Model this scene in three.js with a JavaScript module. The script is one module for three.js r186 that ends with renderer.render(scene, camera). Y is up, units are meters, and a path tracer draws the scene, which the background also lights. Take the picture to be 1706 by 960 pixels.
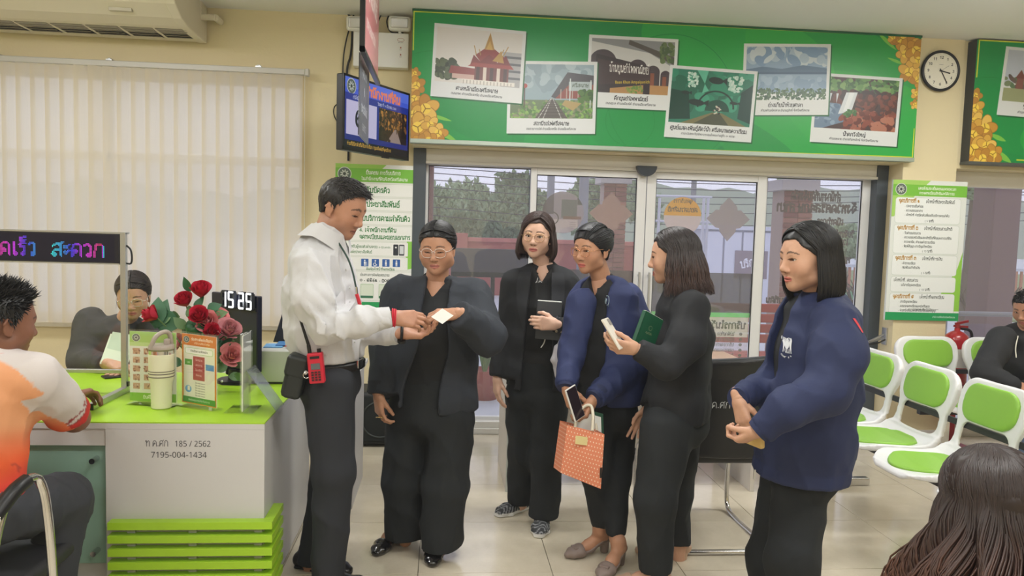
import * as THREE from 'three';
import { RoundedBoxGeometry } from 'three/addons/geometries/RoundedBoxGeometry.js';
import { mergeGeometries,toCreasedNormals } from 'three/addons/utils/BufferGeometryUtils.js';
import { RectAreaLightUniformsLib } from 'three/addons/lights/RectAreaLightUniformsLib.js';

// ---------------------------------------------------------------- camera, sky, lamps, exposure
const scene = new THREE.Scene();
const EYE = 1.52,FOCAL = 1282.45,FRAME_W = 1706,FRAME_H = 960;
const camera = new THREE.PerspectiveCamera(2 * Math.atan(FRAME_H / 2 / FOCAL) * 180 / Math.PI,FRAME_W / FRAME_H,0.05,400);
camera.position.set(0,EYE,0);
camera.rotation.set(-0.072541,-0.088555,0.0284725,'YXZ');
camera.updateMatrixWorld(true);
const renderer = new THREE.WebGLRenderer({ antialias: true });
renderer.toneMapping = THREE.LinearToneMapping;
renderer.toneMappingExposure = 1.0;
renderer.shadowMap.enabled = true;
RectAreaLightUniformsLib.init();
const SKY_LEVEL = 1.3,LAMP_LEVEL = 7.4;
const CEIL = 3.03,WALL = 5.7;
{ // flat overcast sky, faintly mottled
  const w = 256,h = 128,d = new Float32Array(w * h * 4);
  for (let j = 0; j < h; j++) for (let i = 0; i < w; i++) {
    const a = i / w * Math.PI * 2,m = 1 + 0.03 * Math.sin(a * 3 + j * 0.2) + 0.02 * Math.sin(a * 7 - j * 0.35),o = (j * w + i) * 4;
    d[o] = 0.77 * m; d[o + 1] = 0.79 * m; d[o + 2] = 0.97 * m; d[o + 3] = 1;
  }
  const t = new THREE.DataTexture(d,w,h,THREE.RGBAFormat,THREE.FloatType);
  t.mapping = THREE.EquirectangularReflectionMapping; t.magFilter = THREE.LinearFilter; t.needsUpdate = true;
  scene.background = t; scene.backgroundIntensity = SKY_LEVEL;
}

// ---------------------------------------------------------------- helpers
const V = (x,y,z) => new THREE.Vector3(x,y,z);
const rayOf = (px,py) => { const v = V(px - 853,480 - py,-FOCAL).applyQuaternion(camera.quaternion); return v.multiplyScalar(-1 / v.z); };
const at = (px,py,depth) => rayOf(px,py).multiplyScalar(depth).add(V(0,EYE,0));           // a photo pixel at a known distance
const onLevel = (px,py,y) => { const r = rayOf(px,py); return r.multiplyScalar((y - EYE) / r.y).add(V(0,EYE,0)); };  // ... or on a known level
let seedState = 7;
const rnd = () => { seedState = (seedState + 0x6d2b79f5) | 0; let t = Math.imul(seedState ^ (seedState >>> 15),1 | seedState); t = (t + Math.imul(t ^ (t >>> 7),61 | t)) ^ t; return ((t ^ (t >>> 14)) >>> 0) / 4294967296; };
const rr = (a,b) => a + (b - a) * rnd();
const clamp = (x,a,b) => Math.max(a,Math.min(b,x));
const lerp = (a,b,t) => a + (b - a) * t;
const sstep = (a,b,x) => { const t = clamp((x - a) / (b - a),0,1); return t * t * (3 - 2 * t); };
const hash3 = (x,y,z) => { let h = Math.imul(x,374761393) ^ Math.imul(y,668265263) ^ Math.imul(z,2147483647 ^ 0x5bd1e995); h = Math.imul(h ^ (h >>> 13),1274126177); return ((h ^ (h >>> 16)) >>> 0) / 4294967296; };
function noise(x,y,z) {
  const ix = Math.floor(x),iy = Math.floor(y),iz = Math.floor(z); let fx = x - ix,fy = y - iy,fz = z - iz;
  fx = fx * fx * (3 - 2 * fx); fy = fy * fy * (3 - 2 * fy); fz = fz * fz * (3 - 2 * fz);
  const L = (a,b,t) => a + (b - a) * t;
  return L(L(L(hash3(ix,iy,iz),hash3(ix + 1,iy,iz),fx),L(hash3(ix,iy + 1,iz),hash3(ix + 1,iy + 1,iz),fx),fy),
    L(L(hash3(ix,iy,iz + 1),hash3(ix + 1,iy,iz + 1),fx),L(hash3(ix,iy + 1,iz + 1),hash3(ix + 1,iy + 1,iz + 1),fx),fy),fz) * 2 - 1;
}
const rgb = (r,g,b) => new THREE.Color().setRGB(r / 255,g / 255,b / 255,THREE.SRGBColorSpace);

const usedNames = new Map();
function numbered(name) { const n = usedNames.get(name) ?? 0; usedNames.set(name,n + 1); return n ? name + '_' + String(n).padStart(3,'0') : name; }
function shade(o) { o.traverse((m) => { if (m.isMesh) { m.castShadow = true; m.receiveShadow = true; } }); return o; }
function thing(name,label,category,base = V(0,0,0),group) {
  const o = new THREE.Group(); o.name = numbered(name); o.position.copy(base); o.userData = { label,category };
  if (group) o.userData.group = group;
  scene.add(o); return o;
}
// geometry in world metres becomes a part: it is moved into the thing's own axes
function part(parent,name,geometry,material,label) {
  const g = geometry.clone(); let p = V(0,0,0),n = parent;
  while (n && n !== scene) { p.add(n.position); n = n.parent; }
  g.translate(-p.x,-p.y,-p.z);
  const m = new THREE.Mesh(g,material); m.name = name; if (label) m.userData.label = label;
  m.castShadow = m.receiveShadow = true; parent.add(m); return m;
}
// a piece with a shared geometry, placed by position and turn
function piece(parent,name,geometry,material,pos,rot) {
  let p = V(0,0,0),n = parent; while (n && n !== scene) { p.add(n.position); n = n.parent; }
  const m = new THREE.Mesh(geometry,material); m.name = name; m.position.copy(pos).sub(p); if (rot) m.rotation.set(...rot);
  m.castShadow = m.receiveShadow = true; parent.add(m); return m;
}
function solo(name,geometry,material,label,category,group) {
  geometry.computeBoundingBox(); const b = geometry.boundingBox,c = V((b.min.x + b.max.x) / 2,b.min.y,(b.min.z + b.max.z) / 2);
  const m = new THREE.Mesh(geometry.clone().translate(-c.x,-c.y,-c.z),material); m.position.copy(c); m.name = numbered(name);
  m.userData = { label,category }; if (group) m.userData.group = group; m.castShadow = m.receiveShadow = true; scene.add(m); return m;
}
function struct(name,geometry,material,parent = scene,label) {
  const m = new THREE.Mesh(geometry,material); m.name = parent === scene ? numbered(name) : name; m.castShadow = m.receiveShadow = true;
  if (parent === scene) { m.userData.kind = 'structure'; m.userData.label = label ?? name.replace(/_/g,' ') + ' of the office'; m.userData.category = name.split('_')[0]; }
  parent.add(m); return m;
}
const plain = (g) => { const c = g.index ? g.toNonIndexed() : g.clone(); for (const k of Object.keys(c.attributes)) if (!['position','normal','uv'].includes(k)) c.deleteAttribute(k); if (!c.attributes.uv) c.setAttribute('uv',new THREE.BufferAttribute(new Float32Array(c.attributes.position.count * 2),2)); return c; };
const merge = (list) => mergeGeometries(list.map(plain));
// box given by its two corners
function bx(x0,y0,z0,x1,y1,z1,r = 0) {
  const w = Math.abs(x1 - x0),h = Math.abs(y1 - y0),d = Math.abs(z1 - z0);
  const g = r ? new RoundedBoxGeometry(w,h,d,1,Math.min(r,w / 2.01,h / 2.01,d / 2.01)) : new THREE.BoxGeometry(w,h,d);
  return g.translate((x0 + x1) / 2,(y0 + y1) / 2,(z0 + z1) / 2);
}
const frameOf = (a,b,up = V(0,1,0)) => { const y = b.clone().sub(a).normalize(); let x = up.clone().cross(y); if (x.lengthSq() < 1e-6) x = V(1,0,0).cross(y); x.normalize(); return new THREE.Matrix4().makeBasis(x,y,x.clone().cross(y)).setPosition(a.clone().add(b).multiplyScalar(0.5)); };
function rod(a,b,r0,r1 = r0,seg = 10) { return new THREE.CylinderGeometry(r1,r0,a.distanceTo(b),seg,1).applyMatrix4(frameOf(a,b)); }
function bar(a,b,w,d,r = 0) { const l = a.distanceTo(b); return (r ? new RoundedBoxGeometry(w,l,d,1,r) : new THREE.BoxGeometry(w,l,d)).applyMatrix4(frameOf(a,b,V(0,0,1))); }
function tube(pts,r,seg = 24,sides = 8,closed = false) { return new THREE.TubeGeometry(new THREE.CatmullRomCurve3(pts,closed,'centripetal'),seg,r,sides,closed); }
function lathe(profile,seg = 28) { return new THREE.LatheGeometry(profile.map(([r,y]) => new THREE.Vector2(r,y)),seg); }
// flat rectangle spanned by three corners (bottom left, bottom right, top left), with uv
function quad(bl,br,tl,nx = 1,ny = 1) {
  const g = new THREE.PlaneGeometry(1,1,nx,ny),p = g.attributes.position;
  for (let i = 0; i < p.count; i++) { const u = p.getX(i) + 0.5,v = p.getY(i) + 0.5; p.setXYZ(i,bl.x + (br.x - bl.x) * u + (tl.x - bl.x) * v,bl.y + (br.y - bl.y) * u + (tl.y - bl.y) * v,bl.z + (br.z - bl.z) * u + (tl.z - bl.z) * v); }
  g.computeVertexNormals(); return g;
}
function prism(points,depth,bevel = 0) { // outline in the xy plane, extruded towards +z
  const s = new THREE.Shape(points.map(([x,y]) => new THREE.Vector2(x,y)));
  return new THREE.ExtrudeGeometry(s,{ depth,bevelEnabled: bevel > 0,bevelSize: bevel,bevelThickness: bevel,bevelSegments: 2,curveSegments: 10 });
}
const mat = (color,roughness = 0.6,o = {}) => new THREE.MeshPhysicalMaterial({ color,roughness,...o });
function canvasTex(w,h,draw,o = {}) {
  const c = document.createElement('canvas'); c.width = w; c.height = h; const x = c.getContext('2d'); draw(x,w,h);
  const t = new THREE.CanvasTexture(c); t.colorSpace = o.data ? THREE.NoColorSpace : THREE.SRGBColorSpace; t.magFilter = THREE.LinearFilter;
  if (o.repeat) { t.wrapS = t.wrapT = THREE.RepeatWrapping; t.repeat.set(...o.repeat); }
  return t;
}
function noiseTex(n,fn,o = {}) {
  const d = new Uint8Array(n * n * 4);
  for (let j = 0; j < n; j++) for (let i = 0; i < n; i++) { const v = fn(i / n,j / n,i,j),k = (j * n + i) * 4; const a = Array.isArray(v) ? v : [v,v,v]; d[k] = clamp(a[0],0,1) * 255; d[k + 1] = clamp(a[1],0,1) * 255; d[k + 2] = clamp(a[2],0,1) * 255; d[k + 3] = 255; }
  const t = new THREE.DataTexture(d,n,n); t.wrapS = t.wrapT = THREE.RepeatWrapping; t.magFilter = THREE.LinearFilter; if (o.color) t.colorSpace = THREE.SRGBColorSpace; if (o.repeat) t.repeat.set(...o.repeat); t.needsUpdate = true; return t;
}
function uvMetres(g,scale = 1) { // box-projected uv in metres
  const p = g.attributes.position,n = g.attributes.normal,u = new Float32Array(p.count * 2);
  for (let i = 0; i < p.count; i++) { const ax = Math.abs(n.getX(i)),ay = Math.abs(n.getY(i)),az = Math.abs(n.getZ(i)); const q = ay > ax && ay > az ? [p.getX(i),p.getZ(i)] : ax > az ? [p.getZ(i),p.getY(i)] : [p.getX(i),p.getY(i)]; u[i * 2] = q[0] * scale; u[i * 2 + 1] = q[1] * scale; }
  g.setAttribute('uv',new THREE.BufferAttribute(u,2)); return g;
}

// ---------------------------------------------------------------- stroke lettering for Thai script
// each glyph: width | strokes; "x,y x,y" a line, "~x,y ..." a curve through points, "@x,y,r" a ring. Baseline 0, letter height 10.
const GLYPHS = {
  'ก': '8|~1.2,0 1.2,5 2.6,6.4 1.2,8 2.8,9.9 5.4,9.9 7,8 7,4 7,0','ข': '8|@2.2,8.8,1|3.2,8.8 2.9,7 1.6,6 1.6,0 7,0 7,10','ค': '8.4|~1.2,0 1.1,6 2,9 4.2,10 6.6,9 7.2,6 7.2,0|@3.9,4.9,1|1.4,0 3.1,4.2','ฅ': '8|@2,8,1',
  'ฆ': '9|@2,8.8,1|2.9,8.6 1.8,6 1.8,1|@2.6,1,1|3.4,1 7.6,0 7.6,10','ง': '7|@4.6,8.8,1.1|5.7,8.6 5.7,1 4.8,0 1.2,4.6','จ': '8|@2.7,4.6,1|3.4,3.8 6.4,0 6.9,6|~6.9,5.5 6.5,8.6 4.2,10 1.2,8','ฉ': '9|@2.4,4.6,1|~1.2,8 4,10 6.8,8 6.8,4 6.8,1|@6,1,1|3,3.8 5.2,0.6',
  'ช': '8.6|@2.2,8.8,1|3.2,8.8 2.9,7 1.6,6 1.6,0 6.8,0 6.8,6.6 5.8,7.8 8.2,10','ซ': '8.6|@1.6,8.8,.9|2.4,8.6 3,7 4,8.8|3,7 1.8,6 1.8,0 6.8,0 6.8,6.6 5.8,7.8 8.2,10','ฌ': '10|~1.2,0 1.2,7 3,10 5,8 5,0|@2.6,1,1|5,0 9,0 9,9','ญ': '10|~1.2,0 1.2,6 2.4,7 1.4,8.4 3.4,10 5.6,8 5.6,0|5.6,1 9,1 9,10|@6.8,-2,.9|7.6,-2 9,-1.6',
  'ฎ': '8|~1.2,0 1.1,6 2,9 4.2,10 6.6,9 7.2,6 7.2,0|@2.4,1,1|3,-1 5,-2.4 7.2,-1','ฏ': '8|~1.2,0 1.1,6 2,9 4.2,10 6.6,9 7.2,6 7.2,0|3,-1 4,-2.4 5.4,-1 7.2,-2.4','ฐ': '8|7,9.4 2.4,10 1.4,7.4 5.6,6.6 6.6,4 6.6,0.6 4,0 2,1.4|2,-2.4 6.8,-2.4','ฑ': '9|@1.6,8.8,1|2.5,8.6 2.9,7.4 2.9,0|~2.9,5 5,8 4.6,10 7,9|7.6,9 7.6,0','ฒ': '10|~1.2,0 1.2,7 3,10 5,8 5,0|@2.6,1,1|5,1 9,0 9,10','ณ': '10|~1.2,1 1.2,7 3,10 5,8 5,0|@2,1,1|5,1 7,1.4|@7.8,1,1|8.8,1 8.8,10',
  'ด': '8.4|~1.2,0 1.1,6 2,9 4.2,10 6.6,9 7.2,6 7.2,0|@3.4,3.8,1|1.2,0 2.6,3','ต': '8.4|~1.2,0 1.1,6 2,9.6 3.4,9.8|~4.2,8.8 5,9.9 6.8,9 7.2,6 7.2,0|3.4,9.8 4.2,8.8|@3.4,3.8,1|1.2,0 2.6,3','ถ': '8|~2,2 1.2,5 2.6,6.4 1.2,8 2.8,9.9 5.4,9.9 7,8 7,0|@2.3,1,1','ท': '8.2|@1.7,8.9,1|2.6,8.8 2.6,0|~2.6,5 4.6,9.4 6.6,9.6 7.2,8 7.2,4 7.2,0','ธ': '8|7,9.6 2.2,10 1.4,7.6 2,6.6 6,6.8 6.8,5 6.8,0 1.6,0 1.6,4.4',
  'น': '8.6|@1.7,8.9,1|2.6,8.8 2.6,0 5,1.6|@6.1,1.2,1.1|7.2,1.2 7.2,10','บ': '8.4|@1.7,8.9,1|2.6,8.8 2.6,0 7.2,0 7.2,10','ป': '8.4|@1.7,8.9,1|2.6,8.8 2.6,0 7.2,0 7.2,13.4','ผ': '8.6|@2.6,8.9,1|1.6,8.8 1.6,0 4.4,5.4 7.2,0 7.2,10','ฝ': '8.6|@2.6,8.9,1|1.6,8.8 1.6,0 4.4,5.4 7.2,0 7.2,13.4','พ': '9|@1.7,8.9,1|2.5,8.8 2.5,0 5,7.6 7.6,0 7.6,10','ฟ': '9|@1.7,8.9,1|2.5,8.8 2.5,0 5,7.6 7.6,0 7.6,13.4','ภ': '8.4|~2.4,1.6 2,5 3,6.4 1.6,8 3,9.9 5.6,9.9 7.2,8 7.2,0|@1.4,1,1',
  'ม': '8.6|@1.7,8.9,1|2.6,8.8 2.6,1.4|@1.7,1.1,1.1|2.8,1.2 7.2,0 7.2,10','ย': '8.2|@2.3,8.9,1|1.4,8.6 1.4,6.8 3.4,5.6|3.4,5.6 1.4,4.4 1.4,0 7,0 7,10','ร': '6.6|@3.7,1,1|4.7,1 4.7,6.4 1.6,6.8 1.4,8.4 3,10 5.4,9','ฤ': '8|~1.2,1 1.2,7 3,10 6,9 6.6,6 6.6,-3|@2.2,1,1','ล': '8.2|~1.4,8 4,10 6.4,9 7,7 7,0|@2.3,1.2,1|~1.3,1.6 1.6,4 4,5.4 7,4.4','ว': '6.6|@3.9,1,1|~4.9,1 5.2,6 4.8,9 3,10 1.2,8.6','ศ': '8.8|~1.2,0 1.1,6 2,9 4.2,10 6.6,9 7.2,6 7.2,0|@3.9,4.9,1|1.4,0 3.1,4.2|6.2,9 8.4,10.8',
  'ษ': '8.8|@1.7,8.9,1|2.6,8.8 2.6,0 7.2,0 7.2,10|@4.6,4.6,.9|5.4,5 8.6,6.4','ส': '8.6|~1.4,8 4,10 6.4,9 7,7 7,0|@2.3,1.2,1|~1.3,1.6 1.6,4 4,5.4 7,4.4|5.8,9 8.2,11','ห': '8.6|@1.7,8.9,1|2.6,8.8 2.6,0|2.6,3.6 5.4,7.6|@6.2,8.8,1|5.6,7.4 7.2,5 7.2,0','ฬ': '10|@1.7,8.9,1|2.5,8.8 2.5,0 5,7 7.6,0 7.6,8|@8.6,9,.9','อ': '8|@2.4,5.8,1|1.4,5.6 1.4,0 6.8,0 6.8,7|~6.8,6.5 6,9.4 4,10 1.4,8.6','ฮ': '8.6|@2.4,5.8,1|1.4,5.6 1.4,0 6.8,0 6.8,7|~6.8,6.5 5.4,8.8 1.4,8.4|5.4,8.8 8,10.6',
  'ะ': '4.6|@1.4,7.2,.8|2.2,7 3.8,8.8|@1.4,2.8,.8|2.2,2.6 3.8,4.4','า': '5.4|~1,8 2.4,10 4.2,8.6 4.2,4 4.2,0','ำ': '5.4|~1,8 2.4,10 4.2,8.6 4.2,4 4.2,0|@-.6,12.2,.9','เ': '4.2|1.6,10 1.6,1.6|@2.4,1.1,1','แ': '7.6|1.6,10 1.6,1.6|@2.4,1.1,1|5,10 5,1.6|@5.8,1.1,1','โ': '4.6|@2.8,1.1,1|1.9,1.4 1.9,11 .2,12.4 1.6,13.4 4.4,12.8','ไ': '4.6|@2.8,1.1,1|1.9,1.4 1.9,12 .6,13.6 -.4,12.4','ใ': '4.6|@2.8,1.1,1|1.9,1.4 1.9,11 .8,12.4|@1.8,13,1',
  'ๆ': '7|@2,8,1|1,7 1,9 3,10 5,8 5,-2','ฯ': '6|@1.6,8,.9|2.4,8 3.6,6.6 5,8 5,2',
  'ิ': '0|~-6.4,11.4 -4,13.4 -1.2,11.6 -6.4,11.4','ี': '0|~-6.4,11.4 -4,13.2 -1.2,11.6 -6.4,11.4|-1.2,11.4 -1.2,14','ึ': '0|~-6.4,11.4 -4,13.2 -1.2,11.6 -6.4,11.4|@-1.2,13,.8','ื': '0|~-6.4,11.4 -4,13.2 -1.2,11.6 -6.4,11.4|-1.2,11.4 -1.2,14|-2.6,12 -2.6,14','ั': '0|@-4.6,12.4,.9|~-4.4,11.4 -2,12 -.4,13.8','็': '0|@-4.4,12,.7|~-5,12.4 -4.6,14 -2.4,13.6 -.8,14.6|-3,12 -1.4,11.6','่': '0|-1.6,12.2 -1.6,15','้': '0|@-3.6,14,.7|-3,13.6 -3.4,12.6 -.6,14.6','๊': '0|~-4.6,12.6 -3.6,14.4 -2.8,13 -1.8,14.4 -.6,12.8','๋': '0|-2,12 -2,15|-3.4,13.5 -.6,13.5','์': '0|@-2.6,13,.8|-2.2,13.8 -.4,15.4','ํ': '0|@-2.6,12.6,.9',
  'ุ': '0|@-2.4,-1.8,.7|-1.6,-1.6 -1.6,-3.8','ู': '0|@-4.2,-1.8,.7|-3.4,-1.6 -3.4,-3.8 -1.2,-3.8 -1.2,-1.4',
  '๐': '7|@3.4,5,3','๑': '8|@4,4.4,1.2|~5.2,4.4 5,7.6 2.4,8.4 1.2,5 2,1.4 4.6,.6 6.6,2.4','๒': '8.6|@3,8.4,.9|2,8.6 1.4,5 2,0 7,0 7.4,5 6,9|4,8 6,7','๓': '9|@2.4,1.4,1|1.4,1.8 1.4,6 2.6,9 4.4,6 6,9 7.4,7 7.4,0','๔': '8.6|~7.6,9.6 3,9.4 1.2,6 1.6,1 5,.4 7.2,2.6|@4.4,4.4,1|5,5.2 7.4,6.4','๕': '8.6|~7.6,10.4 3,9 1.2,6 1.6,1 5,.4 7.2,2.6|@4.4,4.4,1|5,5.2 7.4,6.4|3,9 4.4,11.4','๖': '8|~6,9.8 2.4,7 1.4,4 2.4,.6 5.6,.4 6.8,3 5,5.4 2,4.4','๗': '9|@2.4,4.4,1|~1.4,4.6 1.4,8 3.4,9.4 4.6,6 4.6,2|~4.6,6 6,9 7.6,6 7.6,1 9,3','๘': '8|~6,9.8 2.4,7 1.4,4 2.4,.6 5.6,.4 6.8,3 5,5.4 2,4.4','๙': '8|~6,9.8 2.4,7 1.4,4 2.4,.6 5.6,.4 6.8,3',
};
const glyphCache = new Map();
function glyph(ch) {
  if (!glyphCache.has(ch)) {
    const s = GLYPHS[ch]; if (!s) { glyphCache.set(ch,null); return null; }
    const [w,...st] = s.split('|');
    glyphCache.set(ch,{ w: +w,strokes: st.map((q) => { const k = q[0],n = q.replace(/[~@]/,'').split(' ').map((p) => p.split(',').map(Number)); return { k: k === '@' ? 'ring' : k === '~' ? 'curve' : 'line',n }; }) });
  }
  return glyphCache.get(ch);
}
function textWidth(ctx,str,size) { let w = 0; const u = size / 10; for (const ch of str) { const g = glyph(ch); if (g) w += g.w * u; else { ctx.font = `${size * 1.3}px sans-serif`; w += ch === ' ' ? size * 0.45 : ctx.measureText(ch).width; } } return w; }
// size = height of a letter without its marks; x, y = start of the baseline
function write(ctx,str,x,y,size,color,o = {}) {
  const u = size / 10,total = textWidth(ctx,str,size); ctx.save();
  const fit = o.width ? o.width / total : 1;
  ctx.translate(x - (o.align === 'center' ? total * fit / 2 : o.align === 'right' ? total * fit : 0),y); ctx.scale(fit * (o.mirror ? -1 : 1),1); if (o.mirror) ctx.translate(-total,0);
  ctx.strokeStyle = ctx.fillStyle = color; ctx.lineWidth = u * (o.weight ?? 1.3); ctx.lineCap = ctx.lineJoin = 'round';
  let cx = 0;
  for (const ch of str) {
    const g = glyph(ch);
    if (!g) { if (ch !== ' ') { ctx.font = `${o.weight > 1.6 ? 'bold ' : ''}${size * 1.3}px sans-serif`; ctx.fillText(ch,cx,0); cx += ctx.measureText(ch).width; } else cx += size * 0.45; continue; }
    for (const s of g.strokes) {
      ctx.beginPath();
      const q = s.n.map((p) => [cx + p[0] * u,-p[1] * u]);
      if (s.k === 'ring') ctx.arc(q[0][0],q[0][1],s.n[0][2] * u,0,7);
      else if (s.k === 'line') q.forEach((p,i) => i ? ctx.lineTo(...p) : ctx.moveTo(...p));
      else { ctx.moveTo(...q[0]); for (let i = 1; i < q.length - 1; i++) { const e = i === q.length - 2 ? q[i + 1] : [(q[i][0] + q[i + 1][0]) / 2,(q[i][1] + q[i + 1][1]) / 2]; ctx.quadraticCurveTo(q[i][0],q[i][1],e[0],e[1]); } }
      ctx.stroke();
    }
    cx += g.w * u;
  }
  ctx.restore();
}
// ---------------------------------------------------------------- rounded forms: smooth unions of tapered bones, meshed on a grid
const smin = (a,b,k) => { const h = Math.max(k - Math.abs(a - b),0) / k; return Math.min(a,b) - h * h * k * 0.25; };
const smax = (a,b,k) => -smin(-a,-b,k);
class Form {
  constructor() { this.p = []; this.cuts = []; this.min = V(1e9,1e9,1e9); this.max = V(-1e9,-1e9,-1e9); this.post = null; }
  grow(a,r) { this.min.min(V(a.x - r,a.y - r,a.z - r)); this.max.max(V(a.x + r,a.y + r,a.z + r)); }
  prim(a,b,ra,rb,k,u,v,wa,wb,list) { // u: direction of the wide radius; wa, wb: radii across it
    const d = b.clone().sub(a),l2 = Math.max(d.lengthSq(),1e-12);
    const o = { ax: a.x,ay: a.y,az: a.z,dx: d.x,dy: d.y,dz: d.z,l2,ra,rb,k,e: null };
    if (u) { const w = d.lengthSq() > 1e-10 ? d.clone().normalize() : v.clone(),U = u.clone().addScaledVector(w,-u.dot(w)).normalize(),W = w.clone().cross(U); o.e = [U.x,U.y,U.z,W.x,W.y,W.z,w.x,w.y,w.z]; o.wa = wa; o.wb = wb; }
    (list ?? this.p).push(o);
    if (!list) { this.grow(a,Math.max(ra,wa ?? 0)); this.grow(b,Math.max(rb,wb ?? 0)); }
    return this;
  }
  cone(a,b,ra,rb = ra,k = 0.02) { return this.prim(a,b,ra,rb,k); }
  ball(a,r,k = 0.02) { return this.prim(a,a,r,r,k); }
  // elliptical stations along a spine: [centre, half width along u, half depth]
  loft(st,u,k = 0.03) { for (let i = 0; i + 1 < st.length; i++) this.prim(st[i][0],st[i + 1][0],st[i][1],st[i + 1][1],k,st[i][3] ?? u,null,st[i][2],st[i + 1][2]); return this; }
  chain(pts,rs,k = 0.02) { for (let i = 0; i + 1 < pts.length; i++) this.cone(pts[i],pts[i + 1],rs[i],rs[i + 1],k); return this; }
  cutBall(a,r,k = 0.005) { return this.prim(a,a,r,r,k,null,null,null,null,this.cuts); }
  cutCone(a,b,ra,rb,k = 0.005) { return this.prim(a,b,ra,rb,k,null,null,null,null,this.cuts); }
  one(o,x,y,z) {
    let qx = x - o.ax,qy = y - o.ay,qz = z - o.az; let h = (qx * o.dx + qy * o.dy + qz * o.dz) / o.l2; h = h < 0 ? 0 : h > 1 ? 1 : h;
    qx -= o.dx * h; qy -= o.dy * h; qz -= o.dz * h; const r = o.ra + (o.rb - o.ra) * h;
    if (!o.e) return Math.sqrt(qx * qx + qy * qy + qz * qz) - r;
    const e = o.e,w = o.wa + (o.wb - o.wa) * h,a = qx * e[0] + qy * e[1] + qz * e[2],b = qx * e[3] + qy * e[4] + qz * e[5],c = qx * e[6] + qy * e[7] + qz * e[8],rc = Math.min(r,w) * 0.8;
    const k0 = Math.sqrt((a / r) ** 2 + (b / w) ** 2 + (c / rc) ** 2),k1 = Math.sqrt((a / (r * r)) ** 2 + (b / (w * w)) ** 2 + (c / (rc * rc)) ** 2);
    return k1 < 1e-9 ? -Math.min(r,w) : k0 * (k0 - 1) / k1;
  }
  d(x,y,z) {
    let d = 1e3; for (const o of this.p) { const v = this.one(o,x,y,z); d = d > 900 ? v : smin(d,v,o.k); }
    for (const o of this.cuts) d = smax(d,-this.one(o,x,y,z),o.k);
    return this.post ? this.post(d,x,y,z) : d;
  }
  mesh(cell,o = {}) {
    const pad = cell * 2 + (o.pad ?? 0.01),mn = this.min,mx = this.max,nx = Math.ceil((mx.x - mn.x + 2 * pad) / cell) + 1,ny = Math.ceil((mx.y - mn.y + 2 * pad) / cell) + 1,nz = Math.ceil((mx.z - mn.z + 2 * pad) / cell) + 1;
    const x0 = mn.x - pad,y0 = mn.y - pad,z0 = mn.z - pad,g = new Float32Array(nx * ny * nz).fill(1),B = 5,far = B * cell * 0.87 * 1.7 + (o.pad ?? 0.01);
    const id = (i,j,k) => (k * ny + j) * nx + i;
    for (let bk = 0; bk < nz; bk += B) for (let bj = 0; bj < ny; bj += B) for (let bi = 0; bi < nx; bi += B) {
      const c = this.d(x0 + (bi + B / 2 - 0.5) * cell,y0 + (bj + B / 2 - 0.5) * cell,z0 + (bk + B / 2 - 0.5) * cell),skip = Math.abs(c) > far;
      for (let k = bk; k < Math.min(bk + B,nz); k++) for (let j = bj; j < Math.min(bj + B,ny); j++) for (let i = bi; i < Math.min(bi + B,nx); i++) g[id(i,j,k)] = skip ? c : this.d(x0 + i * cell,y0 + j * cell,z0 + k * cell);
    }
    const vid = new Int32Array(nx * ny * nz).fill(-1),P = [],I = [];
    const C = [0,1,nx,nx + 1,nx * ny,nx * ny + 1,nx * ny + nx,nx * ny + nx + 1],E = [[0,1],[0,2],[0,4],[1,3],[1,5],[2,3],[2,6],[3,7],[4,5],[4,6],[5,7],[6,7]];
    for (let k = 0; k < nz - 1; k++) for (let j = 0; j < ny - 1; j++) for (let i = 0; i < nx - 1; i++) {
      const b = id(i,j,k); let m = 0; for (let c = 0; c < 8; c++) if (g[b + C[c]] < 0) m |= 1 << c;
      if (m === 0 || m === 255) continue;
      let sx = 0,sy = 0,sz = 0,n = 0;
      for (const [a,c] of E) if (((m >> a) & 1) !== ((m >> c) & 1)) { const u = g[b + C[a]],v = g[b + C[c]],t = u / (u - v); sx += (a & 1) + ((c & 1) - (a & 1)) * t; sy += ((a >> 1) & 1) + (((c >> 1) & 1) - ((a >> 1) & 1)) * t; sz += (a >> 2) + ((c >> 2) - (a >> 2)) * t; n++; }
      vid[b] = P.length / 3; P.push(x0 + (i + sx / n) * cell,y0 + (j + sy / n) * cell,z0 + (k + sz / n) * cell);
    }
    const q = (a,b,c,d,flip) => { if (a < 0 || b < 0 || c < 0 || d < 0) return; flip ? I.push(a,c,b,a,d,c) : I.push(a,b,c,a,c,d); };
    const sX = 1,sY = nx,sZ = nx * ny;
    for (let k = 1; k < nz - 1; k++) for (let j = 1; j < ny - 1; j++) for (let i = 1; i < nx - 1; i++) {
      const b = id(i,j,k),s = g[b] < 0;
      if (s !== g[b + sX] < 0) q(vid[b],vid[b - sY],vid[b - sY - sZ],vid[b - sZ],s);
      if (s !== g[b + sY] < 0) q(vid[b],vid[b - sZ],vid[b - sX - sZ],vid[b - sX],s);
      if (s !== g[b + sZ] < 0) q(vid[b],vid[b - sX],vid[b - sX - sY],vid[b - sY],s);
    }
    for (let i = 0; i < I.length; i += 3) { const t = I[i + 1]; I[i + 1] = I[i + 2]; I[i + 2] = t; }
    const geo = new THREE.BufferGeometry(); geo.setAttribute('position',new THREE.Float32BufferAttribute(P,3)); geo.setIndex(I); geo.computeVertexNormals();
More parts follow.
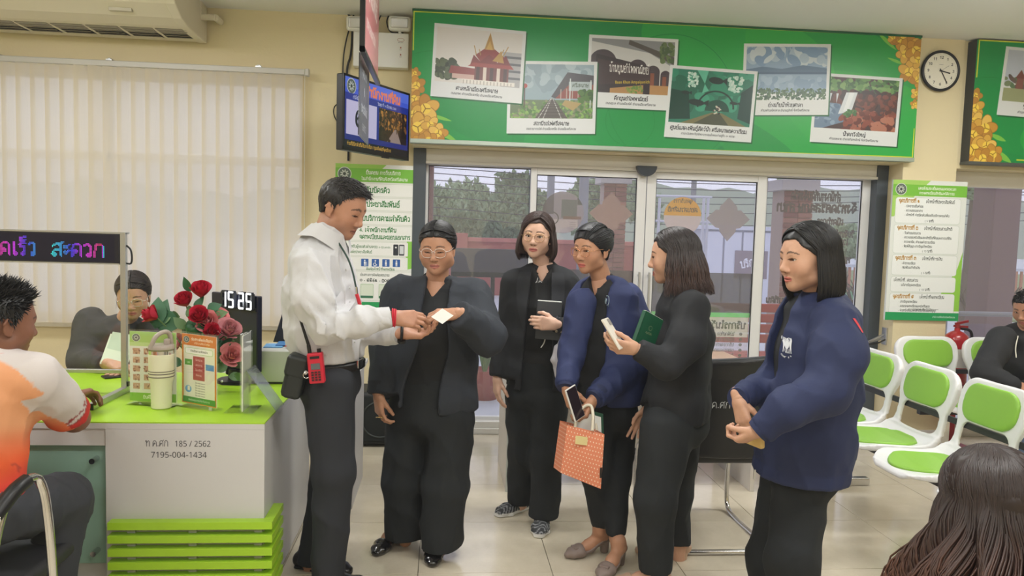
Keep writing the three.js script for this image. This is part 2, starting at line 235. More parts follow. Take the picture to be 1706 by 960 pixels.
    if (o.color) { const c = new Float32Array(P.length),nn = geo.attributes.normal; for (let i = 0; i < P.length / 3; i++) { const v = o.color(P[i * 3],P[i * 3 + 1],P[i * 3 + 2],nn.getX(i),nn.getY(i),nn.getZ(i)); c[i * 3] = v.r; c[i * 3 + 1] = v.g; c[i * 3 + 2] = v.b; } geo.setAttribute('color',new THREE.BufferAttribute(c,3)); }
    return geo;
  }
  // march from p along dir to the surface
  hit(p,dir,far = 1) { const q = p.clone(); let t = 0; for (let i = 0; i < 80 && t < far; i++) { const d = this.d(q.x,q.y,q.z); if (d < 0.0004) break; t += d * 0.7; q.copy(p).addScaledVector(dir,t); } return q; }
}
const tinted = (geo,c) => { const n = geo.attributes.position.count,a = new Float32Array(n * 3); for (let i = 0; i < n; i++) { a[i * 3] = c.r; a[i * 3 + 1] = c.g; a[i * 3 + 2] = c.b; } geo.setAttribute('color',new THREE.BufferAttribute(a,3)); return geo; };
// joins indexed geometries that carry vertex colours
function joinTinted(list) {
  return mergeGeometries(list.map((g) => { const c = g.clone(); for (const k of Object.keys(c.attributes)) if (!['position','normal','color'].includes(k)) c.deleteAttribute(k); if (!c.index) c.setIndex([...Array(c.attributes.position.count).keys()]); return c; }));
}
// ---------------------------------------------------------------- surfaces
const plasterBump = noiseTex(256,(u,v,i,j) => 0.5 + 0.25 * noise(i / 5,j / 5,1) + 0.2 * noise(i / 17,j / 17,5),{ repeat: [2.2,2.2] });
const wallMat = mat(rgb(227,213,174),0.75,{ bumpMap: plasterBump,bumpScale: 0.0006 });
const ceilMat = mat(rgb(240,241,240),0.85,{ bumpMap: plasterBump,bumpScale: 0.0005 });
const tileMaps = [11,23,37].map((s) => noiseTex(256,(u,v,i,j) => { const n = 0.5 * noise(i / 40,j / 40,s) + 0.3 * noise(i / 13,j / 22,s + 3) + 0.25 * noise(i / 3,j / 3,s + 7); return [0.835 + n * 0.030,0.795 + n * 0.030,0.715 + n * 0.034]; },{ color: true }));
const tileMats = tileMaps.map((m) => mat(0xffffff,0.13,{ map: m,specularIntensity: 0.9 }));
const groutMat = mat(rgb(160,150,132),0.8);
const white = mat(rgb(236,236,234),0.4),offWhite = mat(rgb(225,222,214),0.45),blackPlastic = mat(rgb(22,22,25),0.4),darkGrey = mat(rgb(72,80,88),0.45),chrome = mat(rgb(215,215,218),0.16,{ metalness: 1 }),aluminium = mat(rgb(198,200,204),0.35,{ metalness: 0.85 });
const glass = mat(0xffffff,0.01,{ transmission: 1,thickness: 0,ior: 1.5 }),veilGlass = mat(0xffffff,0.02,{ transmission: 0.955,thickness: 0,ior: 1.5 });  // pale share of the door panes imitates room reflections and rain haze
const acrylic = mat(0xffffff,0.03,{ transmission: 1,thickness: 0,ior: 1.46 });

// ---------------------------------------------------------------- the shell of the room
const ROOM = { x0: -4.6,x1: 6.6,z1: 3.2 };
struct('floor',bx(ROOM.x0 - 0.2,-0.2,-WALL - 0.2,ROOM.x1 + 0.2,-0.012,ROOM.z1 + 0.2),groutMat,scene,'cream glossy tiled floor of the office hall');
{
  const floor = scene.children[scene.children.length - 1],T = 0.6,g = new RoundedBoxGeometry(T - 0.003,0.012,T - 0.003,1,0.0012);
  for (let i = -5; i <= 8; i++) for (let k = -3; k <= 7; k++) {
    const x = -0.087 + (i + 0.5) * T,z = -3.93 + (k - 0.5) * T; if (z < -WALL + 0.1) continue;
    piece(floor,'tile',g,tileMats[Math.floor(hash3(i,k,3) * 3)],V(x,-0.006,z),[0,Math.floor(hash3(k,i,9) * 4) * Math.PI / 2,0]);
  }
  const rest = [bx(ROOM.x0,-0.012,-3.93 + 7 * T,ROOM.x1,0,ROOM.z1),bx(ROOM.x0,-0.012,-WALL,-0.087 - 5 * T - 0.003,0,-3.93 + 7 * T - 0.003),bx(-0.087 + 9 * T + 0.003,-0.012,-WALL,ROOM.x1,0,-3.93 + 7 * T - 0.003),bx(-0.087 - 5 * T,-0.012,-WALL,-0.087 + 9 * T,0,-3.93 - 3 * T + 0.09)];
  struct('tile_field',uvMetres(merge(rest)),tileMats[0],floor).userData.kind = 'stuff';
}
struct('ceiling',uvMetres(bx(ROOM.x0 - 0.2,CEIL,-WALL - 0.2,ROOM.x1 + 0.2,CEIL + 0.2,ROOM.z1 + 0.2)),ceilMat,scene,'smooth white ceiling above the green banners');
struct('wall_left',uvMetres(bx(ROOM.x0 - 0.2,0,-WALL - 0.2,ROOM.x0,CEIL,ROOM.z1 + 0.2)),wallMat);
struct('wall_right',uvMetres(bx(ROOM.x1,0,-WALL - 0.2,ROOM.x1 + 0.2,CEIL,ROOM.z1 + 0.2)),wallMat);
struct('wall_front',uvMetres(bx(ROOM.x0,0,ROOM.z1,ROOM.x1,CEIL,ROOM.z1 + 0.2)),wallMat);
const DOOR = { x0: -0.24,x1: 3.38,y1: 2.11 },PIL = { x0: 3.38,x1: 3.80,z: -5.5 };
[[ROOM.x0,0,-WALL - 0.2,-3.6,CEIL,-WALL,'cream wall left of the blinds'],[-3.6,0,-WALL - 0.2,-1.04,0.8,-WALL,'cream wall below the blinds'],[-3.6,2.57,-WALL - 0.2,-1.04,CEIL,-WALL,'cream wall above the blinds'],[-1.04,0,-WALL - 0.2,DOOR.x0,CEIL,-WALL,'cream wall between the blinds and the glass doors'],
  [DOOR.x0,DOOR.y1,-WALL - 0.2,DOOR.x1,CEIL,PIL.z,'beam behind the long green banner'],[PIL.x0,0,-WALL - 0.2,PIL.x1,CEIL,PIL.z,'cream pillar with the wall clock'],[PIL.x1,2.09,-WALL - 0.2,ROOM.x1,CEIL,PIL.z - 0.02,'beam above the right window'],[6.1,0,-WALL - 0.2,ROOM.x1,2.09,-WALL,'cream wall right of the right window']].forEach(([a,b,c,d,e,f,l]) => struct('wall_back',uvMetres(bx(a,b,c,d,e,f)),wallMat,scene,l));
struct('baseboard_back',merge([bx(ROOM.x0,0,-WALL,-0.26,0.1,-WALL + 0.012,0.003),bx(PIL.x0 - 0.01,0,PIL.z,PIL.x1,0.1,PIL.z + 0.012,0.003)]),offWhite,scene,'low skirting along the cream wall');

// ceiling lamps: panels above the frame, glowing sides added to light the ceiling
{
  const diffuser = new THREE.MeshStandardMaterial({ color: 0xffffff,emissive: new THREE.Color(1,1,0.98),emissiveIntensity: LAMP_LEVEL,roughness: 0.6 });
  for (const [x,z] of [[-2.3,-3.9],[0.6,-3.9],[3.4,-3.9],[-2.3,-1.4],[0.6,-1.4],[3.4,-1.4],[-0.8,1.3],[2.2,1.3]]) {
    const l = thing('ceiling_light','rectangular ceiling lamp panel out of view overhead with added glowing sides','lamp',V(x,CEIL - 0.1,z),'ceiling lamp panels overhead');
    part(l,'housing',bx(x - 0.61,CEIL - 0.03,z - 0.16,x + 0.61,CEIL,z + 0.16,0.005),white);
    part(l,'diffuser_light',bx(x - 0.6,CEIL - 0.09,z - 0.15,x + 0.6,CEIL - 0.03,z + 0.15),diffuser);
    const a = new THREE.RectAreaLight(new THREE.Color(1,0.995,0.965),LAMP_LEVEL * 3.0,1.2,0.3); a.position.set(0,-0.005,0); a.lookAt(V(0,-1,0).add(a.position)); a.rotation.set(-Math.PI / 2,0,0); l.add(a);
  }
}

// ---------------------------------------------------------------- window behind the blinds
{
  const f = [],y0 = 0.8,y1 = 2.57,xs = [-3.6,-2.42,-1.04],z = -WALL - 0.12;
  for (const x of xs) f.push(bx(x - 0.03,y0,z - 0.03,x + 0.03,y1,z + 0.03,0.004));
  for (const y of [y0 + 0.02,1.98,y1 - 0.02]) f.push(bx(xs[0],y - 0.03,z - 0.03,xs[2],y + 0.03,z + 0.03,0.004));
  const w = struct('window_1',merge(f),offWhite,scene,'aluminium window behind the vertical blinds');
  for (const [a,b,c,d] of [[xs[0],xs[1],y0,1.98],[xs[1],xs[2],y0,1.98],[xs[0],xs[1],1.98,y1],[xs[1],xs[2],1.98,y1]]) part(w,'pane',bx(a + 0.03,c + 0.03,z - 0.003,b - 0.03,d - 0.03,z + 0.003),glass);
  struct('trim_1',bx(-3.66,0.76,-WALL - 0.1,-1.0,0.8,-WALL + 0.03,0.004),offWhite,scene,'sill below the window with blinds');
  const slatMat = new THREE.MeshPhysicalMaterial({ color: rgb(250,242,222),roughness: 0.9,transmission: 0.8,thickness: 0,bumpMap: noiseTex(128,(u,v,i,j) => 0.5 + 0.4 * noise(i / 2,j / 40,2),{ repeat: [3,6] }),bumpScale: 0.0003 });
  const zr = -WALL + 0.09,top = 2.575,bl = thing('vertical_blind','closed cream vertical blind with long fabric slats over the window','blind',V(-2.2,0.78,zr));
  part(bl,'head_rail',merge([bx(-3.7,top,zr - 0.025,-1.0,top + 0.04,zr + 0.025,0.006),bx(-1.0,top - 0.004,zr - 0.03,-0.975,top + 0.044,zr + 0.03,0.004)]),mat(rgb(205,202,198),0.4));
  for (const x of [-3.05,-2.32,-1.32]) part(bl,'bracket',merge([bx(x - 0.02,top + 0.04,zr - 0.09,x + 0.02,top + 0.05,zr + 0.02),bx(x - 0.012,top + 0.05,zr - 0.01,x + 0.012,top + 0.058,zr + 0.014,0.003)]),aluminium);
  const pitch = 0.0945,slat = new THREE.PlaneGeometry(0.118,top - 0.80,6,1),sp = slat.attributes.position;
  for (let i = 0; i < sp.count; i++) sp.setZ(i,0.008 * (1 - (sp.getX(i) / 0.059) ** 2));
  slat.computeVertexNormals();
  const carrier = bx(-0.008,-0.012,-0.008,0.008,0.012,0.008),bottomBar = bx(-0.05,-0.01,-0.002,0.05,0.01,0.002);
  for (let x = -3.66,i = 0; x < -1.03; x += pitch,i++) {
    const turn = 0.2 + rr(-0.04,0.04) + (Math.abs(x + 2.46) < 0.09 ? 0.35 : 0);
    piece(bl,'slat',slat,slatMat,V(x + 0.03,(top + 0.80) / 2,zr + 0.003),[0,turn,rr(-0.001,0.001)]);
    piece(bl,'carrier',carrier,white,V(x + 0.03,top - 0.006,zr),null);
  }
  part(bl,'bead_chain',tube([V(-1.0,top,zr + 0.03),V(-0.995,1.7,zr + 0.03),V(-0.99,1.0,zr + 0.03)],0.002,20,5),offWhite);
}

// ---------------------------------------------------------------- glass doors
const ZD = -WALL - 0.03;
{
  struct('trim_2',merge([bx(DOOR.x0,0,ZD - 0.12,-0.15,DOOR.y1,ZD + 0.05,0.004),bx(3.29,0,ZD - 0.12,DOOR.x1,DOOR.y1,ZD + 0.05,0.004)]),darkGrey,scene,'dark grey jambs at both ends of the glass doors');
  const hd = struct('trim_3',merge([bx(-0.15,2.02,ZD - 0.1,3.29,DOOR.y1,ZD + 0.04,0.004),bx(-0.15,2.0,ZD - 0.02,3.29,2.02,ZD + 0.06,0.003)]),offWhite,scene,'white header box above the sliding glass doors');
  part(hd,'motion_sensor',new THREE.CylinderGeometry(0.075,0.075,0.05,24,1,false,Math.PI / 2,Math.PI).rotateX(Math.PI / 2).rotateZ(Math.PI).translate(1.475,2.035,ZD + 0.085),mat(rgb(40,48,56),0.35),'black half-round door sensor');
  struct('trim_4',merge([bx(-0.15,0,ZD - 0.1,3.29,0.045,ZD + 0.06,0.004),bx(-0.15,0.045,ZD - 0.06,3.29,0.09,ZD + 0.03,0.003)]),offWhite,scene,'white threshold of the glass doors');
  const doorMat = mat(rgb(226,226,226),0.35);
  const panel = (name,x0,x1,top,sl,sr,z,label) => {
    const d = struct(name,merge([bx(x0,0.07,z - 0.022,x0 + sl,top + 0.05,z + 0.022,0.003),bx(x1 - sr,0.07,z - 0.022,x1,top + 0.05,z + 0.022,0.003),bx(x0 + sl,top,z - 0.022,x1 - sr,top + 0.05,z + 0.022,0.003),bx(x0 + sl,0.07,z - 0.022,x1 - sr,0.115,z + 0.022,0.003)]),doorMat,scene,label);
    d.userData.category = 'door';
    part(d,'pane',bx(x0 + sl,0.115,z - 0.004,x1 - sr,top,z + 0.004),veilGlass);
    part(d,'rubber_seal',merge([bx(x0 + sl,0.115,z + 0.004,x0 + sl + 0.006,top,z + 0.01),bx(x1 - sr - 0.006,0.115,z + 0.004,x1 - sr,top,z + 0.01),bx(x0 + sl,top - 0.006,z + 0.004,x1 - sr,top,z + 0.01)]),blackPlastic);
    return d;
  };
  panel('door_1',-0.15,0.665,1.995,0.02,0.035,ZD - 0.055,'fixed glass panel beside the procedure poster');
  const d2 = panel('door_2',0.625,1.497,1.95,0.045,0.07,ZD,'sliding glass door with round picture sticker');
  const d3 = panel('door_3',1.503,2.43,1.95,0.07,0.07,ZD,'sliding glass door with painted orange reflection');
  panel('door_4',2.40,3.29,1.995,0.06,0.065,ZD - 0.055,'fixed glass panel with dark lettering beside the pillar');
  for (const d of [d2,d3]) { const x = d === d2 ? 1.462 : 1.538; part(d,'pull_handle',merge([bx(x - 0.008,0.95,ZD + 0.045,x + 0.008,1.25,ZD + 0.06,0.004),bx(x - 0.006,0.97,ZD + 0.02,x + 0.006,0.985,ZD + 0.05),bx(x - 0.006,1.215,ZD + 0.02,x + 0.006,1.23,ZD + 0.05)]),aluminium); }

  // stickers on the outer face of the glass, seen from behind
  const zs = ZD - 0.0052,depth = -zs,flat = (pts) => new THREE.ShapeGeometry(new THREE.Shape(pts.map((p) => new THREE.Vector2(p.x,p.y))),20).translate(0,0,zs);
  const film = (c,o,extra = {}) => mat(c,0.7,{ transparent: true,opacity: o,side: THREE.DoubleSide,...extra });
  const sheet = (name,x0,y0,x1,y1,tex,label,o = 1) => { const s = solo(name,quad(V(x0,y0,zs),V(x1,y0,zs),V(x0,y1,zs)),mat(0xffffff,0.7,{ map: tex,transparent: true,opacity: o,side: THREE.DoubleSide }),label,'sticker'); return s; };
  const c1 = at(938,354,depth);
  sheet('round_sticker',c1.x - 0.158,c1.y - 0.158,c1.x + 0.158,c1.y + 0.158,canvasTex(256,256,(x) => {
    x.clearRect(0,0,256,256); x.beginPath(); x.arc(128,128,126,0,7); x.clip(); x.fillStyle = '#8d8494'; x.fillRect(0,0,256,256); x.fillStyle = '#4d444e'; x.fillRect(0,0,70,140); x.fillStyle = '#3c3f46'; x.fillRect(215,20,41,60);
    x.fillStyle = '#5c5f68'; x.fillRect(118,50,95,110); x.fillStyle = '#b4a6b0'; x.fillRect(70,170,150,80); x.fillStyle = '#6d4a4a'; x.fillRect(130,150,110,18); x.strokeStyle = '#3a3540'; x.lineWidth = 7; x.beginPath(); x.arc(64,165,36,0,7); x.stroke(); for (let i = 0; i < 5; i++) write(x,'ติดต่อราชการ',190,190 + i * 13,5,'#6a606a',{ mirror: true,align: 'center' });
  }),'round faded picture sticker on the sliding glass door',0.86);
  const petal = (px,py,s,label,tone) => {
    const c = at(px,py,depth),p = [[0,1.05],[0.42,0.6],[0.46,0.42],[0.62,0.44],[1.08,0],[0.62,-0.42],[0.42,-0.46],[0.4,-0.62],[0,-1.08],[-0.4,-0.62],[-0.42,-0.46],[-0.62,-0.42],[-1.08,0],[-0.62,0.44],[-0.46,0.42],[-0.42,0.6]].map(([a,b]) => ({ x: c.x + a * s,y: c.y + b * s }));
    const d = solo('diamond_sticker',merge([flat(p)]),film(tone,0.92),label,'sticker'); return d;
  };
  petal(1018,356,0.155,'brown diamond shaped sticker in front of the brick porch column',rgb(150,122,122));
  petal(1213,365,0.158,'grey diamond shaped sticker beside the painted orange reflection',rgb(148,138,150));
  const c3 = at(1137,362,depth);  // orange half and mirrored lettering are a reflected room sign painted on the sticker
  sheet('reflected_sign_sticker',c3.x - 0.15,c3.y - 0.15,c3.x + 0.15,c3.y + 0.17,canvasTex(256,274,(x) => {
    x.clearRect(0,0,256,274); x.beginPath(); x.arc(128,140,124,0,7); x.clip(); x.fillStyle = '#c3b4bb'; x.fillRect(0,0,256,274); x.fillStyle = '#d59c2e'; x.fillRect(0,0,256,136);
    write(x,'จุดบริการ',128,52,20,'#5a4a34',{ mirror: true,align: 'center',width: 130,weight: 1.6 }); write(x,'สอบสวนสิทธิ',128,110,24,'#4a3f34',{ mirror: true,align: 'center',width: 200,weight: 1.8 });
  }),'round sticker whose orange lettered upper half is a painted reflection',0.9);
  // dark privacy band with a green edge, pale notice below it, on both sliding doors
  const yb = at(1200,521,depth).y,yt = at(1200,455,depth).y,yp = at(1200,600,depth).y;
  for (const [a,b,w] of [[0.67,1.427,'left'],[1.573,2.36,'right']]) {
    solo('privacy_band',quad(V(a,yb,zs),V(b,yb,zs),V(a,yt,zs)),film(rgb(58,56,66),0.85),w === 'left' ? 'dark privacy film across the door with the round sticker' : 'dark privacy film across the door with the painted orange reflection','film');
    solo('green_edge_strip',bx(a,yb - 0.035,zs - 0.001,b,yb,zs),mat(rgb(120,205,130),0.6),w === 'left' ? 'green strip under the dark film on the door with the round sticker' : 'green strip under the dark film on the door with the painted orange reflection','strip');
  }
  sheet('door_notice',1.60,yp,2.35,yb - 0.036,canvasTex(512,256,(x) => {
    x.fillStyle = 'rgba(214,214,204,0.92)'; x.fillRect(0,0,512,118); x.fillStyle = 'rgba(190,150,146,0.35)'; x.fillRect(0,118,512,138);
    write(x,'บริการในวันหยุด',500,66,34,'#4d5248',{ mirror: true,align: 'right',weight: 2 });
    ['ไม่พักเที่ยง ตลอดวัน','เปิดทำการทุกวัน','บริการจดทะเบียน','ขอตรวจเอกสารสิทธิ','รับคำขอรังวัดที่ดิน'].forEach((s,i) => { const y = 108 + i * 32; write(x,s,440,y,16,'#55584c',{ mirror: true,align: 'right',weight: 1.7 }); x.beginPath(); x.arc(474,y - 9,9,0,7); x.fillStyle = '#55584c'; x.fill(); });
  }),'pale notice with mirrored black lettering on the sliding glass door',0.9);
  // vinyl lettering, seen mirrored, on the fixed panel by the pillar
  [['สำนักงานที่ดินจังหวัด',322,338,1316,1404],['จังหวัดศรีสะเกษ สาขา',341,357,1291,1432],['เปิดทำการ',365,378,1360,1407],['วันจันทร์ ถึง วันศุกร์',386,398,1352,1425],['เวลา ๐๘.๓๐ น.',398,411,1350,1415],['หยุดราชการ',428,441,1350,1420],['กรมที่ดิน',496,508,1275,1320]].forEach(([s,ya,yc,xa,xb],i) => {
    const a = at(xa,yc,depth + 0.05),b = at(xb,ya,depth + 0.05),w = b.x - a.x,h = b.y - a.y,z2 = zs - 0.056;
    solo('vinyl_lettering',quad(V(a.x,a.y,z2),V(b.x,a.y,z2),V(a.x,b.y + h * 0.25,z2)),mat(0xffffff,0.7,{ map: canvasTex(512,128,(x) => { x.clearRect(0,0,512,128); write(x,s,256,98,62,'#4a4248',{ mirror: true,align: 'center',width: 490,weight: 2.6 }); }),transparent: true,side: THREE.DoubleSide }),['topmost','long second','short third','fourth','fifth','sixth','lowest short'][i] + ' line of dark mirrored lettering on the fixed glass panel','lettering');
  });
}
// the second window, right of the pillar
{
  const f = [bx(PIL.x1,0.0,ZD - 0.04,PIL.x1 + 0.05,2.09,ZD + 0.04,0.003),bx(4.62,0,ZD - 0.03,4.70,2.09,ZD + 0.03,0.003),bx(6.04,0,ZD - 0.03,6.1,2.09,ZD + 0.03,0.003),bx(PIL.x1,1.97,ZD - 0.04,6.1,2.09,ZD + 0.04,0.003),bx(PIL.x1,0,ZD - 0.04,6.1,0.12,ZD + 0.04,0.003)];
  const w = struct('window_2',merge(f),offWhite,scene,'tall window right of the pillar');
  for (const [a,b] of [[PIL.x1 + 0.05,4.62],[4.70,6.04]]) part(w,'pane',bx(a,0.12,ZD - 0.004,b,1.97,ZD + 0.004),veilGlass);
}
// ---------------------------------------------------------------- things on the wall
const ZB = 5.44; // depth of the banner faces
function orchid(x,cx,cy,r,seed) { // a golden flower, as printed
  const c = ['#b98434','#d8a848','#e6bd5c','#c89238'];
  for (let k = 0; k < 5; k++) { const a = k * 1.257 + seed; x.fillStyle = c[(k + Math.floor(seed * 7)) % 4]; x.beginPath(); x.ellipse(cx + Math.cos(a) * r * 0.55,cy + Math.sin(a) * r * 0.55,r * 0.62,r * 0.46,a,0,7); x.fill(); x.strokeStyle = '#9a6a28'; x.lineWidth = r * 0.05; x.stroke(); }
  x.fillStyle = '#f0cf52'; x.beginPath(); x.arc(cx,cy,r * 0.42,0,7); x.fill(); x.strokeStyle = '#8a6420'; x.lineWidth = r * 0.07; for (let k = 0; k < 3; k++) { const a = k * 2.09 + seed; x.beginPath(); x.moveTo(cx,cy); x.lineTo(cx + Math.cos(a) * r * 0.4,cy + Math.sin(a) * r * 0.4); x.stroke(); }
}
function leafPrint(x,x0,y0,x1,y1,w) { const mx = (x0 + x1) / 2,my = (y0 + y1) / 2,nx = -(y1 - y0),ny = x1 - x0,l = Math.hypot(nx,ny); x.fillStyle = '#7cc04a'; x.beginPath(); x.moveTo(x0,y0); x.quadraticCurveTo(mx + nx / l * w,my + ny / l * w,x1,y1); x.quadraticCurveTo(mx - nx / l * w,my - ny / l * w,x0,y0); x.fill(); }
// scenes printed on the cards; each is drawn in a 100 x 70 field
const rect = (x,c,a,b,w,h) => { x.fillStyle = c; x.fillRect(a,b,w,h); };
const poly = (x,c,...p) => { x.fillStyle = c; x.beginPath(); p.forEach((q,i) => i ? x.lineTo(q[0],q[1]) : x.moveTo(q[0],q[1])); x.fill(); };
function blobs(x,n,cols,a,b,w,h,r) { for (let i = 0; i < n; i++) { x.fillStyle = cols[Math.floor(rnd() * cols.length)]; x.beginPath(); x.ellipse(a + rnd() * w,b + rnd() * h,r * rr(0.5,1.3),r * rr(0.4,1),rnd() * 3,0,7); x.fill(); } }
const CARDS = {
  shrine(x) { rect(x,'#d9d6d2',0,0,100,70); rect(x,'#a9a9ac',78,25,22,45); for (let i = 0; i < 4; i++) rect(x,'#5d6068',80,30 + i * 9,20,3); blobs(x,60,['#3d4a38','#566348','#2f3a2c'],0,42,26,22,4); poly(x,'#8c3b38',[18,48],[50,50],[50,60],[16,58]); rect(x,'#c9a9a0',20,58,30,6);
    poly(x,'#7d2e2c',[40,47],[44,32],[52,40],[62,22],[72,40],[82,30],[90,47]); poly(x,'#8f3a34',[46,32],[62,18],[80,32],[74,40],[62,30],[52,40]); poly(x,'#b08a4a',[56,24],[62,2],[68,24]); poly(x,'#caa45a',[58,24],[62,12],[66,24]); poly(x,'#b89048',[66,38],[76,24],[80,40]);
    rect(x,'#6f3430',46,46,40,22); for (let i = 0; i < 5; i++) rect(x,i % 2 ? '#d9ccc0' : '#42201e',48 + i * 8,47,4,20); poly(x,'#9c4038',[38,47],[92,47],[88,42],[44,42]); rect(x,'#e6e2dc',32,64,62,5); for (let i = 0; i < 15; i++) rect(x,'#b9b4ae',33 + i * 4,65,1.4,5); x.strokeStyle = '#b08a4a'; x.lineWidth = 0.9; [[47,32,44,20],[78,32,84,18],[52,32,50,24],[74,34,79,22]].forEach(([a,b,c,d]) => { x.beginPath(); x.moveTo(a,b); x.lineTo(c,d); x.stroke(); }); },
  railway(x) { rect(x,'#93a9b4',0,0,100,48); blobs(x,30,['#a7bac2','#879ca8'],0,0,100,34,8); rect(x,'#6a7f5e',0,46,100,24); blobs(x,220,['#6f9a50','#557a44','#8bb063','#8a8f72'],0,48,100,24,2.4); poly(x,'#5f5a56',[48,44],[30,70],[70,70],[52,44]); x.strokeStyle = '#c2c2bd'; x.lineWidth = 1; [[49,44,34,70],[51,44,62,70],[49.5,44,40,70]].forEach(([a,b,c,d]) => { x.beginPath(); x.moveTo(a,b); x.lineTo(c,d); x.stroke(); });
    for (let i = 0; i < 9; i++) rect(x,'#4a4542',50 - i * 1.9,46 + i * i * 0.32,i * 3.8,0.8); poly(x,'#4b4a50',[49,42],[68,10],[100,14],[100,26],[72,24],[54,44]); poly(x,'#8c4a42',[54,44],[72,24],[100,26],[100,44]); for (let i = 0; i < 6; i++) rect(x,'#b5a49a',60 + i * 7,32 - i,1.2,14); rect(x,'#aab8bb',70,22,28,12); write(x,'ศรีสะเกษ',84,29,4,'#3a4a3a',{ align: 'center' }); rect(x,'#cdd5d4',71,18,1.4,36); rect(x,'#cdd5d4',96,20,1.4,36); poly(x,'#b09a68',[66,46],[86,50],[76,60],[62,52]); rect(x,'#57463f',16,26,1.4,30); x.fillStyle = '#a8443c'; x.beginPath(); x.arc(17,28,3,0,7); x.fill(); blobs(x,30,['#3f5f38','#54783f'],84,34,16,14,3.4); },
  house(x) { rect(x,'#8d8f93',0,0,100,70); poly(x,'#c9c9c8',[0,4],[70,16],[100,34],[100,60],[0,60]); poly(x,'#5a5452',[45,0],[100,20],[100,30],[66,14],[44,6]); blobs(x,40,['#65784f','#4d6142'],84,4,16,22,3.4); [[8,30,16],[52,36,11],[72,40,8],[88,44,6]].forEach(([a,b,r]) => { x.fillStyle = '#4a4046'; x.beginPath(); x.arc(a + r * 0.4,b,r,Math.PI,0); x.fill(); x.fillRect(a - r * 0.6,b,r * 2,60 - b); x.fillStyle = '#8a5240'; x.fillRect(a - r * 0.2,b + 2,r * 0.8,50 - b + r); });
    rect(x,'#b48a5a',0,58,100,12); poly(x,'#3b3338',[6,20],[72,34],[72,70],[64,70],[64,58],[24,64],[24,70],[6,70]); poly(x,'#46393c',[8,26],[72,38],[72,54],[8,60]); x.save(); x.translate(22,42); x.rotate(0.03); write(x,'บ้านขุนอำไพพาณิชย์',0,0,8.6,'#e8e6e2',{ width: 48,weight: 1.4 }); x.restore(); x.save(); x.translate(30,58); x.rotate(-0.06); x.fillStyle = '#cdb23c'; x.font = 'bold 5.4px sans-serif'; x.fillText('Baan Khun Ampaipanich',0,0,42); x.restore(); blobs(x,26,['#6a8a44','#88984e'],44,60,20,8,2); },
  aquarium(x) { rect(x,'#2c7a62',0,0,100,70); blobs(x,40,['#3f9a7c','#2f8a6c','#226650'],0,0,100,50,9); poly(x,'#5fb89a',[30,0],[44,0],[38,30],[46,26]); blobs(x,40,['#cfe0d8','#a9cfc0'],20,4,12,18,2); blobs(x,40,['#cfe0d8','#b4d5c8'],70,6,16,20,2.4); poly(x,'#0f3f34',[0,26],[22,30],[26,64],[0,66]); poly(x,'#123f38',[100,14],[86,26],[84,60],[100,66]); x.strokeStyle = '#15352c'; x.lineWidth = 2; x.beginPath(); x.arc(56,48,22,Math.PI,0); x.stroke(); x.fillStyle = '#164a3c'; x.beginPath(); x.arc(58,52,15,Math.PI,0); x.fill(); poly(x,'#77724e',[14,70],[52,54],[64,54],[96,70]); poly(x,'#4a4f3c',[30,70],[54,55],[62,55],[74,70]);
    for (const [a,b,w,h] of [[54,12,9,4.5],[32,42,10,4],[18,30,5,2.4],[78,40,5,2]]) { x.fillStyle = '#1b302c'; x.beginPath(); x.ellipse(a,b,w,h,0.1,0,7); x.fill(); poly(x,'#1b302c',[a + w * 0.8,b],[a + w * 1.5,b - h],[a + w * 1.5,b + h]); } blobs(x,16,['#c8c4b4','#2a2a30','#5a4a4a'],54,46,8,10,1.6); },
  lake(x) { rect(x,'#8ba3be',0,0,100,40); blobs(x,60,['#a9bccd','#c3ced6','#7d98b8'],0,0,100,22,8); poly(x,'#5c7590',[0,30],[20,26],[44,29],[70,24],[100,28],[100,36],[0,36]); rect(x,'#4c6480',0,33,100,3); rect(x,'#8ea6be',0,36,100,24); blobs(x,30,['#9db3c8','#809ab6'],0,38,100,16,6); blobs(x,300,['#4d6a50','#5c7a58','#3f5a48'],0,55,100,15,1.8); },
  waterfall(x) { rect(x,'#4b3a3a',0,0,100,70); blobs(x,160,['#4f7a42','#64904e','#3c6238','#7ba060'],0,0,100,18,4); blobs(x,80,['#3c2c2c','#6a4038','#55382f'],0,18,100,20,5); poly(x,'#6f86a0',[0,34],[30,36],[36,60],[10,70],[0,70]); blobs(x,16,['#8aa0b8','#5c7490'],0,38,26,26,4); poly(x,'#d4dae0',[36,20],[50,19],[44,46],[28,50]); poly(x,'#e4e8ec',[40,20],[46,20],[40,44],[34,46]); poly(x,'#c4ccd4',[14,22],[19,22],[17,34],[15,34]); poly(x,'#c4ccd4',[24,22],[27,22],[25,36]);
    blobs(x,90,['#8a4a3c','#9c5a48','#6a3830','#b07460'],34,46,66,26,5); blobs(x,50,['#7a4438','#58332c'],52,22,46,24,4); blobs(x,26,['#4f8048','#3f6a3c'],36,44,14,8,2.4); },
  pavilion(x) { rect(x,'#b9c0cf',0,0,100,45); blobs(x,60,['#5f7a58','#7b8a68','#6a5a56'],0,34,100,18,5); rect(x,'#9aa078',0,52,100,18); for (let i = 0; i < 6; i++) { rect(x,'#8a5850',14 + i * 14,36,8,16); poly(x,'#7a4640',[12 + i * 14,38],[18 + i * 14,26],[24 + i * 14,38]); } },
};
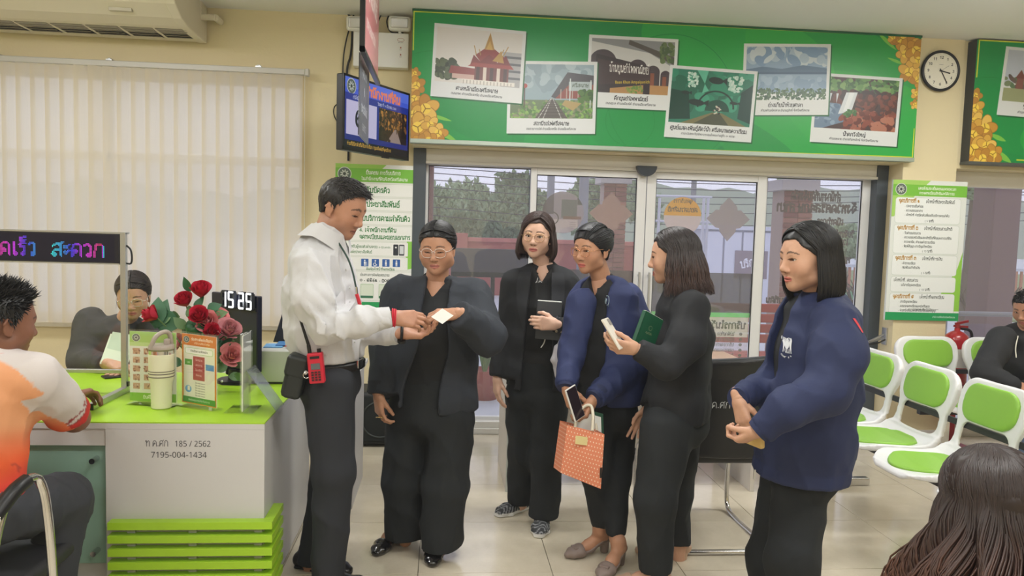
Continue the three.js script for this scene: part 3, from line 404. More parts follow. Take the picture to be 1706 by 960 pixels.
function bannerTex(x0,x1,y0,y1,W,H,cards,extra) {
  return canvasTex(W,H,(x) => {
    const toX = (p) => (p.x - x0) / (x1 - x0) * W,toY = (p) => (y1 - p.y) / (y1 - y0) * H,q = (px,py) => { const p = at(px,py,ZB); return [toX(p),toY(p)]; };
    rect(x,'#159048',0,0,W,H); // printed ground: broad green swirls
    for (let i = 0; i < 9; i++) { x.fillStyle = ['#0f7a40','#27a24e','#1f9a4a','#46c24c','#3fae44'][i % 5]; x.globalAlpha = 0.4; x.beginPath(); x.ellipse(W * rr(0,1),H * rr(0.2,1.2),W * rr(0.1,0.26),H * rr(0.2,0.5),rr(-0.5,0.5),0,7); x.fill(); } x.globalAlpha = 1;
    x.strokeStyle = '#128a40'; x.lineWidth = 3; for (const [a,b,r] of [[0.5,0.6,0.52],[0.42,0.78,0.2],[0.05,0.9,0.6]]) { x.beginPath(); x.arc(W * a,H * b,H * r,0,7); x.stroke(); }
    extra(x,q,W,H);
    for (const c of cards) {
      const [tl,tr,bl] = c.q.map((p) => q(...p)); x.save(); x.transform((tr[0] - tl[0]) / 100,(tr[1] - tl[1]) / 100,(bl[0] - tl[0]) / 82,(bl[1] - tl[1]) / 82,tl[0],tl[1]);
      rect(x,'#0b5a2c',1.4,1.6,100,82); rect(x,'#dcdfe0',0,0,100,82); x.save(); x.beginPath(); x.rect(3.4,3.6,93,c.h ?? 61); x.clip(); x.translate(3.4,3.6); x.scale(0.93,(c.h ?? 61) / 70); CARDS[c.s](x); x.restore();
      write(x,c.t1,50,72.4,3.6,'#26282c',{ align: 'center',width: c.w ?? 46,weight: 1.6 }); write(x,c.t2,50,77.6,2,'#44474c',{ align: 'center',width: c.w2 ?? 56,weight: 1.4 }); x.restore();
    }
  });
}
{
  const a = at(688,16,ZB),b = at(1524,264,ZB),bx0 = a.x,bx1 = at(1529,160,ZB).x,y0 = at(1100,250,ZB).y,y1 = CEIL - 0.012;
  const cards = [
    { s: 'waterfall',q: [[1358.6,120.6],[1504.3,130.4],[1348.8,236.3]],t1: 'น้ำตกวังใหญ่',t2: 'ตำบลละลาย อำเภอกันทรลักษ์ จังหวัดศรีสะเกษ',w: 26 },
    { s: 'lake',q: [[1239.6,72.4],[1384.7,73.3],[1235.4,192]],t1: 'อ่างเก็บน้ำห้วยศาลา',t2: 'ตำบลตำบลโคกตาล อำเภอภูสิงห์ จังหวัดศรีสะเกษ',w: 40 },
    { s: 'house',q: [[981.7,57.3],[1130.5,65.5],[976,178]],t1: 'ตึกขุนอำไพพาณิชย์',t2: 'ถนนอุบล ตำบลเมืองใต้ อำเภอเมืองศรีสะเกษ',w: 38 },
    { s: 'aquarium',q: [[1116.5,108],[1262.5,119],[1106,228]],t1: 'ศูนย์แสดงพันธุ์สัตว์น้ำ ศรีสะเกษอควาเรียม',t2: 'สวนเฉลิมพระเกียรติพระบาทสมเด็จพระเจ้าอยู่หัว ๘๐ พรรษา',w: 88,w2: 62 },
    { s: 'railway',q: [[847,101],[995.5,103],[843.7,222.5]],t1: 'สถานีรถไฟศรีสะเกษ',t2: 'ถนนราชการรถไฟ ตำบลเมืองเหนือ อำเภอเมืองศรีสะเกษ',w: 40 },
    { s: 'shrine',q: [[724,38],[877,52.4],[717,160]],t1: 'ศาลหลักเมืองศรีสะเกษ',t2: 'ถนนเทพา ตำบลเมืองเหนือ อำเภอเมืองศรีสะเกษ',w: 46 }];
  const tex = bannerTex(bx0,bx1,y0,y1,2048,Math.round(2048 * (y1 - y0) / (bx1 - bx0)),cards,(x,q,W,H) => {
    x.strokeStyle = '#d6d83c'; x.lineWidth = 4; const L = (...p) => { x.beginPath(); p.forEach((v,i) => { const w = q(...v); i ? x.lineTo(...w) : x.moveTo(...w); }); x.stroke(); };
    L([688.5,84],[690,19],[1441,57]); L([777,236],[1520,262],[1523,214]);
    leafPrint(x,...q(712,190),...q(753,202),14); leafPrint(x,...q(722,214),...q(762,236),20); leafPrint(x,...q(1462,54),...q(1494,84),16); leafPrint(x,...q(1478,96),...q(1508,108),12);
    [[691,122,9],[694,142,14],[690,164,13],[709,181,21],[689,190,15],[696,212,22],[717,208,14],[730,222,15],[714,234,14],[700,236,12]].forEach(([a,b,r],i) => orchid(x,...q(a,b),r * 2.3,i * 0.7));
    [[1500,64,18],[1488,62,10],[1518,74,16],[1508,90,15],[1526,84,18],[1514,120,18],[1530,100,14],[1530,132,14],[1527,156,10],[1524,174,8]].forEach(([a,b,r],i) => orchid(x,...q(a,b),r * 2.3,i * 0.9 + 0.3));
  });
  const t = thing('green_banner','long green photo banner with six picture cards above the glass doors','banner',V((bx0 + bx1) / 2,y0,-ZB));
  part(t,'printed_face',quad(V(bx0,y0,-ZB),V(bx1,y0,-ZB),V(bx0,y1,-ZB)),mat(0xffffff,0.32,{ map: tex }));
  part(t,'panel_box',bx(bx0,y0,PIL.z,bx1,y1,-ZB - 0.001),mat(rgb(30,92,58),0.6));
  part(t,'bottom_rail',bx(bx0 - 0.004,y0 - 0.016,PIL.z,bx1 + 0.004,y0 + 0.014,-ZB + 0.006,0.003),mat(rgb(170,182,170),0.4,{ metalness: 0.4 }));
  part(t,'top_rail',bx(bx0 - 0.004,y1 - 0.004,PIL.z,bx1 + 0.004,y1 + 0.01,-ZB + 0.005,0.002),mat(rgb(28,96,60),0.5));
  // second banner
  const c0 = at(1622,160,ZB - 0.02).x,c1 = 6.4,yb = at(1680,272,ZB - 0.02).y,z2 = -ZB + 0.02;
  const tex2 = bannerTex(c0,c1,yb,y1,1024,Math.round(1024 * (y1 - yb) / (c1 - c0)),[{ s: 'pavilion',q: [[1673,78],[1826,92],[1657,192]],t1: 'วัดป่ามหาเจดีย์แก้ว',t2: 'ตำบลโนนสูง อำเภอขุนหาญ จังหวัดศรีสะเกษ' }],(x,q) => {
    x.strokeStyle = '#d6d83c'; x.lineWidth = 4; const L = (...p) => { x.beginPath(); p.forEach((v,i) => { const w = q(...v); i ? x.lineTo(...w) : x.moveTo(...w); }); x.stroke(); };
    L([1624,130],[1629,68],[1900,82]); L([1690,267],[1900,276]);
    leafPrint(x,...q(1646,224),...q(1673,236),14); leafPrint(x,...q(1652,250),...q(1682,272),18);
    [[1622,160,10],[1622,180,13],[1620,203,14],[1638,214,17],[1618,225,16],[1619,250,20],[1640,243,14],[1651,258,14],[1634,264,14]].forEach(([a,b,r],i) => orchid(x,...q(a,b),r * 2.0,i * 0.8));
  });
  const u = thing('green_banner','second green banner with golden flowers right of the wall clock','banner',V((c0 + c1) / 2,yb,z2));
  part(u,'printed_face',quad(V(c0,yb,z2),V(c1,yb,z2),V(c0,y1,z2)),mat(0xffffff,0.32,{ map: tex2 }));
  part(u,'panel_box',bx(c0,yb,PIL.z - 0.02,c1,y1,z2 - 0.001),mat(rgb(64,66,64),0.6));
  part(u,'bottom_rail',bx(c0 - 0.004,yb - 0.016,PIL.z - 0.02,c1,yb + 0.004,z2 + 0.005,0.003),mat(rgb(96,100,98),0.4,{ metalness: 0.4 }));
}
// paper posters
function crest(x,cx,cy,r) { x.fillStyle = '#5d6b62'; x.beginPath(); x.arc(cx,cy,r,0,7); x.fill(); x.strokeStyle = '#d8dcd6'; x.lineWidth = r * 0.12; x.stroke(); x.fillStyle = '#cfd4cc'; for (let k = 0; k < 9; k++) { const a = k * 0.7; x.beginPath(); x.ellipse(cx + Math.cos(a) * r * 0.4,cy + Math.sin(a) * r * 0.4,r * 0.3,r * 0.1,a,0,7); x.fill(); } x.fillStyle = '#3b463f'; x.beginPath(); x.arc(cx,cy,r * 0.24,0,7); x.fill(); }
const rbox = (x,c,a,b,w,h,r,stroke) => { x.beginPath(); x.roundRect(a,b,w,h,r); if (c) { x.fillStyle = c; x.fill(); } if (stroke) { x.strokeStyle = stroke; x.lineWidth = 2; x.stroke(); } };
{
  const z = -WALL + 0.015,a = at(559,272,-z),b = at(700,283,-z),y0 = 0.925,y1 = a.y,W = 620,H = Math.round(620 * (y1 - y0) / (b.x - a.x));
  const tex = canvasTex(W,H,(x) => {
    rect(x,'#e9ebe6',0,0,W,H); poly(x,'#9fd05a',[0,0],[W * 0.6,0],[W * 0.5,60],[0,120]); rect(x,'#7cc242',0,30,W,100); poly(x,'#8fcf52',[W * 0.86,H * 0.5],[W,H * 0.42],[W,H * 0.7],[W * 0.84,H * 0.72]); crest(x,66,74,48);
    write(x,'ขั้นตอน การรับบริการ',350,72,22,'#f2f5ee',{ align: 'center',weight: 1.7 }); write(x,'ในสำนักงานที่ดินจังหวัดศรีสะเกษ',360,116,19,'#f2f5ee',{ align: 'center',weight: 1.6 });
    const row = H / 10.4; ['1. รับบัตรคิว','2. ประชาสัมพันธ์','3. รอรับบริการตามลำดับคิว'].forEach((s,i) => { const y = 142 + i * row; rbox(x,'#f1f2ef',20,y,W - 60,row - 12,6,'#c9d2c4'); write(x,s,60 + (i < 2 ? 120 : 20),y + row * 0.62,32,'#2f7a3c',{ weight: 1.8 }); });
    const y4 = 142 + 3 * row; rbox(x,'#f1f2ef',20,y4,W - 44,row * 1.05,6,'#c9d2c4'); write(x,'4. เจ้าพนักงานที่ดิน',180,y4 + 44,26,'#2f7a3c',{ weight: 1.8 }); write(x,'จดทะเบียนและมอบเอกสาร',180,y4 + 96,26,'#2f7a3c',{ weight: 1.8 }); x.fillStyle = '#d9c46a'; x.beginPath(); x.arc(110,y4 + 50,34,0,7); x.fill();
    const y5 = y4 + row * 1.16; rbox(x,'#f1f2ef',20,y5,W - 100,row * 0.98,6,'#c9d2c4'); write(x,'สำหรับผู้จองคิวผ่านระบบ e-QLands',100,y5 + 44,16,'#4c7a50',{ weight: 1.5 }); write(x,'ติดต่อประชาสัมพันธ์',100,y5 + 84,16,'#4c7a50',{ weight: 1.5 }); rbox(x,'#2c3138',W - 188,y5 + 14,38,82,6); rbox(x,'#3a4048',W - 146,y5 + 14,40,82,6); rect(x,'#d9dde0',W - 141,y5 + 24,30,60); x.fillStyle = '#e8eaea'; x.beginPath(); x.arc(W - 169,y5 + 36,7,0,7); x.fill();
    const y6 = y5 + row * 1.08; rbox(x,'#f1f2ef',20,y6,W - 100,row * 0.92,6,'#c9d2c4'); for (let k = 0; k < 4; k++) { const cx = 196 + k * 78; rbox(x,'#2f5fa8',cx,y6 + 14,54,56,4); x.fillStyle = '#f0f2f4'; x.beginPath(); x.arc(cx + 27,y6 + 26,6,0,7); x.fill(); if (k === 1) { x.lineWidth = 5; x.strokeStyle = '#f0f2f4'; x.beginPath(); x.moveTo(cx + 26,y6 + 32); x.lineTo(cx + 26,y6 + 48); x.lineTo(cx + 40,y6 + 60); x.stroke(); x.beginPath(); x.arc(cx + 24,y6 + 54,11,0,4.4); x.stroke(); } else { rect(x,'#f0f2f4',cx + 20,y6 + 34,14,17); rect(x,'#f0f2f4',cx + 21,y6 + 50,5,16); rect(x,'#f0f2f4',cx + 28,y6 + 50,5,16); if (k === 0) { x.lineWidth = 3; x.strokeStyle = '#f0f2f4'; x.beginPath(); x.moveTo(cx + 40,y6 + 36); x.lineTo(cx + 42,y6 + 66); x.stroke(); } } }
    write(x,'ติดต่อเจ้าหน้าที่จดทะเบียน',340,y6 + 98,15,'#4c7a50',{ align: 'center',weight: 1.5 });
    const y7 = y6 + row * 1.04; rbox(x,'#f1f2ef',20,y7,W - 60,H - y7 - 70,6,'#c9d2c4'); write(x,'ช่องทางการติดต่อสอบถาม',190,y7 + 34,15,'#55605a',{ weight: 1.5 }); write(x,'๐ - ๔๕๖๑ - ๒๐๖๕',190,y7 + 78,24,'#3c4640',{ weight: 1.8 });
    for (let k = 0; k < 2; k++) { rbox(x,'#dfe8d8',196 + k * 134,y7 + 96,92,104,4,'#6aa84c'); rect(x,'#3f7a5c',196 + k * 134,y7 + 182,92,18); } rect(x,'#26a05a',0,H - 56,W,56);
  });
  solo('procedure_poster',merge([bx(a.x,y0,-WALL + 0.004,b.x,y1,z - 0.0005)]).clone(),mat(rgb(232,234,228),0.6),'backing board of the green service procedure poster','poster');
  const m = scene.children[scene.children.length - 1]; m.userData.label = 'green and white service procedure poster beside the glass doors';
  part(m,'printed_sheet',quad(V(a.x,y0,z),V(b.x,y0,z),V(a.x,y1,z)),mat(0xffffff,0.5,{ map: tex }));
  // on the pillar
  const zp = PIL.z + 0.02,p0 = at(1489,299,-zp),p1 = at(1613,307,-zp),q0 = 1.52 + (at(1474,533,-zp).y - 1.52),x0 = at(1474,533,-zp).x,x1 = p1.x - 0.004,y2 = p0.y,W2 = 640,H2 = Math.round(640 * (y2 - q0) / (x1 - x0));
  const tex2 = canvasTex(W2,H2,(x) => {
    rect(x,'#e6eae6',0,0,W2,H2); poly(x,'#a9d66a',[0,0],[W2 * 0.5,0],[20,300],[0,300]); poly(x,'#94cf4a',[W2,H2 * 0.5],[W2,H2 * 0.93],[W2 * 0.6,H2 * 0.93],[W2 * 0.94,H2 * 0.62]); rect(x,'#7cc242',0,36,W2,92); crest(x,70,76,46);
    write(x,'แผนผังแสดงขั้นตอนและระยะเวลา',380,74,18,'#f4f7f0',{ align: 'center',weight: 1.6 }); write(x,'การจดทะเบียนสิทธิและนิติกรรม',380,112,18,'#f4f7f0',{ align: 'center',weight: 1.6 });
    let y = 142; const boxOf = (h,title,who,lines,time) => {
      rbox(x,'#f0f3f2',30,y,W2 - 76,h,22,'#b9c6bc'); if (title) write(x,title,56,y + 40,25,'#b5863a',{ weight: 2.2 }); write(x,who,title ? 290 : 56,y + 40,20,'#3a4240',{ weight: 1.5 });
      lines.forEach((s,i) => write(x,'- ' + s,110,y + 78 + i * 36,15,'#4a524e',{ weight: 1.6 })); write(x,time,330,y + h - 12,17,'#3f4744',{ align: 'center',weight: 1.6 }); y += h + 12;
    };
    boxOf(208,'จุดบริการที่ ๑','เจ้าหน้าที่ประชาสัมพันธ์',['ประชาชนยื่นคำขอ','ตรวจสอบเอกสาร','เจ้าหน้าที่ จ่ายบัตรคิวเพื่อรอรับบริการตามลำดับ'],'( 5 นาที)'); boxOf(236,'จุดบริการที่ ๒','เจ้าหน้าที่สอบสวนสิทธิ',['รับคำขอสอบสวน','ตรวจสอบหนังสือแสดงสิทธิในที่ดินและสารบบที่ดิน','ตรวจอายัด, คำนวณค่าธรรมเนียม','พิมพ์สัญญา/สารบัญแก้ทะเบียน'],'( 15 นาที)');
    boxOf(168,'จุดบริการที่ ๓','เจ้าหน้าที่การเงิน',['ค่าธรรมเนียม','พิมพ์ใบเสร็จรับเงิน'],'( 5 นาที)'); boxOf(126,null,'เจ้าหน้าที่, สอบสวน',['แก้สารบัญจดทะเบียน'],'( 10 นาที)'); boxOf(200,'จุดบริการที่ ๔','เจ้าหน้าที่จดทะเบียน',['สารบัญจดทะเบียน','ลงนามจดทะเบียนและประทับตรา','จ่ายหนังสือแสดงสิทธิในที่ดินและสัญญา'],'( 20 นาที)');
    write(x,'****ขอขอบคุณที่มาใช้บริการ****',330,H2 - 84,14,'#4a524e',{ align: 'center' }); rect(x,'#23a05c',0,H2 - 66,W2,66); write(x,'สำนักงานที่ดินจังหวัดศรีสะเกษ',W2 - 30,H2 - 24,12,'#eef4ee',{ align: 'right' });
  });
  const m2 = solo('service_steps_poster',bx(x0,q0,PIL.z,x1,y2,zp - 0.0005),mat(rgb(226,230,226),0.6),'white poster of numbered service points hanging on the pillar','poster');
  part(m2,'printed_sheet',quad(V(x0,q0,zp),V(x1,q0,zp),V(x0,y2,zp)),mat(0xffffff,0.5,{ map: tex2 }));
}
// wall clock
{
  const z = PIL.z,c = at(1568,118,-z - 0.03),r = 0.147,t = thing('wall_clock','round black rimmed wall clock on the pillar','clock',V(c.x,c.y - r,z));
  part(t,'rim',new THREE.TorusGeometry(r - 0.008,0.011,12,48).translate(c.x,c.y,z + 0.024),mat(rgb(24,26,32),0.35)); part(t,'case',new THREE.CylinderGeometry(r - 0.006,r - 0.012,0.026,40).rotateX(Math.PI / 2).translate(c.x,c.y,z + 0.0135),blackPlastic);
  const tex = canvasTex(256,256,(x) => { rect(x,'#e6e2d4',0,0,256,256); x.fillStyle = '#2a2a2c'; x.font = 'bold 26px sans-serif'; x.textAlign = 'center'; x.textBaseline = 'middle'; for (let h = 1; h <= 12; h++) { const a = h * Math.PI / 6; x.fillText(String(h),128 + Math.sin(a) * 92,128 - Math.cos(a) * 92); } for (let m = 0; m < 60; m++) { const a = m * Math.PI / 30; x.fillRect(127 + Math.sin(a) * 114,127 - Math.cos(a) * 114,2,2); } x.font = '8px sans-serif'; x.fillText('QUARTZ',128,84); });
  part(t,'dial',new THREE.CircleGeometry(r - 0.012,40).translate(c.x,c.y,z + 0.0275),mat(0xffffff,0.5,{ map: tex }));
  const hand = (a,l,w,name) => { const p = V(c.x + Math.sin(a) * l,c.y + Math.cos(a) * l,z + 0.031),q = V(c.x - Math.sin(a) * l * 0.18,c.y - Math.cos(a) * l * 0.18,z + 0.031); part(t,name,bar(q,p,w,0.0016),blackPlastic); };
  hand((3 + 25 / 60) * Math.PI / 6,0.072,0.008,'hour_hand'); hand(25 * Math.PI / 30,0.1,0.006,'minute_hand'); hand(9.4 * Math.PI / 30,0.07,0.0015,'second_hand');
  part(t,'hub',new THREE.SphereGeometry(0.006,12,8).translate(c.x,c.y,z + 0.033),blackPlastic);
}
// queue television on its bracket, turned towards the waiting rows
{
  const tl = at(573,135,4.86),tr = at(683,160,5.5),bl = at(570,257,4.86),w = tr.clone().sub(tl); w.y = 0; const len = w.length(),dir = w.clone().normalize(),nrm = V(-dir.z,0,dir.x),h = 0.465,base = V(bl.x,tr.y - 0.45,bl.z);
  const M = new THREE.Matrix4().makeBasis(dir,V(0,1,0),nrm).setPosition(base),P = (g) => g.applyMatrix4(M);
  const t = thing('queue_television','black flat television showing the blue queue number screen','television',base);
  part(t,'casing',P(bx(0,0,-0.05,len,h,0,0.006)),blackPlastic); part(t,'bezel',P(merge([bx(0,0,0,len,0.022,0.006),bx(0,h - 0.014,0,len,h,0.006),bx(0,0,0,0.014,h,0.006),bx(len - 0.014,0,0,len,h,0.006)])),mat(rgb(14,14,16),0.3));
  const tex = canvasTex(512,300,(x) => {
    rect(x,'#1d2f96',0,0,512,300); rect(x,'#5f7bf0',0,0,512,66); rect(x,'#4a66e6',0,44,512,22); crest(x,48,36,32); write(x,'สำนักงานที่ดิน',150,58,32,'#ff8a6a',{ weight: 2.6,width: 290 }); rect(x,'#20349c',0,66,512,28); write(x,'กำลังให้บริการ',60,88,12,'#f0f0ff',{ weight: 1.6 }); write(x,'วันพุธ ที่ 14 มีนาคม 2568',250,88,11,'#f0f0ff',{ weight: 1.5 });
    rect(x,'#d9d2f6',12,96,232,148); x.fillStyle = '#1c1c2c'; x.font = 'bold 110px sans-serif'; x.fillText('6',74,208); rect(x,'#1a2a88',0,244,512,26); rect(x,'#0a0a18',0,268,512,32); write(x,'ท่านที่มีบัตรคิวที่ได้รับการเรียก กรุณาติดต่อที่จุดบริการ',20,290,12,'#ffc84a',{ weight: 1.6 });
    x.save(); x.beginPath(); x.rect(262,96,238,148); x.clip(); rect(x,'#2a1a14',262,96,238,148); blobs(x,170,['#8a5a2c','#c88a3c','#5a3c20','#3a2a1c'],262,92,238,96,9); poly(x,'#a08c84',[330,244],[395,180],[412,180],[452,244]); blobs(x,30,['#201612','#33241a'],262,190,90,54,12); for (let k = 0; k < 8; k++) rect(x,'#1c120e',270 + k * 30 + (k > 3 ? 20 : 0),100,6,100); x.restore();
  });
  const scr = new THREE.MeshStandardMaterial({ color: 0x111111,roughness: 0.25,emissive: 0xffffff,emissiveMap: tex,emissiveIntensity: 0.62 });
  part(t,'screen',P(quad(V(0.014,0.022,0.0035),V(len - 0.014,0.022,0.0035),V(0.014,h - 0.014,0.0035))),scr);
  const glow = new THREE.RectAreaLight(new THREE.Color(0.55,0.6,1),0.55,len - 0.03,h - 0.04); glow.position.copy(V(len / 2,h / 2,0.012).applyMatrix4(M)).sub(base); glow.lookAt(glow.position.clone().add(nrm)); { const q = new THREE.Quaternion().setFromRotationMatrix(new THREE.Matrix4().makeBasis(dir.clone().negate(),V(0,1,0),nrm.clone().negate())); glow.quaternion.copy(q); } t.add(glow);
  const mid = V(len / 2,h / 2,-0.05).applyMatrix4(M); part(t,'wall_bracket',merge([bar(mid,V(-0.62,mid.y,-WALL + 0.022),0.05,0.04),bx(-0.72,mid.y - 0.12,-WALL + 0.001,-0.52,mid.y + 0.12,-WALL + 0.02)]),blackPlastic);
  part(t,'badge',P(bx(len * 0.58,-0.008,-0.01,len * 0.68,0.002,0.004,0.002)),blackPlastic);
}
// two hanging signs seen nearly edge on
{
  const near = at(599,90,3.8),far = at(629,140,4.7),x = -0.415,y0 = 2.365,t = thing('red_hanging_sign','red translucent hanging sign in a black frame seen nearly edge on','sign',V(x,y0,-4.25));
  const tex = canvasTex(512,300,(c) => { rect(c,'#c4707a',0,0,512,300); write(c,'ประชาสัมพันธ์',256,130,50,'#f2dada',{ align: 'center',weight: 2 }); c.fillStyle = '#f2dada'; c.font = 'bold 40px sans-serif'; c.textAlign = 'center'; c.fillText('INFORMATION',256,220); });
  part(t,'red_pane',quad(V(x,y0 + 0.02,-3.83),V(x,y0 + 0.02,-4.68),V(x,CEIL - 0.1,-3.83)),mat(0xffffff,0.3,{ map: tex,transparent: true,opacity: 0.72,side: THREE.DoubleSide }));
  part(t,'frame',merge([bx(x - 0.012,y0,-3.83,x + 0.012,CEIL - 0.08,-3.8),bx(x - 0.012,y0,-4.7,x + 0.012,y0 + 0.022,-3.8),bx(x - 0.012,CEIL - 0.1,-4.7,x + 0.012,CEIL - 0.08,-3.8)]),blackPlastic);
  for (const k of [-4.0,-4.5]) part(t,'hanger_rod',rod(V(x,CEIL - 0.08,k),V(x,CEIL,k),0.006),aluminium);
  const t2 = thing('smoked_hanging_sign','smoked glass hanging sign with white lettering below the red sign','sign',V(-0.448,1.99,-4.24));
  const tex2 = canvasTex(512,448,(c) => { rect(c,'#60646e',0,0,512,448); ['จุดบริการที่','๑','ประชาสัมพันธ์','SERVICE'].forEach((s,i) => write(c,s,256,100 + i * 100,i === 1 ? 60 : 40,'#c6cad2',{ align: 'center',weight: 1.6 })); });
  part(t2,'smoked_pane',bx(-0.451,1.99,-4.48,-0.446,2.40,-4.0),mat(rgb(70,74,84),0.1,{ transparent: true,opacity: 0.75 }));
  part(t2,'lettering',quad(V(-0.445,1.99,-4.0),V(-0.445,1.99,-4.48),V(-0.445,2.40,-4.0)),mat(0xffffff,0.4,{ map: tex2,transparent: true,opacity: 0.7,side: THREE.DoubleSide }));
  for (const k of [-4.06,-4.42]) part(t2,'hanger_wire',rod(V(-0.448,2.4,k),V(-0.442,y0 + 0.04,k),0.002),aluminium);
}
// emergency lamp box with two heads, socket plate and cables
{
  const z = -WALL,d = WALL - 0.08,a = at(588,108,d),b = at(681,57,d),t = thing('emergency_light','white emergency light box with two lamp heads on the wall','lamp',V((a.x + b.x) / 2,a.y - 0.02,z));
  const y0 = at(640,112,d).y,y1 = at(640,54,d).y;
  part(t,'battery_box',bx(a.x,y0,z,b.x,y1,z + 0.08,0.006),white); part(t,'label_print',quad(V(b.x - 0.1,y0 + 0.02,z + 0.0805),V(b.x - 0.01,y0 + 0.02,z + 0.0805),V(b.x - 0.1,y1 - 0.02,z + 0.0805)),mat(0xffffff,0.5,{ map: canvasTex(128,256,(x) => { rect(x,'#ebebe9',0,0,128,256); x.strokeStyle = '#a06060'; x.lineWidth = 3; x.beginPath(); x.ellipse(64,34,34,14,0,0,7); x.stroke(); x.font = '12px sans-serif'; x.fillStyle = '#666'; x.textAlign = 'center'; x.fillText('EM-LIGHT',64,62); [96,158].forEach((y) => { rect(x,'#a86a60',57,y,14,14); x.fillStyle = '#888'; x.fillText('TEST',64,y + 30); }); }) }));
  for (const px of [596,666]) { const c = at(px,40,d - 0.02),ring = part(t,'lamp_head',new RoundedBoxGeometry(0.155,0.098,0.07,2,0.02).rotateX(0.12).translate(c.x,c.y,z + 0.1),white); part(ring,'lens',new RoundedBoxGeometry(0.125,0.072,0.02,2,0.012).rotateX(0.12).translate(c.x,c.y,z + 0.13),mat(rgb(200,200,196),0.15,{ metalness: 0.3 })); part(t,'neck',rod(V(c.x,y1 - 0.01,z + 0.05),V(c.x,c.y - 0.03,z + 0.09),0.012),white); }
  const s = at(641,12,WALL - 0.01),sk = thing('wall_socket','white double socket plate with black plugs by the ceiling','socket',V(s.x,s.y - 0.03,z)); part(sk,'plate',bx(s.x - 0.075,s.y - 0.03,z,s.x + 0.075,s.y + 0.03,z + 0.012,0.004),white);
  for (const k of [-0.02,0.035]) part(sk,'plug',bx(s.x + k - 0.014,s.y - 0.05,z + 0.012,s.x + k + 0.014,s.y - 0.005,z + 0.05,0.006),blackPlastic);
  const cab = (pts,r,label) => solo('cable',tube(pts,r,40,6),mat(rgb(26,26,28),0.5),label,'cable');
  cab([V(s.x - 0.02,s.y - 0.05,z + 0.03),V(s.x - 0.05,y1 + 0.06,z + 0.05),V(s.x - 0.07,y1 + 0.012,z + 0.05),V(a.x + 0.1,y1 + 0.01,z + 0.05)],0.005,'black cord from the socket plate to the emergency light');
  cab([V(s.x + 0.035,s.y - 0.05,z + 0.03),V(s.x + 0.02,y1 + 0.08,z + 0.05),V(s.x + 0.05,y1 + 0.012,z + 0.06),V(b.x - 0.04,y1 + 0.01,z + 0.05)],0.005,'black cord looping onto the emergency light box');
  const w = at(582,30,WALL - 0.02); cab([V(w.x - 0.03,w.y + 0.05,z + 0.01),V(w.x + 0.01,w.y,z + 0.012),V(w.x + 0.012,2.75,z + 0.012),V(w.x - 0.01,2.66,z + 0.014),V(w.x + 0.004,2.1,z + 0.012),V(w.x + 0.004,2.0,z + 0.012)],0.008,'thick black cable running down the wall behind the television');
  cab([V(w.x + 0.03,w.y + 0.03,z + 0.01),V(w.x - 0.02,2.85,z + 0.016),V(w.x - 0.04,2.7,z + 0.016),V(w.x - 0.03,2.45,z + 0.012),V(w.x + 0.0,2.3,z + 0.03)],0.005,'thin black cable looping beside the emergency light');
  const k = at(556,190,WALL - 0.02); cab([V(k.x + 0.09,k.y + 0.09,z + 0.02),V(k.x + 0.01,k.y + 0.06,z + 0.015),V(k.x,k.y,z + 0.012),V(k.x + 0.04,k.y - 0.07,z + 0.012),V(k.x + 0.1,k.y - 0.1,z + 0.02)],0.004,'black cable bowing out left of the television');
}
// ceiling-hung air conditioner
{
  const xr = -1.70,xl = -3.35,z0 = -WALL + 0.02,t = thing('air_conditioner','cream ceiling hung air conditioner above the blinds','air conditioner',V((xl + xr) / 2,2.79,-5.35));
  const prof = [[0,0.0],[0,0.235],[0.66,0.235],[0.69,0.225],[0.68,0.17],[0.62,0.085],[0.5,0.03],[0.38,0.008],[0.2,0]];
  const body = (a,b) => prism(prof,b - a,0.004).rotateY(-Math.PI / 2).scale(1,1,1);
  const place = (g,x) => g.translate(x,2.79,z0);
  const acMat = mat(rgb(226,218,196),0.45),acDark = mat(rgb(150,144,130),0.5);
  part(t,'casing',place(prism(prof,xr - xl - 0.08,0.003).rotateY(-Math.PI / 2).rotateY(0),0).translate(0,0,0).clone().applyMatrix4(new THREE.Matrix4()).translate(xr - 0.04,0,0),acMat);
  part(t,'end_cap',place(prism(prof.map(([a,b]) => [a * 1.012,b * 1.02 - 0.002]),0.05,0.006).rotateY(-Math.PI / 2),xr),acMat);
  for (let k = 0; k < 7; k++) { const a = xl + 0.1 + k * 0.22; part(t,'louvre',merge([bx(a,2.787,z0 + 0.08,a + 0.2,2.792,z0 + 0.32,0.001),...[0,1,2,3].map((i) => bx(a + 0.01,2.783,z0 + 0.1 + i * 0.055,a + 0.19,2.788,z0 + 0.112 + i * 0.055))]),acDark); }
  part(t,'control_panel',bx(-2.15,2.9,z0 + 0.655,-1.98,2.93,z0 + 0.675,0.004),mat(rgb(60,62,66),0.4));
  part(t,'display_strip',bx(-2.12,2.827,z0 + 0.54,-1.98,2.85,z0 + 0.57,0.004),mat(rgb(190,182,162),0.4)); part(t,'hanger',bx(xr + 0.002,2.93,z0 + 0.1,xr + 0.012,CEIL,z0 + 0.14),acMat); part(t,'hanger',bx(xr - 0.3,3.02,z0 + 0.2,xr - 0.2,CEIL,z0 + 0.5),acMat);
  part(t,'drain_pipe',merge([rod(V(xr,2.93,z0 + 0.12),V(xr + 0.1,2.93,z0 + 0.12),0.022),rod(V(xr + 0.1,2.93,z0 + 0.12),V(xr + 0.1,2.93,z0),0.022)]),acMat);
}
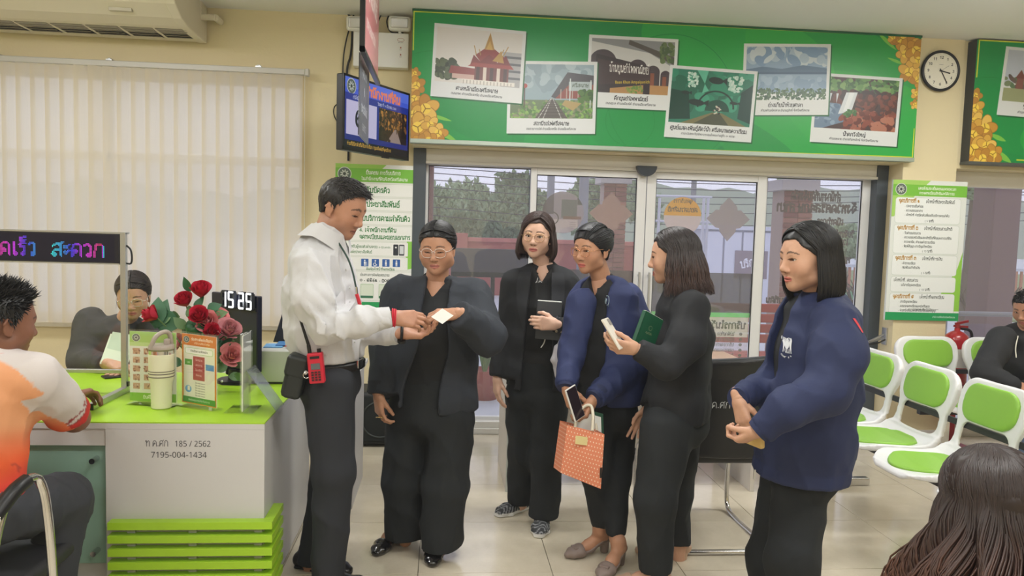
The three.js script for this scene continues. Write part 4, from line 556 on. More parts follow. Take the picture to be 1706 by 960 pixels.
// loudspeaker on the floor behind the group
{
  const x0 = -0.62,x1 = 0.2,z = -5.32,t = thing('loudspeaker','black loudspeaker lying on its side on the floor by the wall','loudspeaker',V((x0 + x1) / 2,0,z - 0.15));
  part(t,'cabinet',bx(x0,0.01,z - 0.34,x1,0.385,z,0.03),mat(rgb(36,38,40),0.6)); const gr = part(t,'grille',bx(x0 + 0.02,0.045,z,x1 - 0.02,0.36,z + 0.02,0.012),mat(rgb(46,50,50),0.55,{ metalness: 0.4,bumpMap: noiseTex(64,(u,v,i,j) => ((i >> 2) + (j >> 2)) % 2 ? 0.2 : 0.9,{ repeat: [30,30] }),bumpScale: 0.002 }));
  part(t,'woofer_ring',new THREE.TorusGeometry(0.125,0.006,8,40).translate(x0 + 0.2,0.2,z + 0.02),mat(rgb(58,64,62),0.5)); part(gr,'badge',bx(x0 + 0.235,0.085,z + 0.02,x0 + 0.275,0.125,z + 0.024,0.003),mat(rgb(226,140,84),0.4),'orange badge'); for (const k of [x0 + 0.05,x1 - 0.1]) part(t,'rubber_foot',bx(k,0,z - 0.3,k + 0.05,0.012,z - 0.05),blackPlastic);
}
// fire extinguisher, hung beside the pillar
{
  const c = at(1592,590,5.40),x = c.x,z = c.z,y = 0.48,t = thing('fire_extinguisher','red fire extinguisher behind the white and green seats','extinguisher',V(x,y,z)),red = mat(rgb(168,22,32),0.3,{ clearcoat: 0.6 });
  part(t,'cylinder',lathe([[0,0],[0.078,0],[0.084,0.012],[0.084,0.33],[0.075,0.365],[0.045,0.39],[0.02,0.4],[0.02,0.42],[0,0.42]]).translate(x,y,z),red); part(t,'valve',merge([rod(V(x,y + 0.4,z),V(x,y + 0.45,z),0.016),bar(V(x - 0.02,y + 0.45,z),V(x + 0.075,y + 0.475,z + 0.01),0.018,0.012),bar(V(x - 0.03,y + 0.435,z),V(x + 0.075,y + 0.43,z + 0.01),0.016,0.01)]),mat(rgb(140,30,34),0.4)); part(t,'hose',tube([V(x + 0.02,y + 0.42,z),V(x + 0.09,y + 0.4,z + 0.02),V(x + 0.105,y + 0.28,z + 0.02),V(x + 0.1,y + 0.1,z + 0.02)],0.011,24,8),blackPlastic);
  part(t,'label_plate',new THREE.CylinderGeometry(0.0848,0.0848,0.14,20,1,true,-0.9,1.6).translate(x,y + 0.2,z),mat(rgb(214,210,204),0.5)); part(t,'stand',merge([bx(x - 0.1,y - 0.02,z - 0.1,x + 0.1,y,z + 0.1,0.004),bx(x - 0.02,0,z - 0.02,x + 0.02,y - 0.01,z + 0.02),bx(x - 0.12,0,z - 0.12,x + 0.12,0.015,z + 0.12)]),mat(rgb(150,26,34),0.4));
  const b = at(1487,572,5.45),q = thing('wall_hook_rail','grey metal bracket with hanging cables on the side of the pillar','bracket',V(b.x,b.y - 0.05,b.z)); part(q,'plate',bx(PIL.x0 - 0.014,b.y - 0.03,-5.62,PIL.x0,b.y + 0.1,-5.56,0.003),aluminium);
  part(q,'arm',merge([bar(V(PIL.x0 - 0.01,b.y + 0.02,-5.59),V(PIL.x0 - 0.26,b.y - 0.02,-5.5),0.016,0.012),bar(V(PIL.x0 - 0.01,b.y + 0.05,-5.59),V(PIL.x0 - 0.16,b.y,-5.53),0.012,0.012)]),aluminium); part(q,'cable_loop',tube([V(PIL.x0 - 0.02,b.y + 0.01,-5.56),V(PIL.x0 - 0.12,b.y - 0.01,-5.5),V(PIL.x0 - 0.24,b.y - 0.03,-5.5),V(PIL.x0 - 0.3,b.y - 0.07,-5.5)],0.006,20,6),blackPlastic);
}
// ---------------------------------------------------------------- outdoors, beyond the glass
{
  const paving = noiseTex(256,(u,v,i,j) => { const n = 0.4 * noise(i / 30,j / 30,4) + 0.3 * noise(i / 8,j / 8,9); return [0.76 + n * 0.07,0.78 + n * 0.07,0.81 + n * 0.07]; },{ color: true,repeat: [0.25,0.25] });
  struct('ground',uvMetres(bx(-60,-0.3,-90,90,-0.06,-WALL - 0.2)),mat(0xffffff,0.45,{ map: paving }),scene,'pale wet forecourt outside the glass doors');
  const lawn = mat(rgb(128,142,96),0.95,{ bumpMap: plasterBump,bumpScale: 0.01 }); struct('lawn',uvMetres(bx(6,-0.06,-40,60,-0.02,-15)),lawn,scene,'strip of grass beyond the forecourt');
  // wooded ridge
  const ridge = (z,x0,x1,h0,h1,s,c,name,label) => { const pts = [[x0,-1]]; for (let i = 0; i <= 60; i++) { const x = lerp(x0,x1,i / 60); pts.push([x,lerp(h0,h1,i / 60) + 1.2 * noise(x * 0.05,s,1) + 0.7 * noise(x * 0.21,s,2) + 0.4 * noise(x * 0.8,s,3)]); } pts.push([x1,-1]); struct(name,prism(pts,4).translate(0,0,z),mat(c,1),scene,label); };
  ridge(-150,-110,40,7.4,8.4,3,rgb(112,130,102),'hills','wooded ridge on the horizon'); ridge(-120,22,150,9.6,9.0,8,rgb(120,138,108),'hills','nearer wooded ridge behind the fence');
  // trees: crowns of many leaves, colours paled to carry distance haze
  const hazeTones = [rgb(140,162,126),rgb(152,172,136),rgb(124,146,114)].map((c) => mat(c,0.9,{ side: THREE.DoubleSide })),bark = mat(rgb(96,84,76),0.9);
  const spray = (() => { const L = []; for (let i = 0; i < 7; i++) { const g = new THREE.PlaneGeometry(0.1,0.2,1,2),q = g.attributes.position; for (let k = 0; k < q.count; k++) { const v = q.getY(k) / 0.2 + 0.5; q.setX(k,q.getX(k) * Math.sin(0.3 + v * 2.5)); q.setZ(k,-0.05 * v * v); } L.push(g.translate(0,0.1,0).rotateX(rr(-1.4,1.4)).rotateY(rr(0,6.28)).translate(rr(-0.1,0.1),rr(-0.06,0.06),rr(-0.1,0.1))); } const m = merge(L); m.computeVertexNormals(); return m; })();
  const tree = (px,top,bottom,d,rx,label,k) => {
    const c = at(px,(top + bottom) / 2,d),ry = (bottom - top) / 2 * d / FOCAL,base = V(c.x,-0.06,c.z),t = thing('tree',label,'tree',base,'trees beyond the forecourt'),n = 1500,im = new THREE.InstancedMesh(spray,hazeTones[k],n),q = new THREE.Matrix4(),lobes = []; for (let i = 0; i < 11; i++) { const a = rr(0,6.28),e = Math.acos(rr(-0.8,1)),f = rr(0.3,0.72); lobes.push([V(Math.sin(e) * Math.cos(a) * rx * f,Math.cos(e) * ry * f,Math.sin(e) * Math.sin(a) * rx * 0.7 * f),rr(0.3,0.5)]); }
    for (let i = 0; i < n; i++) { const [o,s] = lobes[i % 11],a = rr(0,6.28),e = Math.acos(rr(-1,1)),r = Math.pow(rnd(),0.35) * s; q.makeRotationFromEuler(new THREE.Euler(rr(-1,1),rr(0,6.28),rr(-1,1))); q.scale(V(1,1,1).multiplyScalar(rr(0.7,1.5) * d / 30)); q.setPosition(c.x - base.x + o.x + Math.sin(e) * Math.cos(a) * rx * r,c.y - base.y + o.y + Math.cos(e) * ry * r,o.z + Math.sin(e) * Math.sin(a) * rx * r); im.setMatrixAt(i,q); }
    im.name = 'leaves'; im.userData.kind = 'stuff'; im.castShadow = im.receiveShadow = true; t.add(im); part(t,'trunk',rod(base,V(c.x,c.y,c.z),0.16,0.08,8),bark);
  };
  tree(722,284,400,27,1.3,'tree with a broad crown behind the procedure poster',0); tree(795,303,402,34,2.0,'low rounded tree between the two tallest trees',1); tree(866,276,400,29,1.1,'tall tree beside the first door mullion',2); tree(925,312,402,37,1.6,'tree crown seen behind the round sticker',1);
  tree(985,280,400,32,1.3,'airy tree left of the brick porch column',0); tree(762,352,412,21.4,0.6,'dark bush above the red wall',2); tree(826,350,412,23.6,0.9,'dense dark bush behind the woman with the notebook',2); tree(1408,378,440,26,0.9,'light green bush behind the fixed glass panel lettering',1); tree(1625,290,345,14,0.6,'tree crown behind the window right of the pillar',0); tree(1062,305,402,40,1.4,'tree right of the brick porch column',1);
  // porch columns: brick shafts with pale caps and green tops
  const brick = [rgb(138,92,88),rgb(150,104,96),rgb(126,82,82)].map((c) => mat(c,0.85)),brickG = bx(-0.097,-0.03,-0.01,0.097,0.03,0.01),mortar = mat(rgb(158,140,136),0.9),capM = mat(rgb(178,172,172),0.8),green = mat(rgb(132,158,128),0.7);
  const column = (pxl,pxr,ycap,d,label) => {
    const a = at(pxl,380,d),b = at(pxr,380,d),w = (b.x - a.x) / 2,x = (a.x + b.x) / 2,yc = at((pxl + pxr) / 2,ycap,d).y,t = thing('porch_column',label,'column',V(x,-0.06,a.z - w));
    part(t,'core',bx(x - w + 0.012,-0.06,a.z - 2 * w,x + w - 0.012,yc,a.z - 0.012),mortar);
    const n = Math.round(2 * w / 0.2),bw = 2 * w / n; let row = 0; for (let y = -0.03; y < yc - 0.03; y += 0.068,row++) for (let i = 0; i < n; i++) { const m = piece(t,'brick',brickG,brick[Math.floor(hash3(row,i,5) * 3)],V(x - w + bw * (i + 0.5),y + 0.03,a.z - 0.006)); m.scale.x = bw / 0.2; }
    part(t,'cap',bx(x - w - 0.06,yc,a.z - 2 * w - 0.06,x + w + 0.06,yc + 0.14,a.z + 0.06,0.01),capM); part(t,'green_top',bx(x - w * 0.8,yc + 0.14,a.z - 1.8 * w,x + w * 0.8,yc + 1.7,a.z - 0.2 * w),green);
  };
  column(1004,1042,306,11,'brick porch column with a pale cap behind the brown diamond sticker'); column(1304,1352,318,9.5,'brick porch column behind the mirrored vinyl lettering');
  const post = (px0,px1,d,c,label,y1 = 4) => { const a = at(px0,400,d),b = at(px1,400,d); const t = thing('porch_pillar',label,'pillar',V((a.x + b.x) / 2,-0.06,a.z - 0.2)); part(t,'shaft',bx(a.x,0.3,a.z - 0.4,b.x,y1,a.z,0.02),mat(c,0.8)); part(t,'plinth',bx(a.x - 0.05,-0.06,a.z - 0.45,b.x + 0.05,0.3,a.z + 0.05,0.02),capM); };
  post(702,720,9,rgb(112,78,84),'maroon porch pillar beside the procedure poster'); post(1652,1698,9,rgb(110,86,92),'brown porch pillar behind the right window');
  // poles and wires
  const steel = mat(rgb(128,130,140),0.6),pole = (px,d,r,h,label) => { const a = at(px,400,d),t = thing('utility_pole',label,'pole',V(a.x,-0.06,a.z)); part(t,'pole',rod(V(a.x,-0.06,a.z),V(a.x,h,a.z),r,r * 0.8),steel); part(t,'crossarm',bx(a.x - 0.9,h - 0.6,a.z - 0.06,a.x + 0.9,h - 0.48,a.z + 0.06),steel); part(t,'insulator',bx(a.x - 0.8,h - 0.48,a.z - 0.04,a.x - 0.72,h - 0.3,a.z + 0.04),steel); };
  pole(915,17,0.09,7,'pale lamp pole behind the sliding door with the round sticker'); pole(970,17.6,0.12,8,'concrete utility pole left of the brick column'); pole(1152,24,0.1,5.4,'utility pole with crossarm above the painted orange reflection'); pole(1439,20,0.08,7,'thin pole at the edge of the fixed glass panel');
  const wireM = mat(rgb(70,72,84),0.8); [[272,286],[281,291],[292,297],[305,301],[319,312],[336,330],[349,343]].forEach(([ya,yb],i) => { const d = 18 + i * 0.5,a = at(560,ya - 4,d),b = at(1760,yb + 22,d); solo('overhead_wire',tube([a,V((a.x + b.x) / 2,(a.y + b.y) / 2 - 0.25 - 0.06 * i,-d),b],0.011,30,5),wireM,'dark overhead wire crossing the sky outside','wire','overhead wires outside'); });
  // white steel frame and shed
  const whiteSteel = mat(rgb(206,208,222),0.5),P = (px,py,d) => at(px,py,d),fr = thing('canopy_frame','white tubular steel frame outside behind the painted orange reflection','frame',V(P(1140,420,11).x,-0.06,-11));
  for (const px of [1091,1099,1173,1180]) { const a = P(px,330,11); part(fr,'upright',rod(V(a.x,-0.06,a.z),V(a.x,a.y,a.z),0.022),whiteSteel); }
  for (const py of [326,368]) part(fr,'crossbar',rod(P(1084,py,11),P(1186,py + 3,11),0.018),whiteSteel);
  const sh = P(1176,382,15),sh2 = P(1300,382,15),shed = thing('white_shed','white panelled shed outside behind the grey diamond sticker','shed',V((sh.x + sh2.x) / 2,-0.06,-15.6));
  part(shed,'body',bx(sh.x,-0.06,-17,sh2.x,sh.y,-15.05),mat(rgb(190,192,206),0.6)); part(shed,'roof_edge',bx(sh.x - 0.1,sh.y,-17.1,sh2.x + 0.1,sh.y + 0.08,-14.95,0.01),whiteSteel);
  for (let k = 0; k < 4; k++) { const w = (sh2.x - sh.x) / 4,x = sh.x + k * w; part(shed,'panel',bx(x + 0.02,0.1,-15.05,x + w - 0.02,sh.y - 0.04,-15.0,0.006),mat(rgb(214,216,230),0.6)); }
  part(shed,'signboard',quad(V(sh.x + 0.62,0.72,-14.99),V(sh.x + 1.3,0.72,-14.99),V(sh.x + 0.62,1.28,-14.99)),mat(0xffffff,0.6,{ map: canvasTex(256,200,(x) => { rect(x,'#8c7f8c',0,0,256,200); x.save(); x.translate(128,110); x.rotate(-0.2); write(x,'บริการ',0,0,46,'#e6e6f0',{ align: 'center',weight: 2 }); x.restore(); }) }));
  // low red wall, dark barrier board and rail in front of it
  const w0 = P(752,398,19),w1 = P(1090,404,19),wall = thing('red_garden_wall','low red wall outside behind the group','wall',V((w0.x + w1.x) / 2,-0.06,-19.1)); part(wall,'masonry',bx(w0.x,-0.06,-19.4,w1.x,1.26,-19),mat(rgb(160,84,80),0.85)); part(wall,'coping',bx(w0.x - 0.03,1.26,-19.44,w1.x + 0.03,1.36,-18.96,0.008),mat(rgb(186,112,104),0.8)); part(wall,'end_pier',bx(w0.x - 0.3,-0.06,-19.5,w0.x + 0.4,1.46,-18.9,0.01),mat(rgb(168,94,88),0.85));
  const b0 = P(752,413,7.6),b1 = P(892,413,7.6),y0 = P(800,455,7.6).y,bar_ = thing('barrier_board','dark grey barrier board outside the fixed glass panel','barrier',V((b0.x + b1.x) / 2,-0.06,-7.6)); part(bar_,'board',bx(b0.x,y0,-7.63,b1.x,b0.y,-7.59,0.004),mat(rgb(82,80,90),0.7)); part(bar_,'lower_rail',bx(b0.x,y0 - 0.04,-7.64,b1.x,y0 + 0.01,-7.58,0.004),blackPlastic);
  for (const k of [0.05,0.5,0.95]) { const x = lerp(b0.x,b1.x,k); part(bar_,'post',bx(x - 0.02,-0.06,-7.63,x + 0.02,y0,-7.59),blackPlastic); } part(bar_,'foot_rail',bx(b0.x,0.6,-7.62,b1.x,0.64,-7.6),blackPlastic);
  const pl = thing('potted_plant','small potted plant outside between the two women','plant',V(P(812,590,7.2).x,-0.06,-7.2)),pc = P(808,590,7.2); part(pl,'pot',lathe([[0,0],[0.12,0],[0.16,0.28],[0.14,0.28],[0.12,0.25],[0,0.25]]).translate(pc.x,-0.06,-7.2),mat(rgb(150,70,62),0.7)); { const L = []; for (let i = 0; i < 34; i++) { const a = rr(0,6.28),h = rr(0.2,0.55),l = rr(0.08,0.2); L.push(tube([V(pc.x,0.18,-7.2),V(pc.x + Math.cos(a) * l * 0.5,0.18 + h,-7.2 + Math.sin(a) * l * 0.5),V(pc.x + Math.cos(a) * l,0.18 + h * 0.8,-7.2 + Math.sin(a) * l)],0.012,8,4)); } part(pl,'leaves',merge(L),mat(rgb(96,132,70),0.8)); }
  // red bench seats outside the sliding door
  const redM = mat(rgb(170,66,66),0.5),seat0 = P(1185,560,7.0); const bench = thing('red_bench','red slatted bench outside the sliding glass door','bench',V(seat0.x + 0.35,-0.06,-7.1));
  for (let k = 0; k < 4; k++) part(bench,'back_slat',bx(seat0.x - 0.1,0.5 + k * 0.1,-7.3 - k * 0.012,seat0.x + 0.95,0.585 + k * 0.1,-7.27 - k * 0.012,0.01),redM); for (let k = 0; k < 3; k++) part(bench,'seat_slat',bx(seat0.x - 0.1,0.4,-7.24 + k * 0.14,seat0.x + 0.95,0.43,-7.12 + k * 0.14,0.01),redM); for (const x of [seat0.x,seat0.x + 0.85]) part(bench,'leg',merge([bx(x - 0.02,-0.06,-6.9,x + 0.02,0.4,-6.86),bx(x - 0.02,-0.06,-7.3,x + 0.02,0.95,-7.26),bx(x - 0.02,0.36,-7.3,x + 0.02,0.4,-6.86)]),steel);
  // picket fence with a green base
  const f0 = P(1268,440,18),f1 = P(1760,452,18),fence = thing('picket_fence','white topped picket fence with a green base rail outside','fence',V((f0.x + f1.x) / 2,-0.06,-18)),pk = []; for (let x = f0.x; x < f1.x; x += 0.14) pk.push(bx(x - 0.03,0.3,-18.02,x + 0.03,0.9,-17.98)); const pg = part(fence,'picket',merge(pk),mat(rgb(188,130,110),0.8)); pg.userData.kind = 'stuff'; part(fence,'top_rail',bx(f0.x,0.9,-18.04,f1.x,0.97,-17.96),whiteSteel); part(fence,'base_rail',bx(f0.x,0.12,-18.08,f1.x,0.3,-17.92),mat(rgb(120,176,140),0.7)); part(fence,'kerb',bx(f0.x,-0.06,-18.1,f1.x,0.12,-17.9),capM);
  // bare shrub in front of the right panels
  for (const [px,s,lab] of [[1420,1,'bare branching shrub outside behind the fixed glass panel'],[1632,1.15,'bare branching shrub outside the right window']]) { const o = P(px,560,10),t = thing('bare_shrub',lab,'shrub',V(o.x,-0.06,-10)),B = []; const grow = (p,d,l,r,n) => { const q = p.clone().addScaledVector(d,l); B.push(rod(p,q,r,r * 0.7,5)); if (n) for (let k = 0; k < 2 + (n > 1 ? 1 : 0); k++) grow(q,d.clone().add(V(rr(-0.8,0.8),rr(-0.1,0.5),rr(-0.6,0.6))).normalize(),l * rr(0.6,0.85),r * 0.66,n - 1); }; for (let k = 0; k < 3; k++) grow(V(o.x,-0.06,-10),V(rr(-0.4,0.4),1,rr(-0.3,0.3)).normalize(),0.42 * s,0.03,3); part(t,'branches',merge(B),bark); }
  const hr = thing('pipe_handrail','steel pipe handrail outside the right window','railing',V(4.6,-0.06,-7.4)); for (const y of [0.42,0.82]) part(hr,'rail',rod(V(3.9,y,-7.4),V(6.6,y,-7.4),0.025),steel); for (const x of [4.0,5.1,6.2]) part(hr,'post',rod(V(x,-0.06,-7.4),V(x,0.82,-7.4),0.025),steel);
}
// ---------------------------------------------------------------- service counter
const limeMat = mat(rgb(164,208,44),0.35),panelMat = mat(rgb(204,203,204),0.45),greyPanel = mat(rgb(186,184,184),0.45);
const TOP = 0.75,CX1 = -0.685,CZ0 = -3.03,CZ1 = -4.06,CX0 = -3.0;
{
  const t = thing('service_counter','white service counter with a lime green top and green slats','counter',V(-1.8,0,-3.5));
  part(t,'countertop',merge([bx(CX0,TOP - 0.006,CZ0 - 0.49,CX1,TOP,CZ0,0.001),bx(CX0,TOP - 0.006,CZ1,CX1,TOP,CZ0 - 0.492,0.001)]),limeMat,'lime green top'); part(t,'top_edge',bx(CX0,TOP - 0.028,CZ1,CX1,TOP - 0.006,CZ0 + 0.0005,0.001),panelMat);
  const xp = -1.283; part(t,'front_panel',bx(xp,0.02,CZ0 - 0.02,CX1,TOP - 0.028,CZ0,0.0015),panelMat); part(t,'frieze',bx(CX0,0.655,CZ0 - 0.03,xp - 0.002,TOP - 0.028,CZ0 - 0.006,0.001),panelMat);
  part(t,'recess_board',bx(CX0,0.02,CZ0 - 0.08,xp - 0.002,0.655,CZ0 - 0.06),panelMat);
  part(t,'side_panel',bx(CX1 - 0.02,0.02,CZ0 - 0.56,CX1,TOP - 0.028,CZ0 - 0.0205,0.0015),panelMat); part(t,'side_panel',bx(CX1 - 0.022,0.02,CZ1,CX1 - 0.002,TOP - 0.028,CZ0 - 0.563,0.0015),panelMat); part(t,'back_panel',bx(CX0,0.02,CZ1,CX1 - 0.024,TOP - 0.028,CZ1 + 0.02),panelMat); part(t,'plinth',bx(CX0 + 0.02,0,CZ1 + 0.03,CX1 - 0.03,0.02,CZ0 - 0.04),blackPlastic);
  const gp = part(t,'frosted_panel',bx(-1.85,0.18,CZ0 - 0.034,xp - 0.006,0.652,CZ0 - 0.026,0.001),mat(rgb(186,222,208),0.45,{ transmission: 0.55,thickness: 0 }),'frosted green glass panel');
  for (const [x,y] of [[-1.325,0.6],[-1.325,0.235],[-1.8,0.6],[-1.8,0.235]]) part(gp,'standoff',new THREE.CylinderGeometry(0.011,0.011,0.08,14).rotateX(Math.PI / 2).translate(x,y,CZ0 - 0.02),chrome);
  for (let k = 0; k < 7; k++) { const y1 = 0.368 - k * 0.0525,y0 = y1 - 0.03; part(t,'slat',merge([bx(-1.262,y0,CZ0,CX1 + 0.04,y1,CZ0 + 0.042,0.0015),bx(CX1,y0,CZ0 - 0.17,CX1 + 0.04,y1,CZ0 - 0.0005,0.0015)]),limeMat,'lime green slat'); }
  for (const x of [-1.2,-0.97,-0.72]) part(t,'slat_batten',bx(x,0.02,CZ0,x + 0.03,0.33,CZ0 + 0.012),greyPanel);
  part(t,'inventory_number',quad(V(-1.14,0.59,CZ0 + 0.0008),V(-0.88,0.59,CZ0 + 0.0008),V(-1.14,0.70,CZ0 + 0.0008)),mat(0xffffff,0.5,{ transparent: true,map: canvasTex(512,216,(x) => { x.clearRect(0,0,512,216); write(x,'ท ค.ศก',10,88,44,'#4a4a50',{ width: 170,weight: 1 }); x.font = '62px sans-serif'; x.fillStyle = '#4a4a50'; x.fillText('185 / 2562',225,90,270); x.fillText('7195-004-1434',50,176,440); }) }),'inventory number painted on the counter front');
}
// acrylic partition with the running LED sign
{
  const z = -3.56,xr = at(207,520,3.56).x,xl = -2.75,y1 = 1.462,y0 = 1.332,yb = at(140,618,3.56).y,t = thing('led_partition','aluminium framed acrylic partition with a running LED sign on the counter','partition',V((xl + xr) / 2,TOP,z));
  part(t,'post',bx(xr - 0.012,TOP,z - 0.012,xr + 0.012,y1 + 0.006,z + 0.012,0.002),aluminium); part(t,'bottom_bar',bx(xl,yb - 0.008,z - 0.01,xr - 0.012,yb + 0.008,z + 0.01,0.002),aluminium); part(t,'foot',bx(xr - 0.013,TOP,-3.6,xr + 0.013,TOP + 0.026,-3.22,0.002),aluminium); part(t,'foot_cap',bx(xr - 0.0135,TOP,-3.219,xr + 0.0135,TOP + 0.0265,-3.212),blackPlastic);
  part(t,'acrylic_sheet',bx(xl,yb + 0.008,z - 0.002,xr - 0.012,y0,z + 0.002),acrylic); part(t,'acrylic_wing',bx(xr + 0.012,TOP + 0.03,z - 0.002,xr + 0.022,y1,z + 0.002),acrylic); part(t,'foot_clamp',bx(xr + 0.012,TOP + 0.03,z - 0.015,xr + 0.022,TOP + 0.05,z + 0.015,0.003),blackPlastic);
  const led = part(t,'led_housing',bx(xl,y0,z - 0.03,xr - 0.014,y1,z + 0.012,0.003),mat(rgb(34,32,44),0.4)); part(led,'aluminium_edge',merge([bx(xl,y1,z - 0.032,xr + 0.012,y1 + 0.008,z + 0.014),bx(xl,y0 - 0.006,z - 0.032,xr - 0.014,y0,z + 0.014)]),aluminium);
  const W = 640,H = Math.round(W * 0.118 / (xr - 0.03 - xl)),S = Math.ceil(2048 / W),x0w = xl; const src = document.createElement('canvas'); const rows = 22,cols = Math.round(rows * (xr - 0.035 - xl) / 0.116); src.width = cols; src.height = rows; const sc = src.getContext('2d'); sc.fillStyle = '#000'; sc.fillRect(0,0,cols,rows); const colAt = (px) => (at(px,416,3.545).x - xl) / (xr - 0.035 - xl) * cols;
  write(sc,'ดเร็ว',colAt(-2),18,10.5,'#fff',{ width: colAt(61) - colAt(-2),weight: 1.5 }); write(sc,'สะดวก',colAt(84),18,10.5,'#fff',{ width: colAt(174) - colAt(84),weight: 1.5 }); const sd = sc.getImageData(0,0,cols,rows).data;
  const hues = [[0,320],[30,285],[48,225],[62,195],[84,175],[108,215],[130,285],[152,315],[168,345],[174,40]],D = 7,tex = canvasTex(Math.min(2048,cols * D),rows * D,(x) => { rect(x,'#0d0a1c',0,0,cols * D,rows * D); for (let j = 0; j < rows; j++) for (let i = 0; i < cols; i++) { const v = sd[(j * cols + i) * 4]; let on = v > 90; const px = (i / cols * (xr - 0.035 - xl) + xl - at(0,416,3.545).x) / (at(200,416,3.545).x - at(0,416,3.545).x) * 200; let k = 0; while (k < hues.length - 2 && px > hues[k + 1][0]) k++; const h = lerp(hues[k][1],hues[k + 1][1],clamp((px - hues[k][0]) / (hues[k + 1][0] - hues[k][0]),0,1)); x.fillStyle = on ? `hsl(${h},95%,62%)` : '#16122c'; x.beginPath(); x.arc((i + 0.5) * D,(j + 0.5) * D,on ? D * 0.44 : D * 0.25,0,7); x.fill(); } });
  part(led,'led_display',quad(V(xl,y0 + 0.007,z + 0.0132),V(xr - 0.035,y0 + 0.007,z + 0.0132),V(xl,y1 - 0.007,z + 0.0132)),new THREE.MeshStandardMaterial({ color: 0x0a0a12,roughness: 0.35,emissive: 0xffffff,emissiveMap: tex,emissiveIntensity: 0.95 }));
  const gl = new THREE.RectAreaLight(new THREE.Color(0.8,0.4,1),0.15,xr - xl - 0.05,0.11); gl.position.copy(V((xl + xr) / 2,(y0 + y1) / 2,z + 0.02)).sub(t.position); gl.rotation.set(0,Math.PI,0); t.add(gl);
  part(t,'sign_cable',tube([V(xr + 0.012,y1 - 0.05,z),V(xr + 0.03,y1 - 0.07,z),V(xr + 0.03,y1 - 0.13,z),V(xr + 0.012,y0 + 0.0,z)],0.004,16,6),blackPlastic);
}
// small things on the counter
function standee(px,tex,label,thick = 0.003) { // upright acrylic holder from its four photo corners: bottom left, bottom right, height
  const bl = onLevel(px[0],px[1],TOP + 0.012),br = onLevel(px[2],px[3],TOP + 0.012),h = px[4],dir = br.clone().sub(bl).normalize(),nrm = V(-dir.z,0,dir.x),w = bl.distanceTo(br),M = new THREE.Matrix4().makeBasis(dir,V(0,1,0),nrm).setPosition(V(bl.x,TOP,bl.z)),P = (g) => g.applyMatrix4(M),t = thing('sign_holder',label,'sign holder',V(bl.x + dir.x * w / 2,TOP,bl.z + dir.z * w / 2));
  part(t,'acrylic_sleeve',P(merge([bx(-0.006,0.008,0.0025,w + 0.006,h,0.0045),bx(-0.006,0.008,-0.0045,w + 0.006,h,-0.0025)])),acrylic); part(t,'base_plate',P(bx(-0.002,0,-0.035,w + 0.002,0.006,0.03,0.001)),acrylic);
  part(t,'paper_sheet',P(bx(0,0.014,-0.0012,w,h - 0.008,0.0012)),mat(rgb(236,236,230),0.6)); part(t,'printed_face',P(quad(V(0,0.014,0.0016),V(w,0.014,0.0016),V(0,h - 0.008,0.0016))),mat(0xffffff,0.55,{ map: tex })); return t;
}
standee([217,668,294,672,0.318],canvasTex(256,400,(x) => { rect(x,'#e4e6dc',0,0,256,400); rect(x,'#a9cf74',0,0,256,62); rect(x,'#c2dc98',0,62,256,22); crest(x,36,36,22); for (let j = 0; j < 5; j++) for (let i = 0; i < 4; i++) { rect(x,'#c9a48a',18 + i * 60,96 + j * 50,38,34); blobs(x,8,['#b58a72','#dcc2ac','#8f6a5a'],20 + i * 60,98 + j * 50,34,30,6); } rect(x,'#8cc24a',0,352,256,48); write(x,'ยินดีให้บริการ',128,384,15,'#f2f6ea',{ align: 'center',weight: 1.6 }); }),'acrylic stand with a green sheet of small staff pictures');
standee([304,670,361,681,0.315],canvasTex(256,470,(x) => {
  rect(x,'#f0ece0',0,0,256,470); x.strokeStyle = '#e0832e'; x.lineWidth = 12; x.strokeRect(6,6,244,458); rect(x,'#e0832e',0,0,256,76); crest(x,34,38,22); write(x,'ช่องทางติดต่อสื่อสาร',150,40,14,'#fff4e4',{ align: 'center',weight: 1.8 }); write(x,'สำนักงานที่ดินจังหวัด',150,64,10,'#fff4e4',{ align: 'center' }); rbox(x,'#fafaf4',26,92,204,40,12,'#8ac24c'); write(x,'ประเมินความพึงพอใจ',128,118,11,'#4a4a40',{ align: 'center' });
  rect(x,'#b03a40',84,146,86,160); ['นัดหมาย','สอบถาม','ร้องเรียน','ติดตาม'].forEach((s,i) => write(x,s,127,176 + i * 34,11,'#f6dede',{ align: 'center' })); rect(x,'#5aa83c',22,170,54,40); write(x,'LINE',49,196,9,'#fff',{ align: 'center' }); rect(x,'#5a9ad8',178,190,60,40); x.fillStyle = '#6aa8dc'; x.beginPath(); x.arc(48,372,24,0,7); x.fill(); rect(x,'#f0ece0',42,352,18,30); for (let i = 0; i < 6; i++) write(x,'โทร ๐๔๕-๖๑๑๐๐',100,330 + i * 17,8,'#6a665c'); rect(x,'#4a9a44',6,424,244,40); write(x,'ติดต่อสอบถามได้ทุกวันทำการ',128,450,10,'#f4f8ee',{ align: 'center' });
}),'acrylic stand with an orange framed contact sheet');
